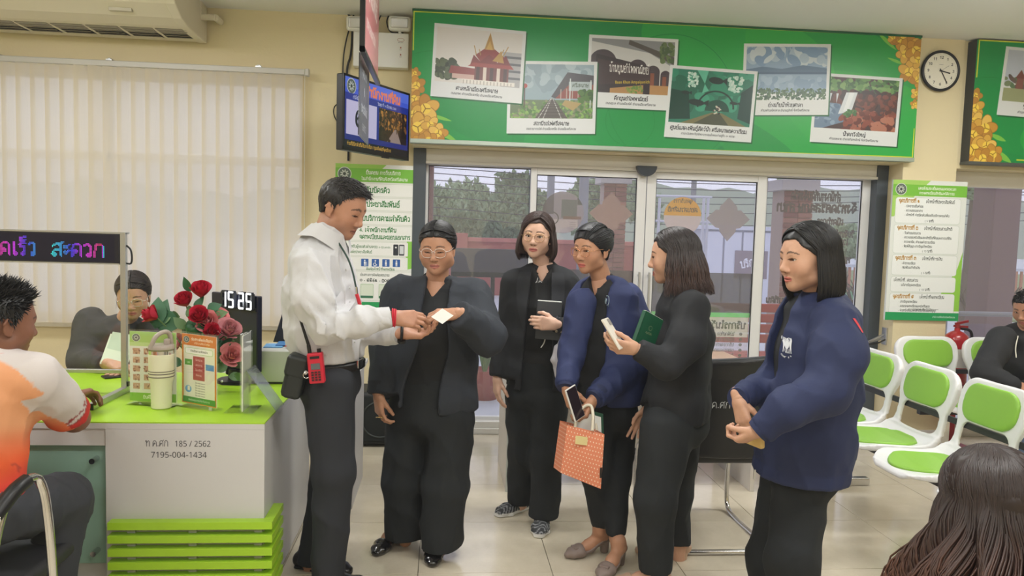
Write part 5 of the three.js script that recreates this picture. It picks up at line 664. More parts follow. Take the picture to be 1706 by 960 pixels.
{ // insulated tumbler
  const b = onLevel(264,683,TOP),x = b.x,z = b.z - 0.035,t = thing('tumbler','cream insulated tumbler with a grey flip lid on the counter','tumbler',V(x,TOP,z)),cream = mat(rgb(226,222,196),0.4),tan = mat(rgb(168,156,146),0.4),Y = TOP;
  part(t,'cup_body',lathe([[0,0],[0.037,0],[0.040,0.006],[0.0405,0.05],[0.043,0.11],[0.049,0.125],[0.049,0.135],[0.050,0.225],[0.049,0.23],[0,0.23]]).translate(x,Y,z),cream);
  for (const [y,h] of [[0.135,0.004],[0.148,0.004],[0.158,0.003]]) part(t,'band',new THREE.CylinderGeometry(0.0505,0.0505,h,32,1).translate(x,Y + y,z),mat(rgb(120,112,104),0.45)); part(t,'steel_collar',new THREE.CylinderGeometry(0.0495,0.0495,0.016,32).translate(x,Y + 0.236,z),chrome); part(t,'lid',lathe([[0,0],[0.05,0],[0.051,0.008],[0.049,0.02],[0.044,0.024],[0,0.024]]).translate(x,Y + 0.243,z),tan);
  part(t,'carry_handle',tube([V(x - 0.03,Y + 0.25,z + 0.04),V(x - 0.012,Y + 0.3,z + 0.03),V(x + 0.012,Y + 0.318,z + 0.0),V(x + 0.024,Y + 0.31,z - 0.02),V(x + 0.03,Y + 0.26,z - 0.03)],0.0095,24,8),tan); part(t,'spout',bx(x + 0.012,Y + 0.265,z - 0.012,x + 0.034,Y + 0.29,z + 0.012,0.005),tan);
}
{ // vase of artificial roses: one thing with blooms, leaves, stems and pot
  const b = onLevel(318,655,TOP),x = b.x,z = b.z - 0.06,d0 = -z,t = thing('flower_arrangement','pot of artificial red and pink roses beside the sign holders','flowers',V(x,TOP,z));
  part(t,'pot',lathe([[0,0],[0.045,0],[0.05,0.004],[0.06,0.13],[0.055,0.13],[0.05,0.12],[0,0.12]]).translate(x,TOP,z),mat(rgb(206,200,184),0.5));
  const rose = (r,tight) => { const L = []; const petal = (a,rad,h,tilt,w) => { const g = new THREE.PlaneGeometry(1,1,5,4),p = g.attributes.position; for (let i = 0; i < p.count; i++) { const u = p.getX(i) * 2,v = p.getY(i) + 0.5,an = a + u * w * (0.55 + 0.45 * Math.sin(v * Math.PI * 0.8 + 0.3)),rd = rad * (0.25 + 0.75 * Math.sin(Math.min(1,v * 1.25) * 1.5)) + tilt * v * v * r; p.setXYZ(i,Math.cos(an) * rd,h * v * (1 - 0.12 * u * u) - tilt * 0.4 * v * v * v * r,Math.sin(an) * rd); } g.computeVertexNormals(); L.push(g); }; const n = 16; for (let k = 0; k < n; k++) { const f = k / n; petal(k * 2.4,r * (0.14 + 0.78 * f),r * (1.55 - 0.55 * f) * tight,Math.max(0,f - 0.45) * 0.7,0.85 + 0.3 * f); } return merge(L); };
  const redM = mat(rgb(190,20,52),0.6,{ side: THREE.DoubleSide }),pinkM = mat(rgb(222,140,142),0.65,{ side: THREE.DoubleSide }),dusty = mat(rgb(196,128,134),0.65,{ side: THREE.DoubleSide }),leafM = mat(rgb(96,128,84),0.6,{ side: THREE.DoubleSide }),leafD = mat(rgb(40,92,56),0.55,{ side: THREE.DoubleSide }),stemM = mat(rgb(88,116,64),0.7);
  const rG = rose(0.04,1.25),pG = rose(0.05,0.85),root = V(x,TOP + 0.11,z);
  const bloom = (px,py,dd,g,m,turn,sc,nm) => { const p = at(px,py,d0 + dd),o = piece(t,nm,g,m,p,turn); o.scale.setScalar(sc); part(t,'stem',tube([root,V(lerp(root.x,p.x,0.5),lerp(root.y,p.y,0.6),lerp(root.z,p.z,0.4)),p],0.0035,12,5),stemM); };
  bloom(335,494,0,rG,redM,[0.5,0,-0.15],1.15,'red_rose'); bloom(311,509,0.03,rG,redM,[0.6,0.4,0.15],1.05,'red_rose'); bloom(333,533,-0.05,rG,redM,[0.9,0.2,-0.1],1.05,'red_rose'); bloom(262,530,-0.02,rG,redM,[0.7,0,0.9],1.0,'red_rose'); bloom(352,558,-0.04,rG,redM,[0.9,0,-0.3],0.9,'red_rose');
  bloom(348,541,0.0,pG,pinkM,[1.0,0.3,0],1.0,'pink_rose'); bloom(360,538,0.05,pG,pinkM,[0.7,0,-0.3],1.1,'pink_rose'); bloom(379,556,0.0,pG,dusty,[0.9,0.5,-0.5],1.1,'pink_rose'); bloom(385,596,-0.02,pG,pinkM,[1.1,0.2,-0.4],1.05,'pink_rose'); bloom(299,575,0.02,pG,pinkM,[1.0,0,0.5],0.8,'pink_rose'); bloom(372,580,0.06,pG,dusty,[1.0,0,-0.4],0.9,'pink_rose');
  const leafG = (l,w) => { const g = new THREE.PlaneGeometry(1,1,4,6),p = g.attributes.position; for (let i = 0; i < p.count; i++) { const u = p.getX(i) * 2,v = p.getY(i) + 0.5,ww = w * Math.sin(Math.PI * Math.pow(v,0.8)); p.setXYZ(i,u * ww,l * v,-0.12 * l * v * v * 2 + 0.1 * Math.abs(u) * ww); } g.computeVertexNormals(); return g; },lg = leafG(0.075,0.024),big = leafG(0.15,0.045);
  [[318,478,0.6],[300,520,1.6],[292,515,2],[345,508,-0.9],[352,520,-1.2],[322,525,0.4],[326,545,0],[310,540,0.8],[340,560,-0.4],[365,595,-0.6],[360,612,-0.8],[380,620,-1.4],[370,575,-0.5],[395,575,-1.3],[316,560,0.9],[304,600,1.2],[345,585,0.2],[352,605,0.1],[325,510,-0.4],[300,535,1.4],[285,520,1.9],[330,585,0.3],[390,615,-1.9]].forEach(([px,py,a],i) => piece(t,'leaf',lg,i % 3 ? leafM : leafD,at(px,py + 8,d0 + rr(-0.05,0.05)),[rr(-0.7,0.3),rr(-0.5,0.5),a]));
  [[300,545,1.25],[295,548,0.9],[262,545,0.15],[258,548,-0.2]].forEach(([px,py,a]) => piece(t,'broad_leaf',big,leafD,at(px,py,d0 - 0.02),[-0.3,0,a]));
  const gyp = new THREE.SphereGeometry(0.006,6,5); for (let i = 0; i < 24; i++) piece(t,'filler_bud',gyp,i % 4 ? leafM : white,at(rr(340,395),rr(560,640),d0 + rr(-0.04,0.04)));
  const mass = new Form(); mass.ball(V(x + 0.03,TOP + 0.2,z),0.06,0.03).ball(V(x + 0.09,TOP + 0.18,z),0.055,0.04).ball(V(x + 0.01,TOP + 0.28,z),0.05,0.04); mass.post = (d,a,b,c) => d + 0.014 * noise(a * 60,b * 60,c * 60); part(t,'moss_ball',mass.mesh(0.008,{ pad: 0.02 }),leafD);
}
{ // dark monitor seen from the side of the clock, on a round foot, with the LED clock along its upper edge
  const a = at(352,512,3.93),b = at(429,494,3.72),yT = b.y,y0 = at(420,622,3.72).y,dir = b.clone().sub(a).setY(0),w = dir.length(); dir.normalize(); const n = V(-dir.z,0,dir.x),M = new THREE.Matrix4().makeBasis(dir,V(0,1,0),n).setPosition(V(a.x,0,a.z)),P = (g) => g.applyMatrix4(M),mid = V(a.x + dir.x * w * 0.45,TOP,a.z + dir.z * w * 0.45);
  const t = thing('monitor','black computer monitor behind the roses','monitor',mid); part(t,'screen_panel',P(bx(0,y0,-0.03,w,yT,0,0.006)),mat(rgb(30,32,52),0.25)); part(t,'neck',bar(V(mid.x,TOP + 0.03,mid.z - 0.02),V(mid.x,y0 + 0.1,mid.z - 0.04),0.06,0.04,0.008),blackPlastic); part(t,'foot',new THREE.CylinderGeometry(0.10,0.105,0.014,8).rotateY(0.3).translate(mid.x + 0.03,TOP + 0.007,mid.z),blackPlastic); part(t,'foot_block',new THREE.CylinderGeometry(0.042,0.045,0.05,16).translate(mid.x + 0.03,TOP + 0.039,mid.z),blackPlastic);
  const c = thing('digital_clock','white LED digital clock reading 15 25 along the monitor top','clock',P(new THREE.BoxGeometry(0.001,0.001,0.001).translate(w * 0.6,yT - 0.09,0.02)).computeBoundingSphere() ?? mid),lit = new THREE.MeshStandardMaterial({ color: 0xffffff,emissive: new THREE.Color(0.92,0.95,1),emissiveIntensity: 1.1 });
  c.position.set(mid.x,yT - 0.085,mid.z); const SEG = { a: [0,2,1,2],b: [1,2,1,1],c: [1,1,1,0],d: [0,0,1,0],e: [0,1,0,0],f: [0,2,0,1],g: [0,1,1,1] },DIG = { 1: 'bc',5: 'afgcd',2: 'abged' },dw = 0.032,dh = 0.036;
  [['1',0.36],['5',0.52],['2',0.74],['5',0.9]].forEach(([k,f]) => { const ox = w * f - dw * 0.5,oy = yT - 0.062; const body = part(c,'digit_body',P(merge(Object.values(SEG).map(([x0,q0,x1,q1]) => bar(V(ox + x0 * dw,oy + q0 * dh,0.014),V(ox + x1 * dw + 1e-4,oy + q1 * dh,0.014),0.013,0.016)))),mat(rgb(44,46,54),0.5)); part(body,'lit_segments',P(merge([...DIG[k]].map((s) => { const [x0,q0,x1,q1] = SEG[s]; return bar(V(ox + x0 * dw,oy + q0 * dh,0.0235),V(ox + x1 * dw + 1e-4,oy + q1 * dh,0.0235),0.0085,0.003); }))),lit); });
  part(c,'back_strip',P(bx(w * 0.35,yT - 0.075,0.002,w * 0.99,yT - 0.058,0.008)),blackPlastic); const pl = new THREE.PointLight(new THREE.Color(0.9,0.95,1),0.02,2); pl.position.copy(V(w * 0.7,yT - 0.03,0.05).applyMatrix4(M)).sub(c.position); c.add(pl);
}
{ // tilted acrylic brochure stands and the white office machine
  const b = onLevel(410,690,TOP),t = thing('brochure_stand','clear acrylic brochure stand seen edge on at the counter corner','stand',V(b.x,TOP,b.z)),f = at(402,560,-b.z),hh = f.y - TOP;
  part(t,'paper_wedge',merge([bx(b.x - 0.018,TOP + 0.008,b.z - 0.13,b.x - 0.013,TOP + hh,b.z,0.001)]),mat(rgb(226,226,220),0.6)); part(t,'upright_sheet',merge([bx(b.x - 0.012,TOP + 0.004,b.z - 0.14,b.x - 0.009,TOP + hh + 0.006,b.z + 0.004),bx(b.x - 0.024,TOP + 0.004,b.z - 0.14,b.x - 0.021,TOP + hh + 0.006,b.z + 0.004)]),acrylic); part(t,'base_plate',bx(b.x - 0.09,TOP,b.z - 0.15,b.x + 0.03,TOP + 0.004,b.z + 0.005),acrylic);
  const c = onLevel(466,686,TOP),q = thing('tent_card_holder','clear tilted acrylic card holder leaning at the counter edge','holder',V(c.x - 0.08,TOP,c.z)); part(q,'tilted_sheet',prism([[0,0],[0.004,0],[-0.118,0.17],[-0.122,0.17]],0.14).translate(c.x - 0.012,TOP + 0.001,c.z - 0.13),mat(rgb(225,228,226),0.1,{ transmission: 0.93,thickness: 0 })); part(q,'prop_sheet',prism([[-0.11,0],[-0.106,0],[-0.112,0.16],[-0.116,0.16]],0.14).translate(c.x - 0.012,TOP + 0.001,c.z - 0.13),acrylic);
  const m0 = onLevel(430,640,TOP),w = 0.3,m = thing('office_machine','pale grey office machine with leaflets on top beside the man','machine',V(m0.x + 0.13,TOP,m0.z - 0.1)),mt = mat(rgb(200,202,198),0.45),yT = TOP + 0.165;
  part(m,'casing',bx(m0.x - 0.01,TOP + 0.008,m0.z - 0.26,m0.x + 0.26,yT,m0.z,0.008),mt); part(m,'foot_plinth',bx(m0.x,TOP,m0.z - 0.25,m0.x + 0.25,TOP + 0.008,m0.z - 0.01),blackPlastic); part(m,'card_slot',bx(m0.x + 0.16,yT - 0.001,m0.z - 0.06,m0.x + 0.2,yT + 0.002,m0.z - 0.02),blackPlastic);
  [['leaflet',rgb(96,160,214),0.0,0.12,-0.2,0.1,'blue leaflet lying on the office machine'],['leaflet',rgb(60,120,180),0.05,0.13,-0.25,0.08,'dark blue leaflet at the back of the office machine'],['leaflet',rgb(206,70,66),0.12,0.1,-0.17,-0.2,'red leaflet on the office machine'],['leaflet',rgb(222,226,226),0.17,0.09,-0.24,0.2,'white leaflet beside the red leaflet']].forEach(([n,col,dx,l,dz,rot,lab],i) => { const g = bx(-0.045,0,-l / 2,0.045,0.004,l / 2).rotateY(rot).translate(m0.x + dx + 0.045,yT + i * 0.0045 + 0.0005,m0.z + dz + 0.06); solo(n,g,mat(col,0.5),lab,'leaflet'); });
  const k0 = at(455,570,4.25),k1 = at(478,498,4.25),mo = thing('monitor','dark monitor half hidden behind the man in white','monitor',V(k1.x + 0.1,0.72,-4.3)); part(mo,'screen_panel',prism([[k0.x,k0.y],[k1.x + 0.3,k0.y],[k1.x + 0.3,k1.y],[k1.x,k1.y]],0.03).translate(0,0,-4.28),mat(rgb(48,50,62),0.35)); part(mo,'stand',merge([bx(k1.x + 0.1,0.745,-4.33,k1.x + 0.16,k0.y + 0.1,-4.29),bx(k1.x + 0.02,0.73,-4.42,k1.x + 0.24,0.745,-4.22)]),blackPlastic);
  const ds = thing('side_desk','plain grey desk behind the counter end','desk',V(-0.8,0,-4.4)); part(ds,'desktop',bx(-1.3,0.705,-4.7,-0.45,0.73,-4.1,0.003),greyPanel); for (const x of [-1.28,-0.49]) part(ds,'side_panel',bx(x,0,-4.68,x + 0.02,0.705,-4.12),greyPanel);
  const fo = at(190,600,4.0),sheetP = thing('folder_paper','pale green paper sheet held by the seated clerk','paper',at(190,606,4.0)); const A = at(166,606,3.98),B = at(207,613,3.98),C = at(184,556,4.1); part(sheetP,'sheet',quad(A,B,C),mat(rgb(206,220,196),0.6,{ side: THREE.DoubleSide })); part(sheetP,'backing',quad(A.clone().add(V(0.005,-0.003,-0.004)),B.clone().add(V(0.01,-0.003,-0.004)),C.clone().add(V(0.01,0.01,-0.004))),mat(rgb(180,200,176),0.6,{ side: THREE.DoubleSide }));
  const ph = onLevel(197,628,TOP); solo('mobile_phone',bx(-0.035,0,-0.07,0.035,0.009,0.07,0.004).rotateY(-0.9).translate(ph.x,TOP + 0.0006,ph.z),blackPlastic,'black phone lying by the foot of the partition','phone');
}
// ---------------------------------------------------------------- desk, visitor chair, office chair
{
  const x0 = 0.385,x1 = 1.89,z0 = -4.39,z1 = -5.05,t = thing('office_desk','white panelled desk with a wood top behind the women','desk',V((x0 + x1) / 2,0,(z0 + z1) / 2)),pm = mat(rgb(216,210,204),0.5),edge = mat(rgb(196,202,196),0.5);
  part(t,'desktop',bx(x0 - 0.02,0.725,z1,x1 + 0.02,0.75,z0,0.003),mat(rgb(198,164,142),0.4)); for (const x of [x0,x1 - 0.028]) part(t,'side_panel',bx(x,0,z1 + 0.02,x + 0.028,0.725,z0 - 0.004,0.002),pm); part(t,'edge_band',bx(x0,0,z0 - 0.004,x0 + 0.028,0.725,z0 - 0.002),edge); part(t,'modesty_panel',bx(x0 + 0.028,0.2,z0 - 0.25,x1 - 0.028,0.725,z0 - 0.232,0.002),pm);
  const c = thing('office_chair','office chair with chrome base tucked behind the desk','chair',V(1.1,0,-5.3)); part(c,'seat',new RoundedBoxGeometry(0.46,0.09,0.44,3,0.04).translate(1.1,0.46,-5.33),blackPlastic); part(c,'backrest',new RoundedBoxGeometry(0.44,0.16,0.06,3,0.03).translate(1.1,0.63,-5.58),blackPlastic); part(c,'column',rod(V(1.1,0.1,-5.3),V(1.1,0.42,-5.3),0.025),chrome); part(c,'back_bar',bar(V(1.1,0.44,-5.5),V(1.1,0.62,-5.57),0.05,0.02),blackPlastic);
  for (let k = 0; k < 5; k++) { const a = 1.75 + k * 1.257,p = V(1.1 + Math.cos(a) * 0.27,0.075,-5.3 + Math.sin(a) * 0.27),l = part(c,'base_arm',bar(V(1.1,0.115,-5.3),p,0.045,0.028,0.008),chrome); part(l,'caster',new THREE.CylinderGeometry(0.028,0.028,0.04,16).rotateZ(Math.PI / 2).rotateY(-a).translate(p.x,0.028,p.z),blackPlastic); }
  const vx = 1.34,vz = -3.56,v = thing('visitor_chair','black leather cantilever visitor chair with its back turned','chair',V(vx,0,-3.7)),lea = mat(rgb(30,31,34),0.42);
  const bf = new Form(); bf.post = (d,x,y,z) => { const w = 0.275 + 0.01 * sstep(0.5,0.9,y),zz = vz + 0.05 * Math.pow((x - vx) / 0.27,2) * -1 - (0.95 - y) * 0.04,qx = Math.abs(x - vx) - w + 0.04,qy = Math.abs(y - 0.695) - 0.245 + 0.04 + 0.012 * ((x - vx) / 0.27) * -1,e = Math.hypot(Math.max(qx,0),Math.max(qy,0)) + Math.min(Math.max(qx,qy),0) - 0.04,th = 0.026 + 0.012 * sstep(0.84,0.92,y) - 0.003 * Math.exp(-(((y - 0.84) / 0.006) ** 2)); return smax(e,Math.abs(z - zz) - th,0.022); }; bf.p.push(); bf.min.set(vx - 0.3,0.44,vz - 0.13); bf.max.set(vx + 0.3,0.97,vz + 0.06); part(v,'backrest',bf.mesh(0.009),lea);
  const sf = new RoundedBoxGeometry(0.5,0.08,0.46,4,0.035).translate(vx,0.44,vz - 0.3); part(v,'seat',sf,lea); for (const s of [-1,1]) { const x = vx + s * 0.26; part(v,'tube_leg',tube([V(x,0.7,vz - 0.03),V(x,0.5,vz - 0.06),V(x,0.42,vz - 0.14),V(x,0.41,vz - 0.44),V(x,0.37,vz - 0.5),V(x,0.05,vz - 0.52),V(x,0.016,vz - 0.48),V(x,0.014,vz + 0.02),V(x - s * 0.02,0.014,vz + 0.06)],0.013,60,10),chrome); }
  part(v,'rear_tube',rod(V(vx - 0.25,0.014,vz + 0.065),V(vx + 0.25,0.014,vz + 0.065),0.013),chrome); for (const s of [-1,1]) part(v,'rubber_pad',bx(vx + s * 0.17 - 0.02,0,vz + 0.055,vx + s * 0.17 + 0.02,0.004,vz + 0.075),blackPlastic);
  const tx = at(1174,684,3.515),tx2 = at(1226,664,3.515); part(v,'painted_number',quad(V(tx.x,tx.y,-3.508),V(tx2.x,tx.y,-3.508),V(tx.x,tx2.y,-3.508)),mat(0xffffff,0.6,{ transparent: true,map: canvasTex(256,96,(x) => { x.clearRect(0,0,256,96); write(x,'ทด.ศก',8,74,46,'#c9cccc',{ weight: 1,width: 200 }); }) }));
}
// ---------------------------------------------------------------- waiting seats: white shells with green pads on a beam
const benchSeat = (() => {
  const prof = [[0.25,0.405],[0.23,0.425],[0.12,0.435],[-0.06,0.425],[-0.15,0.432],[-0.2,0.47],[-0.222,0.54],[-0.25,0.68],[-0.285,0.83],[-0.292,0.85]]; const S = [0]; for (let i = 1; i < prof.length; i++) S.push(S[i - 1] + Math.hypot(prof[i][0] - prof[i - 1][0],prof[i][1] - prof[i - 1][1])); const LEN = S[S.length - 1];
  const near = (v,y) => { let best = 1e9,s = 0,sg = 1; for (let i = 0; i + 1 < prof.length; i++) { const ax = prof[i][0],ay = prof[i][1],dx = prof[i + 1][0] - ax,dy = prof[i + 1][1] - ay,l2 = dx * dx + dy * dy,h = clamp(((v - ax) * dx + (y - ay) * dy) / l2,0,1),ex = v - ax - dx * h,ey = y - ay - dy * h,d = Math.hypot(ex,ey); if (d < best) { best = d; s = S[i] + Math.sqrt(l2) * h; sg = (dx * ey - dy * ex) < 0 ? 1 : -1; } } return [best * sg,s]; };
  const rbx = (a,b,w,h,r) => { const qx = Math.abs(a) - w + r,qy = Math.abs(b) - h + r; return Math.hypot(Math.max(qx,0),Math.max(qy,0)) + Math.min(Math.max(qx,qy),0) - r; };
  const make = (fn) => { const f = new Form(); f.post = (d,x,y,z) => fn(x,y,z); f.min.set(-0.26,0.37,-0.33); f.max.set(0.26,0.9,0.29); return f.mesh(0.0085); };
  const dish = (x) => 0.5 * x * x; // x across, z forward
  const shell = make((x,y,z) => { const [d,s] = near(z + dish(x) * (y > 0.5 ? 1 : 0) * 0.7,y - (y < 0.5 ? dish(x) * 0.5 : 0)),w = 0.238 - 0.03 * sstep(0.42,0.55,s) * (1 - sstep(0.6,0.72,s)) - 0.05 * sstep(0.14,0,s),e = rbx(x,s - LEN / 2,w,LEN / 2,0.1),hole = rbx(x,s - 0.565,0.165,0.068,0.05),rim = 0.011 + 0.008 * sstep(0.17,0.235,Math.abs(x)); return smax(smax(Math.abs(d) - rim,e,0.012),-hole,0.012); });
  const seatPad = make((x,y,z) => { const [d,s] = near(z,y - dish(x) * 0.5); const w = 0.185 - 0.05 * sstep(0.2,0.02,s); return smax(Math.abs(d - 0.012) - 0.012,rbx(x,s - 0.235,w,0.205,0.14),0.014); });
  const backPad = make((x,y,z) => { const [d,s] = near(z + dish(x) * 0.7,y); return smax(Math.abs(d - 0.014) - 0.012,rbx(x,s - 0.74,0.188,0.098,0.085),0.014); });
  return { shell,seatPad,backPad };
})();
const shellMat = mat(rgb(238,238,240),0.28,{ clearcoat: 0.3 }),padMat = mat(rgb(142,194,72),0.42),beamMat = mat(rgb(40,40,44),0.45);
function seatRow(name,label,spots,turn,seatLabels,group) { // spots: seat centres along a line, one shell each
  const c0 = spots[0],c1 = spots[spots.length - 1],mid = V((c0[0] + c1[0]) / 2,0,(c0[1] + c1[1]) / 2),t = thing(name,label,'seating',mid),R = new THREE.Matrix4().makeRotationY(turn),L = (x,y,z,s) => V(x,y,z).applyMatrix4(R).add(V(s[0],0,s[1]));
  for (const s of spots) { const m = piece(t,'seat_shell',benchSeat.shell,shellMat,V(s[0],0,s[1]),[0,turn,0]); for (const [n,g] of [['seat_pad',benchSeat.seatPad],['back_pad',benchSeat.backPad]]) { const p = new THREE.Mesh(g,padMat); p.name = n; p.castShadow = p.receiveShadow = true; m.add(p); } }
  const dir = L(1,0,0,[0,0]),e0 = V(c0[0],0,c0[1]),e1 = V(c1[0],0,c1[1]); if (e1.clone().sub(e0).dot(dir) < 0) dir.negate(); const a = e0.clone().addScaledVector(dir,-0.2),b = e1.clone().addScaledVector(dir,0.2),off = L(0,0,-0.02,[0,0]),bk = L(0,0,-0.262,[0,0]);
  part(t,'beam',bar(a.clone().add(off).setY(0.37),b.clone().add(off).setY(0.37),0.06,0.04),beamMat); part(t,'back_rail',bar(a.clone().add(bk).setY(0.6),b.clone().add(bk).setY(0.6),0.032,0.012),beamMat);
  for (const s of spots) part(t,'seat_bracket',bar(L(0,0.395,0.12,s),L(0,0.395,-0.14,s),0.02,0.1),beamMat);
  for (const p of [e0,e1]) { const q = p.clone().add(off),f = L(0,0,0.24,[0,0]),r = L(0,0,-0.24,[0,0]); const lg = part(t,'leg',bar(q.clone().setY(0.05),q.clone().setY(0.36),0.05,0.03),chrome); part(lg,'foot_bar',bar(q.clone().add(r).setY(0.025),q.clone().add(f).setY(0.025),0.05,0.05,0.01),chrome); }
  return t;
}
seatRow('bench_seating','row of white and green bench seats beside the woman in navy',[[2.42,-2.99],[2.42,-3.5],[2.42,-4.01],[2.42,-4.52]],-Math.PI / 2);
seatRow('bench_seating','white and green bench seats facing the hall by the right window',[[3.5,-4.98],[4.02,-4.98],[4.54,-4.98]],0);
seatRow('bench_seating','white and green bench seat under the woman with long brown hair',[[1.0,-1.36]],Math.PI + 0.43);
// ---------------------------------------------------------------- people: heads, hair, hands, clothes
const UP = V(0,1,0);
const SKIN = { fair: rgb(222,180,158),light: rgb(206,160,134),mid: rgb(196,146,118),tan: rgb(184,134,108),deep: rgb(132,88,68) };
const skinMat = mat(0xffffff,0.48,{ vertexColors: true,sheen: 0.15,sheenRoughness: 0.5 });
const eyeMat = mat(0xffffff,0.12,{ vertexColors: true }),hairMat = mat(0xffffff,0.44,{ vertexColors: true });
const fabric = (c,r = 0.85,o = {}) => mat(c,r,{ sheen: 0.1,sheenRoughness: 0.6,sheenColor: new THREE.Color(0.15,0.17,0.22),...o });
// head axes: x to the person's left, y up, z forward; the origin lies between the ears at eye height; 0.224 m from chin to crown
function headMatrix(pos,fwd,roll = 0,size = 1) {
  const z = fwd.clone().normalize(),x = UP.clone().cross(z).normalize(),y = z.clone().cross(x); const m = new THREE.Matrix4().makeBasis(x,y,z); m.multiply(new THREE.Matrix4().makeRotationZ(roll)); m.scale(V(size,size,size)); return m.setPosition(pos);
}
const dirOf = (yaw,pitch) => V(Math.sin(yaw) * Math.cos(pitch),Math.sin(pitch),Math.cos(yaw) * Math.cos(pitch)); // yaw 0 looks at the camera, positive turns to +x; degrees in radians
function buildHead(o) { // o: M, neck (world), skin, lip, open (eye opening), round, male, smile
  const { M,skin } = o,f = new Form(),inv = M.clone().invert(),nb = o.neck.clone().applyMatrix4(inv),R = o.round ?? 0,ml = o.male ? 1 : 0;
  const E = (c,rx,ry,rz,k) => f.prim(c,c.clone().add(V(0,1e-5,0)),rx,rx,k,V(1,0,0),V(0,1,0),rz,rz) && (f.p[f.p.length - 1].ry = ry);
  const ell = (x,y,z,rx,ry,rz,k) => { f.p.push({ ell: 1,x,y,z,rx,ry,rz,k }); f.grow(V(x,y,z),Math.max(rx,ry,rz)); };
  f.one = function (q,x,y,z) { if (!q.ell) return Form.prototype.one.call(this,q,x,y,z); const a = (x - q.x),b = (y - q.y),c = (z - q.z),k0 = Math.sqrt((a / q.rx) ** 2 + (b / q.ry) ** 2 + (c / q.rz) ** 2),k1 = Math.sqrt((a / q.rx ** 2) ** 2 + (b / q.ry ** 2) ** 2 + (c / q.rz ** 2) ** 2); return k1 < 1e-9 ? -Math.min(q.rx,q.ry,q.rz) : k0 * (k0 - 1) / k1; };
  ell(0,0.032,-0.012,0.0735,0.082,0.094,0.02); ell(0,0.0,0.026,0.062 + R * 0.006,0.075,0.058,0.03); ell(0,-0.06,0.028,0.050 + R * 0.012 + ml * 0.004,0.046 + R * 0.004,0.05,0.03);
  f.ball(V(0,-0.094,0.058),0.0165 + R * 0.004 + ml * 0.002,0.034); for (const s of [-1,1]) {
    f.ball(V(s * (0.041 + R * 0.004),-0.03,0.05),0.022 + R * 0.004,0.034).ball(V(s * (0.046 + R * 0.006),-0.066,0.002),0.017 + R * 0.005 + ml * 0.003,0.034).ball(V(s * 0.027,0.0175,0.0715),0.0115,0.018);
    f.ball(V(s * 0.0115,-0.0395,0.0885),0.0072,0.008); f.ball(V(s * 0.0305,-0.001,0.0655),0.0145,0.007);
    ell(s * 0.0745,-0.012,-0.012,0.0065,0.029,0.0165,0.006); f.cone(V(s * 0.077,0.012,-0.018),V(s * 0.08,-0.004,-0.028),0.004,0.0045,0.004); f.ball(V(s * 0.073,-0.037,-0.004),0.0065,0.006);
  }
  f.cone(V(0,0.008,0.0785),V(0,-0.03,0.0965),0.0075,0.0095,0.014).ball(V(0,-0.035,0.0965),0.0095,0.008);
  const my = -0.0685,sm = o.smile ?? 0; f.cone(V(-0.021,my + 0.001 + sm * 0.003,0.0745),V(-0.004,my + 0.0035,0.0825),0.003,0.0047,0.006).cone(V(0.021,my + 0.001 + sm * 0.003,0.0745),V(0.004,my + 0.0035,0.0825),0.003,0.0047,0.006).cone(V(-0.017,my - 0.005 + sm * 0.003,0.0745),V(0,my - 0.0066,0.081),0.0035,0.0056,0.006).cone(V(0,my - 0.0066,0.081),V(0.017,my - 0.005 + sm * 0.003,0.0745),0.0056,0.0035,0.006);
  f.cone(V(0,-0.055,-0.03),nb,0.044 + ml * 0.008 + R * 0.006,0.05 + ml * 0.007 + R * 0.005,0.02); f.cone(V(0,-0.08,0.006),V(nb.x * 0.8,nb.y + 0.03,nb.z * 0.8 + 0.004),0.024 + R * 0.012 + ml * 0.006,0.03,0.02);
  const op = o.open ?? 0.0056,gy = o.gazeDown ? -0.0035 : 0,ex = 0.0305;
  f.post = (d,x,y,z) => {
    if (z > 0.055 && Math.abs(y) < 0.03) { // eyelid openings
      const a = Math.abs(x) - ex,h = op * (1 - (a / 0.0148) ** 2),dist = Math.hypot(a,y + 0.001,z - 0.0655); if (Math.abs(a) < 0.0148) { const ap = Math.max(Math.abs(y + 0.0015 - gy - 0.06 * a) - h,0.0118 - dist); d = smax(d,-ap,0.0012); }
      d += 0.0011 * Math.exp(-(((y - 0.0105 - 1.2 * Math.max(0,Math.abs(a) - 0.004)) / 0.0018) ** 2)) * (Math.abs(a) < 0.017 ? 1 : 0); // crease of the lid
    }
    if (z > 0.06 && y < -0.05 && Math.abs(x) < 0.024) d += 0.0028 * Math.exp(-(((y - my + 0.0008 - sm * 6 * x * x) / 0.0016) ** 2)); // line of the mouth
    if (z > 0.075 && y < -0.03 && y > -0.05) d += 0.004 * Math.exp(-((Math.abs(x) - 0.0075) ** 2 + (y + 0.0455) ** 2) / 0.00001); // nostrils
    if (Math.abs(x) > 0.074) d += 0.004 * Math.exp(-((y + 0.01) ** 2 / 0.00016 + (z + 0.008) ** 2 / 0.00005)); // hollow of the ear
    return d;
  };
  const lip = o.lip ?? rgb(178,98,92),brow = o.brow ?? rgb(58,44,38),dark = rgb(60,36,30),blush = skin.clone().lerp(rgb(208,110,92),0.22),C = new THREE.Color();
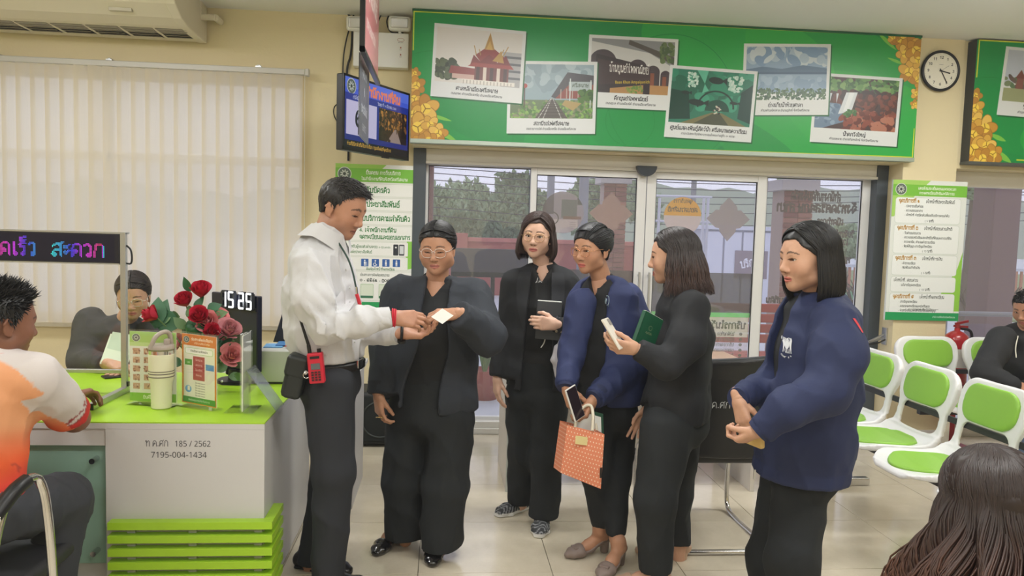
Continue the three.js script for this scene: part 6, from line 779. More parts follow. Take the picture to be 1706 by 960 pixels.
  const colour = (x,y,z) => {
    C.copy(skin); const n = noise(x * 160,y * 160,z * 160) * 0.03 + noise(x * 40,y * 40,z * 40) * 0.03; C.multiplyScalar(1 + n);
    const ch = Math.exp(-((Math.abs(x) - 0.042) ** 2 + (y + 0.03) ** 2) / 0.0004) * (z > 0.03 ? 1 : 0); C.lerp(blush,ch * (o.male ? 0.25 : 0.6));
    if (z > 0.055) {
      const a = Math.abs(x) - ex,lw = 0.0215 * (1 - Math.max(0,Math.abs(y - my + 0.001) - 0.003) * 40),ly = y - my - (sm * 6 * x * x) + (Math.abs(x) < 0.005 ? 0 : 0); if (z > 0.07 && Math.abs(x) < lw && ly < 0.0088 - 0.12 * Math.abs(x) && ly > -0.0125 + 0.22 * Math.abs(x)) C.lerp(lip,0.85); if (Math.abs(y - my + 0.0008 - sm * 6 * x * x) < 0.0013 && Math.abs(x) < 0.021 && z > 0.065) C.lerp(dark,0.6);
      const by = 0.0215 + 0.004 * (1 - (a / 0.017) ** 2) - (a > 0 ? a * 0.12 : 0); if (a > -0.02 && a < 0.021 && Math.abs(y - by) < (o.male ? 0.0042 : 0.0031) * (1 - Math.max(0,a) * 22)) C.lerp(brow,0.82);
      const lid = op * (1 - (a / 0.0148) ** 2); if (Math.abs(a) < 0.0155) { const e = y + 0.0015 - gy - 0.06 * a; if (e > lid - 0.0004 && e < lid + 0.0026) C.lerp(dark,0.75); else if (e < -lid && e > -lid - 0.0014) C.lerp(dark,0.3); }
      if (Math.hypot(Math.abs(x) - 0.0075,(y + 0.046)) < 0.0034 && z > 0.07) C.lerp(dark,0.5);
    }
    if (o.stubble) { const j = sstep(-0.045,-0.07,y) * (z > 0 ? 1 : 0); C.lerp(rgb(96,84,78),j * 0.12); }
    return C;
  };
  const head = f.mesh(o.cell ?? 0.0026,{ color: colour }); head.applyMatrix4(M);
  const eyes = []; for (const s of [-1,1]) { const g = new THREE.SphereGeometry(0.0128,18,14),p = g.attributes.position,c = new Float32Array(p.count * 3),look = V((o.look ?? 0) * 0.5,o.gazeDown ? -0.5 : -0.05,1).normalize(); for (let i = 0; i < p.count; i++) { const d = V(p.getX(i),p.getY(i),p.getZ(i)).normalize().dot(look); C.copy(d > 0.985 ? rgb(12,10,10) : d > 0.885 ? rgb(48,30,22) : rgb(226,220,214)); c[i * 3] = C.r; c[i * 3 + 1] = C.g; c[i * 3 + 2] = C.b; } g.setAttribute('color',new THREE.BufferAttribute(c,3)); eyes.push(g.translate(s * ex,-0.001,0.0655).applyMatrix4(M)); }
  return { head,eyes };
}
// strands of hair: tapered four-sided tubes along paths (head axes)
function strandMesh(paths,M) {
  const P = [],N = [],C = [],I = [];
  for (const { pts,r,c: c0,c2 } of paths) {
    const n = pts.length,b = P.length / 3; let side = V(1,0,0);
    for (let i = 0; i < n; i++) {
      const t = pts[Math.min(i + 1,n - 1)].clone().sub(pts[Math.max(i - 1,0)]).normalize(); const nn = side.clone().addScaledVector(t,-side.dot(t)); if (nn.lengthSq() < 1e-6) nn.set(0,0,1); nn.normalize(); side = nn; const bb = t.clone().cross(nn),k = i / (n - 1),c = c2 ? c0.clone().lerp(c2,sstep(0.35,0.9,k)) : c0,rad = r * (0.35 + 0.65 * Math.sin(Math.PI * Math.min(1,0.12 + k * 0.8))) * (k > 0.85 ? 1 - (k - 0.85) * 5 : 1);
      for (let j = 0; j < 4; j++) { const a = j * Math.PI / 2 + 0.4,d = nn.clone().multiplyScalar(Math.cos(a)).addScaledVector(bb,Math.sin(a)); P.push(pts[i].x + d.x * rad,pts[i].y + d.y * rad,pts[i].z + d.z * rad); N.push(d.x,d.y,d.z); C.push(c.r,c.g,c.b); }
      if (i) for (let j = 0; j < 4; j++) { const q = b + (i - 1) * 4,j2 = (j + 1) % 4; I.push(q + j,q + j2,q + 4 + j,q + j2,q + 4 + j2,q + 4 + j); }
    }
  }
  const g = new THREE.BufferGeometry(); g.setAttribute('position',new THREE.Float32BufferAttribute(P,3)); g.setAttribute('normal',new THREE.Float32BufferAttribute(N,3)); g.setAttribute('color',new THREE.Float32BufferAttribute(C,3)); g.setIndex(I); return M ? g.applyMatrix4(M) : g;
}
const HC = V(0,0.032,-0.012),HR = V(0.0735,0.082,0.094);
const onScalp = (d,lift) => V(HC.x + d.x * (HR.x + lift),HC.y + d.y * (HR.y + lift),HC.z + d.z * (HR.z + lift));
const slerpDir = (a,b,t) => { const w = Math.acos(clamp(a.dot(b),-1,1)); if (w < 1e-4) return a.clone(); return a.clone().multiplyScalar(Math.sin((1 - t) * w) / Math.sin(w)).addScaledVector(b,Math.sin(t * w) / Math.sin(w)).normalize(); };
const HAIRLINE = [[0,0.066],[20,0.064],[40,0.055],[58,0.03],[70,0.006],[80,-0.016],[92,-0.004],[104,0.012],[120,-0.03],[140,-0.058],[180,-0.072]];
const hairY = (az,line = HAIRLINE) => { const a = Math.abs(az) * 180 / Math.PI; for (let i = 1; i < line.length; i++) if (a <= line[i][0]) { const t = (a - line[i - 1][0]) / (line[i][0] - line[i - 1][0]); return lerp(line[i - 1][1],line[i][1],t); } return line[line.length - 1][1]; };
function hairCap(o) { // close-fitting solid over the skull, ended by the hairline
  const f = new Form(),L = o.lift ?? 0.008; f.min.set(-0.1,-0.1,-0.13); f.max.set(0.1,0.135,0.1);
  f.post = (d,x,y,z) => { const q = [HR.x + L,HR.y + L * (o.topLift ?? 1),HR.z + L],a = x - HC.x,b = y - HC.y,c = z - HC.z,k0 = Math.hypot(a / q[0],b / q[1],c / q[2]),k1 = Math.hypot(a / q[0] ** 2,b / q[1] ** 2,c / q[2] ** 2); let e = k0 * (k0 - 1) / Math.max(k1,1e-6); if (y < 0) { const ell2 = Math.hypot(x / (0.056 + L),(z + 0.03) / (0.05 + L)); e = smin(e,Math.max((ell2 - 1) * 0.05,y - 0.02,-0.072 - y),0.02); } const az = Math.atan2(x,z + 0.012); let h = (hairY(az,o.line) - y) * 0.8; e += (o.rough ?? 0.002) * noise(x * (o.fx ?? 120),y * (o.fy ?? 40),z * (o.fz ?? 120)); if (o.part !== undefined && y > 0.03 && z > -0.05) e += 0.005 * Math.exp(-(((x - o.part) / 0.0028) ** 2)); return smax(e,h,0.006); };
  const C = new THREE.Color(); const g = f.mesh(o.cell ?? 0.0042,{ color: (x,y,z) => C.copy(o.color).multiplyScalar(0.85 + 0.3 * noise(x * 200,y * 60,z * 200)) }); return g;
}
const hairTone = (c,v = 0.35) => c.clone().multiplyScalar(1 + rr(-v,v));
function hairShort(o) { // brushed short hair: o.color, o.len, o.spiky
  const paths = []; for (let i = 0; i < (o.n ?? 2400); i++) { const az = rr(-Math.PI,Math.PI),el = Math.asin(rr(-0.75,1)); const d = V(Math.sin(az) * Math.cos(el),Math.sin(el),Math.cos(az) * Math.cos(el)),p = onScalp(d,0.004); if (p.y < hairY(Math.atan2(p.x,p.z + 0.012),o.line) + 0.004) continue; const top = sstep(0.02,0.09,p.y),len = lerp(o.side ?? 0.014,o.len ?? 0.032,top) * rr(0.7,1.2),n = V(d.x / HR.x,d.y / HR.y,d.z / HR.z).normalize(),sweep = o.sweep.clone().multiplyScalar(lerp(0.5,1,top)).add(V(0,-0.9 * (1 - top),0)); const a = p,b = p.clone().addScaledVector(n,len * (o.spiky ? 0.5 : 0.22)).addScaledVector(sweep,len * 0.35),c = p.clone().addScaledVector(n,len * (o.spiky ? 0.8 : 0.2)).addScaledVector(sweep,len * 0.95).add(V(rr(-1,1),rr(-1,1),rr(-1,1)).multiplyScalar(len * 0.12)); paths.push({ pts: [a,a.clone().lerp(b,0.6),b,c],r: rr(0.0016,0.003),c: hairTone(o.color) }); }
  return [hairCap({ ...o,lift: 0.007,rough: 0.003 }),strandMesh(paths)];
}
function hairTied(o) { // combed from the hairline to a knot: o.part (x of the parting), o.knot (point), o.knotR
  const paths = [],kd = o.knot.clone().sub(HC); kd.set(kd.x / HR.x,kd.y / HR.y,kd.z / HR.z).normalize();
  for (let i = 0; i < (o.n ?? 700); i++) { const az = (i % 2 ? 1 : -1) * Math.acos(rr(-0.95,1)),y0 = hairY(az,o.line) + 0.003; let e = clamp((y0 - HC.y) / HR.y,-0.95,0.95); const c0 = Math.sqrt(1 - e * e); let d0 = V(Math.sin(az) * c0,e,Math.cos(az) * c0).normalize(); if (o.part !== undefined && rnd() < 0.55) { const t = rr(0,1),zz = lerp(0.72,-0.3,t); d0 = V(o.part / HR.x + (rnd() < 0.5 ? -1 : 1) * rr(0.015,0.05),Math.sqrt(Math.max(0.05,1 - zz * zz)),zz).normalize(); const side = Math.sign(d0.x - o.part / HR.x),pts = [],dm = V(side * 0.92,0.25,lerp(0.3,-0.5,t)).normalize(); for (let k = 0; k <= 6; k++) pts.push(onScalp(slerpDir(d0,dm,k / 6 * 0.8),0.0128 + rr(0,0.0015))); const last = slerpDir(d0,dm,0.8); for (let k = 1; k <= 5; k++) pts.push(onScalp(slerpDir(last,kd,k / 5),0.0132 + 0.0015 * Math.sin(k))); paths.push({ pts,r: rr(0.0018,0.003),c: hairTone(o.color,0.25) }); continue; }
    const pts = []; for (let k = 0; k <= 10; k++) pts.push(onScalp(slerpDir(d0,kd,k / 10),0.005 + 0.0085 * Math.min(1,0.3 + k / 4) + rr(0,0.0015))); paths.push({ pts,r: rr(0.0018,0.003),c: hairTone(o.color,0.25) }); }
  const list = [hairCap({ ...o,lift: 0.0085,rough: 0.0015 }),strandMesh(paths)];
  if (o.knotR) { const kp = []; for (let i = 0; i < 90; i++) { const ax = V(rr(-1,1),rr(-1,1),rr(-1,1)).normalize(),u = V(ax.y,-ax.x,0.2).normalize(),w = ax.clone().cross(u),a0 = rr(0,6.28),pts = []; for (let k = 0; k <= 8; k++) { const a = a0 + k * 0.45; pts.push(o.knot.clone().addScaledVector(u,Math.cos(a) * o.knotR).addScaledVector(w,Math.sin(a) * o.knotR * 0.8)); } kp.push({ pts,r: 0.003,c: hairTone(o.color,0.25) }); } list.push(strandMesh(kp)); const k = new Form(); k.ball(o.knot,o.knotR * 0.96); list.push(tinted(k.mesh(0.005),o.color)); }
  for (const l of o.loose ?? []) list.push(strandMesh([{ pts: l,r: 0.0015,c: o.color }]));
  return list;
}
function hairDown(o) { // loose hair: o.len (below the origin), o.part, o.front (azimuth where the face opens), o.flare, o.curl, o.wave, o.tip colour, down (head axes)
  const paths = [],down = o.down ?? V(0,-1,0),n = o.n ?? 900,fr = (o.front ?? 62) * Math.PI / 180;
  const C = new THREE.Color(),f = new Form(),L = o.len,bulk = o.bulk ?? 0; f.min.set(-0.13 - bulk,-L - 0.02,-0.16 - bulk); f.max.set(0.13 + bulk,0.14,0.11);
  const frontCut = (y,sgn) => { const k = sstep(0.075,-0.02,y),a = lerp(0.32,fr + 0.12,k); return sgn < 0 && o.frontR !== undefined ? lerp(0.32,o.frontR * Math.PI / 180 + 0.12,k) : a; };
  f.post = (d,x,y,z) => { const wob = (o.wave ?? 0) * 0.5 * noise(x * 14,y * 10,z * 14); const a = x - HC.x,b = y - HC.y,c = z - HC.z,q = [HR.x + 0.0075,HR.y + 0.007,HR.z + 0.0075],k0 = Math.hypot(a / q[0],b / q[1],c / q[2]),k1 = Math.hypot(a / q[0] ** 2,b / q[1] ** 2,c / q[2] ** 2); let e = k0 * (k0 - 1) / Math.max(k1,1e-6); const t = clamp((0.03 - y) / (L + 0.03),0,1),rx = 0.078 + (o.flare ?? 0.012) * Math.sin(t * 2.2) + bulk * t - (o.curl ?? 0) * Math.max(0,t - 0.8) * 2,rz = 0.093 + (o.flare ?? 0.012) * 0.6 * Math.sin(t * 2.2) + bulk * t * 0.7 - (o.curl ?? 0) * Math.max(0,t - 0.8) * 2,k2 = Math.hypot(a / rx,(c + 0.004) / rz); const tubeD = Math.max((k2 - 1) * Math.min(rx,rz),y - 0.035,-L + 0.034 - y); e = smin(e,tubeD,0.02) + wob; const az = Math.atan2(x,z + 0.02),cut = (frontCut(y,x) - Math.abs(az)) * Math.hypot(x,z + 0.02),hl = hairY(az) - y; e = smax(e,y > 0.02 ? Math.min(cut,hl * 0.8 + (Math.abs(az) > 1.2 ? -1 : 0)) : cut,0.006); return e + 0.0025 * noise(x * 70,y * 18,z * 70); };
  const base = o.color,tip = o.tip ?? o.color; const shell = f.mesh(o.cell ?? 0.0055,{ pad: 0.015,color: (x,y,z) => C.copy(base).lerp(tip,sstep(0.0,-L,y) * (o.tip ? 0.8 : 0)).multiplyScalar(0.9 + 0.25 * noise(x * 160,y * 20,z * 160)) });
  for (let i = 0; i < n; i++) {
    const sg = i % 2 ? 1 : -1,u = rnd(),frS = sg < 0 && o.frontR !== undefined ? o.frontR * Math.PI / 180 : fr,az = sg * lerp(frS,Math.PI,Math.pow(u,0.9)),t0 = rr(0,1),zz = lerp(0.66,-0.55,Math.pow(clamp(u + rr(-0.25,0.25),0,1),0.8)),px = (o.part ?? 0) / HR.x; const d0 = V(px * (1 - t0 * 0.3) + sg * 0.02,Math.sqrt(Math.max(0.02,1 - zz * zz - px * px)),zz).normalize(),d1 = V(Math.sin(az),-0.05,Math.cos(az)).normalize(),pts = [],lift = rr(0.0095,0.0155),wph = o.wave > 0.01 ? 4 * Math.sin(az * 4.3) + rr(0,1.1) : rr(0,6.28); for (let k = 0; k <= 7; k++) pts.push(onScalp(slerpDir(d0,d1,k / 7),lift)); const p = pts[7].clone(),out = V(Math.sin(az),0,Math.cos(az)),len = (L - 0.004) * rr(o.ragged ?? 0.86,1.03) + p.y,m = Math.max(5,Math.ceil(len / 0.022)); for (let k = 1; k <= m; k++) { const t = k / m; const off = (o.flare ?? 0.012) * Math.sin(t * 2.2) + bulk * t - (o.curl ?? 0) * Math.max(0,t - 0.75) * 3; const w = (o.wave ?? 0) * Math.sin(t * (o.waveN ?? 9) + wph) * Math.min(1,t * 1.8); pts.push(p.clone().addScaledVector(down,len * t).addScaledVector(out,off + w).add(V(-out.z * w * 0.8,0,out.x * w * 0.8))); } const col = hairTone(o.color,0.3); paths.push({ pts,r: rr(0.0017,0.0034),c: col,c2: o.tip ? col.clone().lerp(hairTone(o.tip,0.3),rr(0.4,1)) : null });
  }
  return [shell,strandMesh(paths)];
}
// hand: the wrist is the origin, fingers point along +y, the palm faces +z; side +1 right hand, -1 left
const FINGERS = [[0.0275,0.083,[0.041,0.025,0.021],0.0087],[0.0095,0.088,[0.045,0.029,0.022],0.009],[-0.0095,0.085,[0.042,0.027,0.021],0.0086],[-0.0275,0.077,[0.033,0.02,0.018],0.0076]];
function buildHand(o) { // o: at, dir, palm (normal), side, curl [4 x degrees or number], thumb [out, curl], spread, size, skin, back (elbow point)
  const f = new Form(),s = o.side,S = o.size ?? 1,y = o.dir.clone().normalize(),z = o.palm.clone().addScaledVector(y,-o.palm.dot(y)).normalize(),x = y.clone().cross(z),M = new THREE.Matrix4().makeBasis(x,y,z).scale(V(S,S,S)).setPosition(o.at);
  f.chain([V(0,-0.03,0),V(0,0.012,0)],[0.025,0.023],0.015);
  const nails = []; FINGERS.forEach(([fx,fy,len,r],i) => {
    f.cone(V(s * fx * 0.55,0.012,0),V(s * fx,fy,-0.001),0.0155,0.0115,0.014); let a = (Array.isArray(o.curl) ? o.curl[i] : o.curl) * Math.PI / 180,p = V(s * fx,fy,-0.001),ang = a * 0.55,sp = ((o.spread ?? 4) * (1.5 - i)) * Math.PI / 180; for (let k = 0; k < 3; k++) { const d = V(s * Math.sin(sp) * Math.cos(ang),Math.cos(ang),Math.sin(ang)),q = p.clone().addScaledVector(d,len[k]); f.cone(p,q,r * (1 - k * 0.08),r * (0.94 - k * 0.1),k ? 0.003 : 0.006); if (k === 2) nails.push(q.clone().addScaledVector(V(0,Math.sin(ang),-Math.cos(ang)).multiplyScalar(-1),-0.004)); p = q; ang += a * (k === 0 ? 0.85 : 0.6); }
  });
  const [to,tc] = o.thumb ?? [35,20],t0 = V(s * 0.017,0.018,0.006),ta = to * Math.PI / 180,tcr = tc * Math.PI / 180; let p = t0,d = V(s * Math.sin(ta),Math.cos(ta),0.45).normalize(); f.cone(V(0,0.01,0.002),t0,0.018,0.0165,0.012); [0.042,0.032,0.026].forEach((l,k) => { const q = p.clone().addScaledVector(d,l); f.cone(p,q,[0.0155,0.0108,0.0098][k],[0.0115,0.0098,0.008][k],0.006); p = q; d = d.clone().add(V(-s * Math.sin(tcr) * 0.9,Math.cos(tcr) * 0.2,Math.sin(tcr) * 0.7).multiplyScalar(0.8)).normalize(); });
  const C = new THREE.Color(),kn = o.skin.clone().lerp(rgb(150,80,66),0.25); const g = f.mesh(0.0031,{ color: (a,b,c) => C.copy(o.skin).multiplyScalar(1 + 0.05 * noise(a * 90,b * 90,c * 90)).lerp(kn,Math.exp(-((b - 0.085) ** 2) / 0.0002) * 0.4) }); if (s * 1 < 0) { /* mirrored by construction */ } g.applyMatrix4(M); return { geo: g,M };
}
// fold relief for cloth
// an open neckline: takes a V out of a garment below the neck
const vNeck = (e,q,u,F,top,deep,k = 0.75) => { const a = q.dot(u),f = q.dot(F); return smax(e,-Math.max(Math.abs(a) - (q.y - top + deep) * k,0.01 - f),0.004); };
const folds = (x,y,z,a,s = 1,seed = 0) => { const q = 1 - Math.abs(noise(x * 10 * s + seed + 2.5 * y,y * 5 * s + 1.8 * x,z * 10 * s)),r = 1 - Math.abs(noise(x * 17 * s - 4 * y,y * 9 * s + seed,z * 17 * s)); return -a * (1.5 * q * q * q - 0.55 + 0.7 * r * r * r - 0.25); };
// a collar folded over, round a neck point
function collarGeo(c,fwd,o = {}) {
  const u = UP.clone().cross(fwd).normalize(),f = fwd.clone(),up = o.up ?? UP,n = 26,gap = o.gap ?? 0.55,rows = o.stand ? [[0.0,-0.012],[0.001,1],[0.005,1],[0.006,-0.012]] : [[0,0],[0.002,1],[0.008,1],[o.fall ?? 0.02,-0.9]],P = [],I = [];
  for (let i = 0; i <= n; i++) { const a = gap / 2 + (Math.PI * 2 - gap) * i / n,fr = Math.max(0,Math.cos(a)),tipD = Math.pow(Math.max(0,Math.cos(Math.min(Math.abs(a),Math.PI * 2 - Math.abs(a)))),3); rows.forEach(([dr,h]) => { const r = (o.r ?? 0.066) + dr + (h < 0 ? 0.008 * fr : 0),hh = (h > 0 ? (o.h ?? 0.03) * h : h * (o.h ?? 0.03) * (0.6 + 1.1 * tipD)) - fr * (o.dip ?? 0.035); const p = c.clone().addScaledVector(f,Math.cos(a) * r * (o.deep ?? 1)).addScaledVector(u,Math.sin(a) * r * (o.wide ?? 1.05)).addScaledVector(up,hh); P.push(p.x,p.y,p.z); }); if (i) for (let k = 0; k < 3; k++) { const q = (i - 1) * 4 + k; I.push(q,q + 1,q + 4,q + 1,q + 5,q + 4); } }
  const g = new THREE.BufferGeometry(); g.setAttribute('position',new THREE.Float32BufferAttribute(P,3)); g.setIndex(I); g.computeVertexNormals(); return g;
}
// a thin sheet laid on a form: fn(u, v) gives a point near the surface, dir the direction in which to look for it
function drape(form,fn,dir,nu,nv,lift) {
  const P = [],uv = [],I = []; for (let j = 0; j <= nv; j++) for (let i = 0; i <= nu; i++) { const p = form.hit(fn(i / nu,j / nv).addScaledVector(dir,-0.12),dir,0.4).addScaledVector(dir,-lift); P.push(p.x,p.y,p.z); uv.push(i / nu,j / nv); }
  for (let j = 0; j < nv; j++) for (let i = 0; i < nu; i++) { const a = j * (nu + 1) + i; I.push(a,a + 1,a + nu + 1,a + 1,a + nu + 2,a + nu + 1); }
  const g = new THREE.BufferGeometry(); g.setAttribute('position',new THREE.Float32BufferAttribute(P,3)); g.setAttribute('uv',new THREE.Float32BufferAttribute(uv,2)); g.setIndex(I); g.computeVertexNormals(); return g;
}
function glassesGeo(M,o = {}) { const L = [],r = o.r ?? 0.021,sq = o.square ?? 0.8,y0 = -0.006,z0 = 0.0945; for (const s of [-1,1]) { const pts = []; for (let i = 0; i < 20; i++) { const a = i / 20 * Math.PI * 2,c = Math.cos(a),q = Math.sin(a),e = Math.pow(Math.abs(c),sq) * Math.sign(c),h = Math.pow(Math.abs(q),sq) * Math.sign(q); pts.push(V(s * 0.0305 + e * r * 1.1,y0 + h * r * 0.9,z0 - Math.abs(s * 0.0305 + e * r * 1.1) * 0.12)); } L.push(tube(pts,o.t ?? 0.0013,40,6,true)); L.push(tube([V(s * 0.053,y0 + 0.006,z0 - 0.007),V(s * 0.068,y0 + 0.007,z0 - 0.02),V(s * 0.077,0.004,0.02),V(s * 0.079,0.004,-0.015)],o.t ?? 0.0013,16,5)); } L.push(tube([V(-0.0095,y0 + 0.004,z0),V(0,y0 + 0.008,z0 + 0.002),V(0.0095,y0 + 0.004,z0)],o.t ?? 0.0013,10,5)); return merge(L).applyMatrix4(M); }
function lensGeo(M,o = {}) { const L = [],r = o.r ?? 0.021; for (const s of [-1,1]) L.push(new THREE.CircleGeometry(r,24).scale(1.08,0.88,1).translate(0,0,0).rotateY(s * 0.12).translate(s * 0.0305,-0.006,0.0905)); return merge(L).applyMatrix4(M); }
const lensMat = mat(0xffffff,0.02,{ transmission: 1,thickness: 0,ior: 1.2 });
// a person: one group; the body is one mesh (trunk, limbs, head, hands), clothes and hair are its other parts
class Person {
  constructor(label,base,skin) { this.g = thing('person',label,'person',base); this.skin = skin; this.flesh = []; }
  limb(pts,rs) { this.form ??= new Form(); this.form.chain(pts,rs,0.03); return this; }
  addHead(o) { this.headM = o.M; const h = buildHead({ skin: this.skin,...o }); this.flesh.push(h.head); this.eyes = h.eyes; return this; }
  addHand(o) { const h = buildHand({ skin: this.skin,...o }); this.flesh.push(h.geo); return h.M; }
  finish(cell = 0.012) {
    if (this.form) this.flesh.unshift(tinted(this.form.mesh(cell),this.skin)); part(this.g,'body',joinTinted(this.flesh),skinMat); if (this.eyes) for (const e of this.eyes) part(this.g,'eye',e,eyeMat);
  }
  hair(list) { part(this.g,'hair',joinTinted(list.map((g) => g.applyMatrix4(this.headM))),hairMat); }
  wear(name,geo,m,label) { return part(this.g,name,geo,m,label); }
  glasses(m,o) { const f = part(this.g,'glasses',glassesGeo(this.headM,o),m); part(f,'lens',lensGeo(this.headM,o),lensMat); }
}
// ---------------------------------------------------------------- the people
const J = at,sideOf = (f) => UP.clone().cross(f).normalize(),hDir = (deg) => V(Math.sin(deg * Math.PI / 180),0,Math.cos(deg * Math.PI / 180)); // 0 faces the camera side, +90 faces +x
const blackHair = rgb(30,27,28),dkBrown = rgb(62,44,40);
const inkBlack = fabric(rgb(36,38,42)),suitBlack = fabric(rgb(33,35,40)),trouserBlack = fabric(rgb(30,34,38)),charcoal = fabric(rgb(46,51,60)),navy = fabric(rgb(42,53,98),0.75),navyDeep = fabric(rgb(36,46,84),0.75),shirtWhite = fabric(rgb(206,206,210),0.75,{ sheenColor: new THREE.Color(0.4,0.4,0.4) });
function legsForm(hip,u,rx,rz,legs,waist,o = {}) { // legs: [[hip, knee, ankle], radii]
  const f = new Form(); f.loft([[waist,rx * (o.w ?? 0.86),rz * (o.wz ?? 0.9)],[hip,rx,rz]],u,0.04); for (const [p,r] of legs) { for (let i = 0; i + 1 < p.length; i++) { const wide = o.flat ?? 1; if (wide === 1) f.cone(p[i],p[i + 1],r[i],r[i + 1],0.035); else f.prim(p[i],p[i + 1],r[i] * wide,r[i + 1] * wide,0.035,u,null,r[i],r[i + 1]); } }
  const hem = o.hem ?? legs.map(([p]) => p[p.length - 1].y),amp = o.amp ?? 0.0045; const top = waist.y + (o.top ?? 0.02); f.post = (d,x,y,z) => { let e = d + folds(x,y,z,amp * (0.5 + 0.5 * sstep(0.9,0.3,y)),0.8,3) + 0.002 * noise(x * 3,y * 30,z * 3) * sstep(0.35,0.1,y); e = smax(e,(o.hemY ?? 0.06) - y,0.004); return smax(e,y - top,0.006); }; return f;
}
function shoes(person,list,style,m,soleM) { // list: [ankle point, toe direction]
  for (const [an,dir] of list) {
    const t = dir.clone().setY(0).normalize(),u = sideOf(t),S = style.size ?? 1,rise = style.rise ?? 0,fl = style.floor ?? 0,B = V(an.x,fl,an.z).addScaledVector(t,-0.055 * S),q = (k,h) => B.clone().addScaledVector(t,k * S).setY(fl + h),hr = (k) => rise * (1 - sstep(0.04,0.16,k));
    const f = new Form(),st = [[0.012,0.027,0.03],[0.06,0.031,0.032],[0.12,0.034,0.03],[0.175,0.042,0.026],[0.215,0.037,0.02],[0.245,style.point ? 0.016 : 0.024,0.014]].map(([k,w,h]) => [q(k,h * 0.95 + hr(k) + 0.004),w * S * (style.wide ?? 1),h]); f.loft(st,u,0.02); if (style.high) f.cone(q(0.045,0.05),q(0.05,style.high),0.034,0.034,0.03);
    f.post = (d,x,y,z) => { const p = V(x,y,z).sub(B),k = p.dot(t) / S; let e = d; if (style.pump) { const topY = fl + 0.042 + hr(k) + (k > 0.16 ? 0.03 : 0) - 0.01 * sstep(0,0.05,k); e = smax(e,y - topY,0.004); } return smax(e,fl + hr(k) - y,0.004); };
    const C = new THREE.Color(),geo = f.mesh(0.0055,style.color ? { color: (x,y,z) => style.color(V(x,y,z).sub(B).dot(t) / S,y - fl,V(x,y,z).sub(B).dot(u),C) } : {}),sh = person.wear('shoe',geo,m);
    const sole = new Form(); st.forEach(() => 0); sole.loft([[q(0.012,0.008),0.03 * S,0.012],[q(0.1,0.008),0.034 * S,0.012],[q(0.18,0.008),0.043 * S,0.012],[q(0.245,0.008),0.025 * S,0.012]],u,0.02); if (!rise) { sole.post = (d,x,y,z) => smax(smax(d - 0.002,y - fl - (style.sole ?? 0.012),0.003),fl + 0.0005 - y,0.002); part(sh,'sole',sole.mesh(0.006),soleM ?? blackPlastic); } else { const hl = new Form(); hl.cone(q(0.03,rise + 0.01),q(0.03,0.006),0.024,style.heelR ?? 0.018,0.01); hl.post = (d,x,y,z) => smax(d,fl + 0.0005 - y,0.003); part(sh,'heel',hl.mesh(0.005),m); }
    if (style.bow) part(sh,'bow',new RoundedBoxGeometry(0.045,0.012,0.022,2,0.004).applyMatrix4(new THREE.Matrix4().makeBasis(u,UP,t).setPosition(q(0.2,0.048))),m); if (style.laces) for (let i = 0; i < 4; i++) part(sh,'lace',rod(q(0.13 + i * 0.018,0.066 - i * 0.005).addScaledVector(u,-0.018),q(0.13 + i * 0.018,0.066 - i * 0.005).addScaledVector(u,0.018),0.003,0.003,5),white);
    person.limb([an.clone().setY(Math.max(an.y,0.12)),q(0.045,0.05 + rise * 0.8),q(0.12,0.034 + hr(0.12)),q(0.2,0.024)],[0.034,0.028,0.026,0.018]);
  }
}
// ends a sleeve at a plane, near the wrist only
const cutAt = (e,x,y,z,w,ax,r = 0.11) => { const a = x - w.x,b = y - w.y,c = z - w.z; return a * a + b * b + c * c > r * r ? e : smax(e,a * ax.x + b * ax.y + c * ax.z,0.004); };
function ringGeo(c,axis,r,t) { const z = axis.clone().normalize(),x = V(0.3,1,0.2).cross(z).normalize(),y = z.clone().cross(x); return new THREE.TorusGeometry(r,t,8,24).applyMatrix4(new THREE.Matrix4().makeBasis(x,y,z).setPosition(c)); }

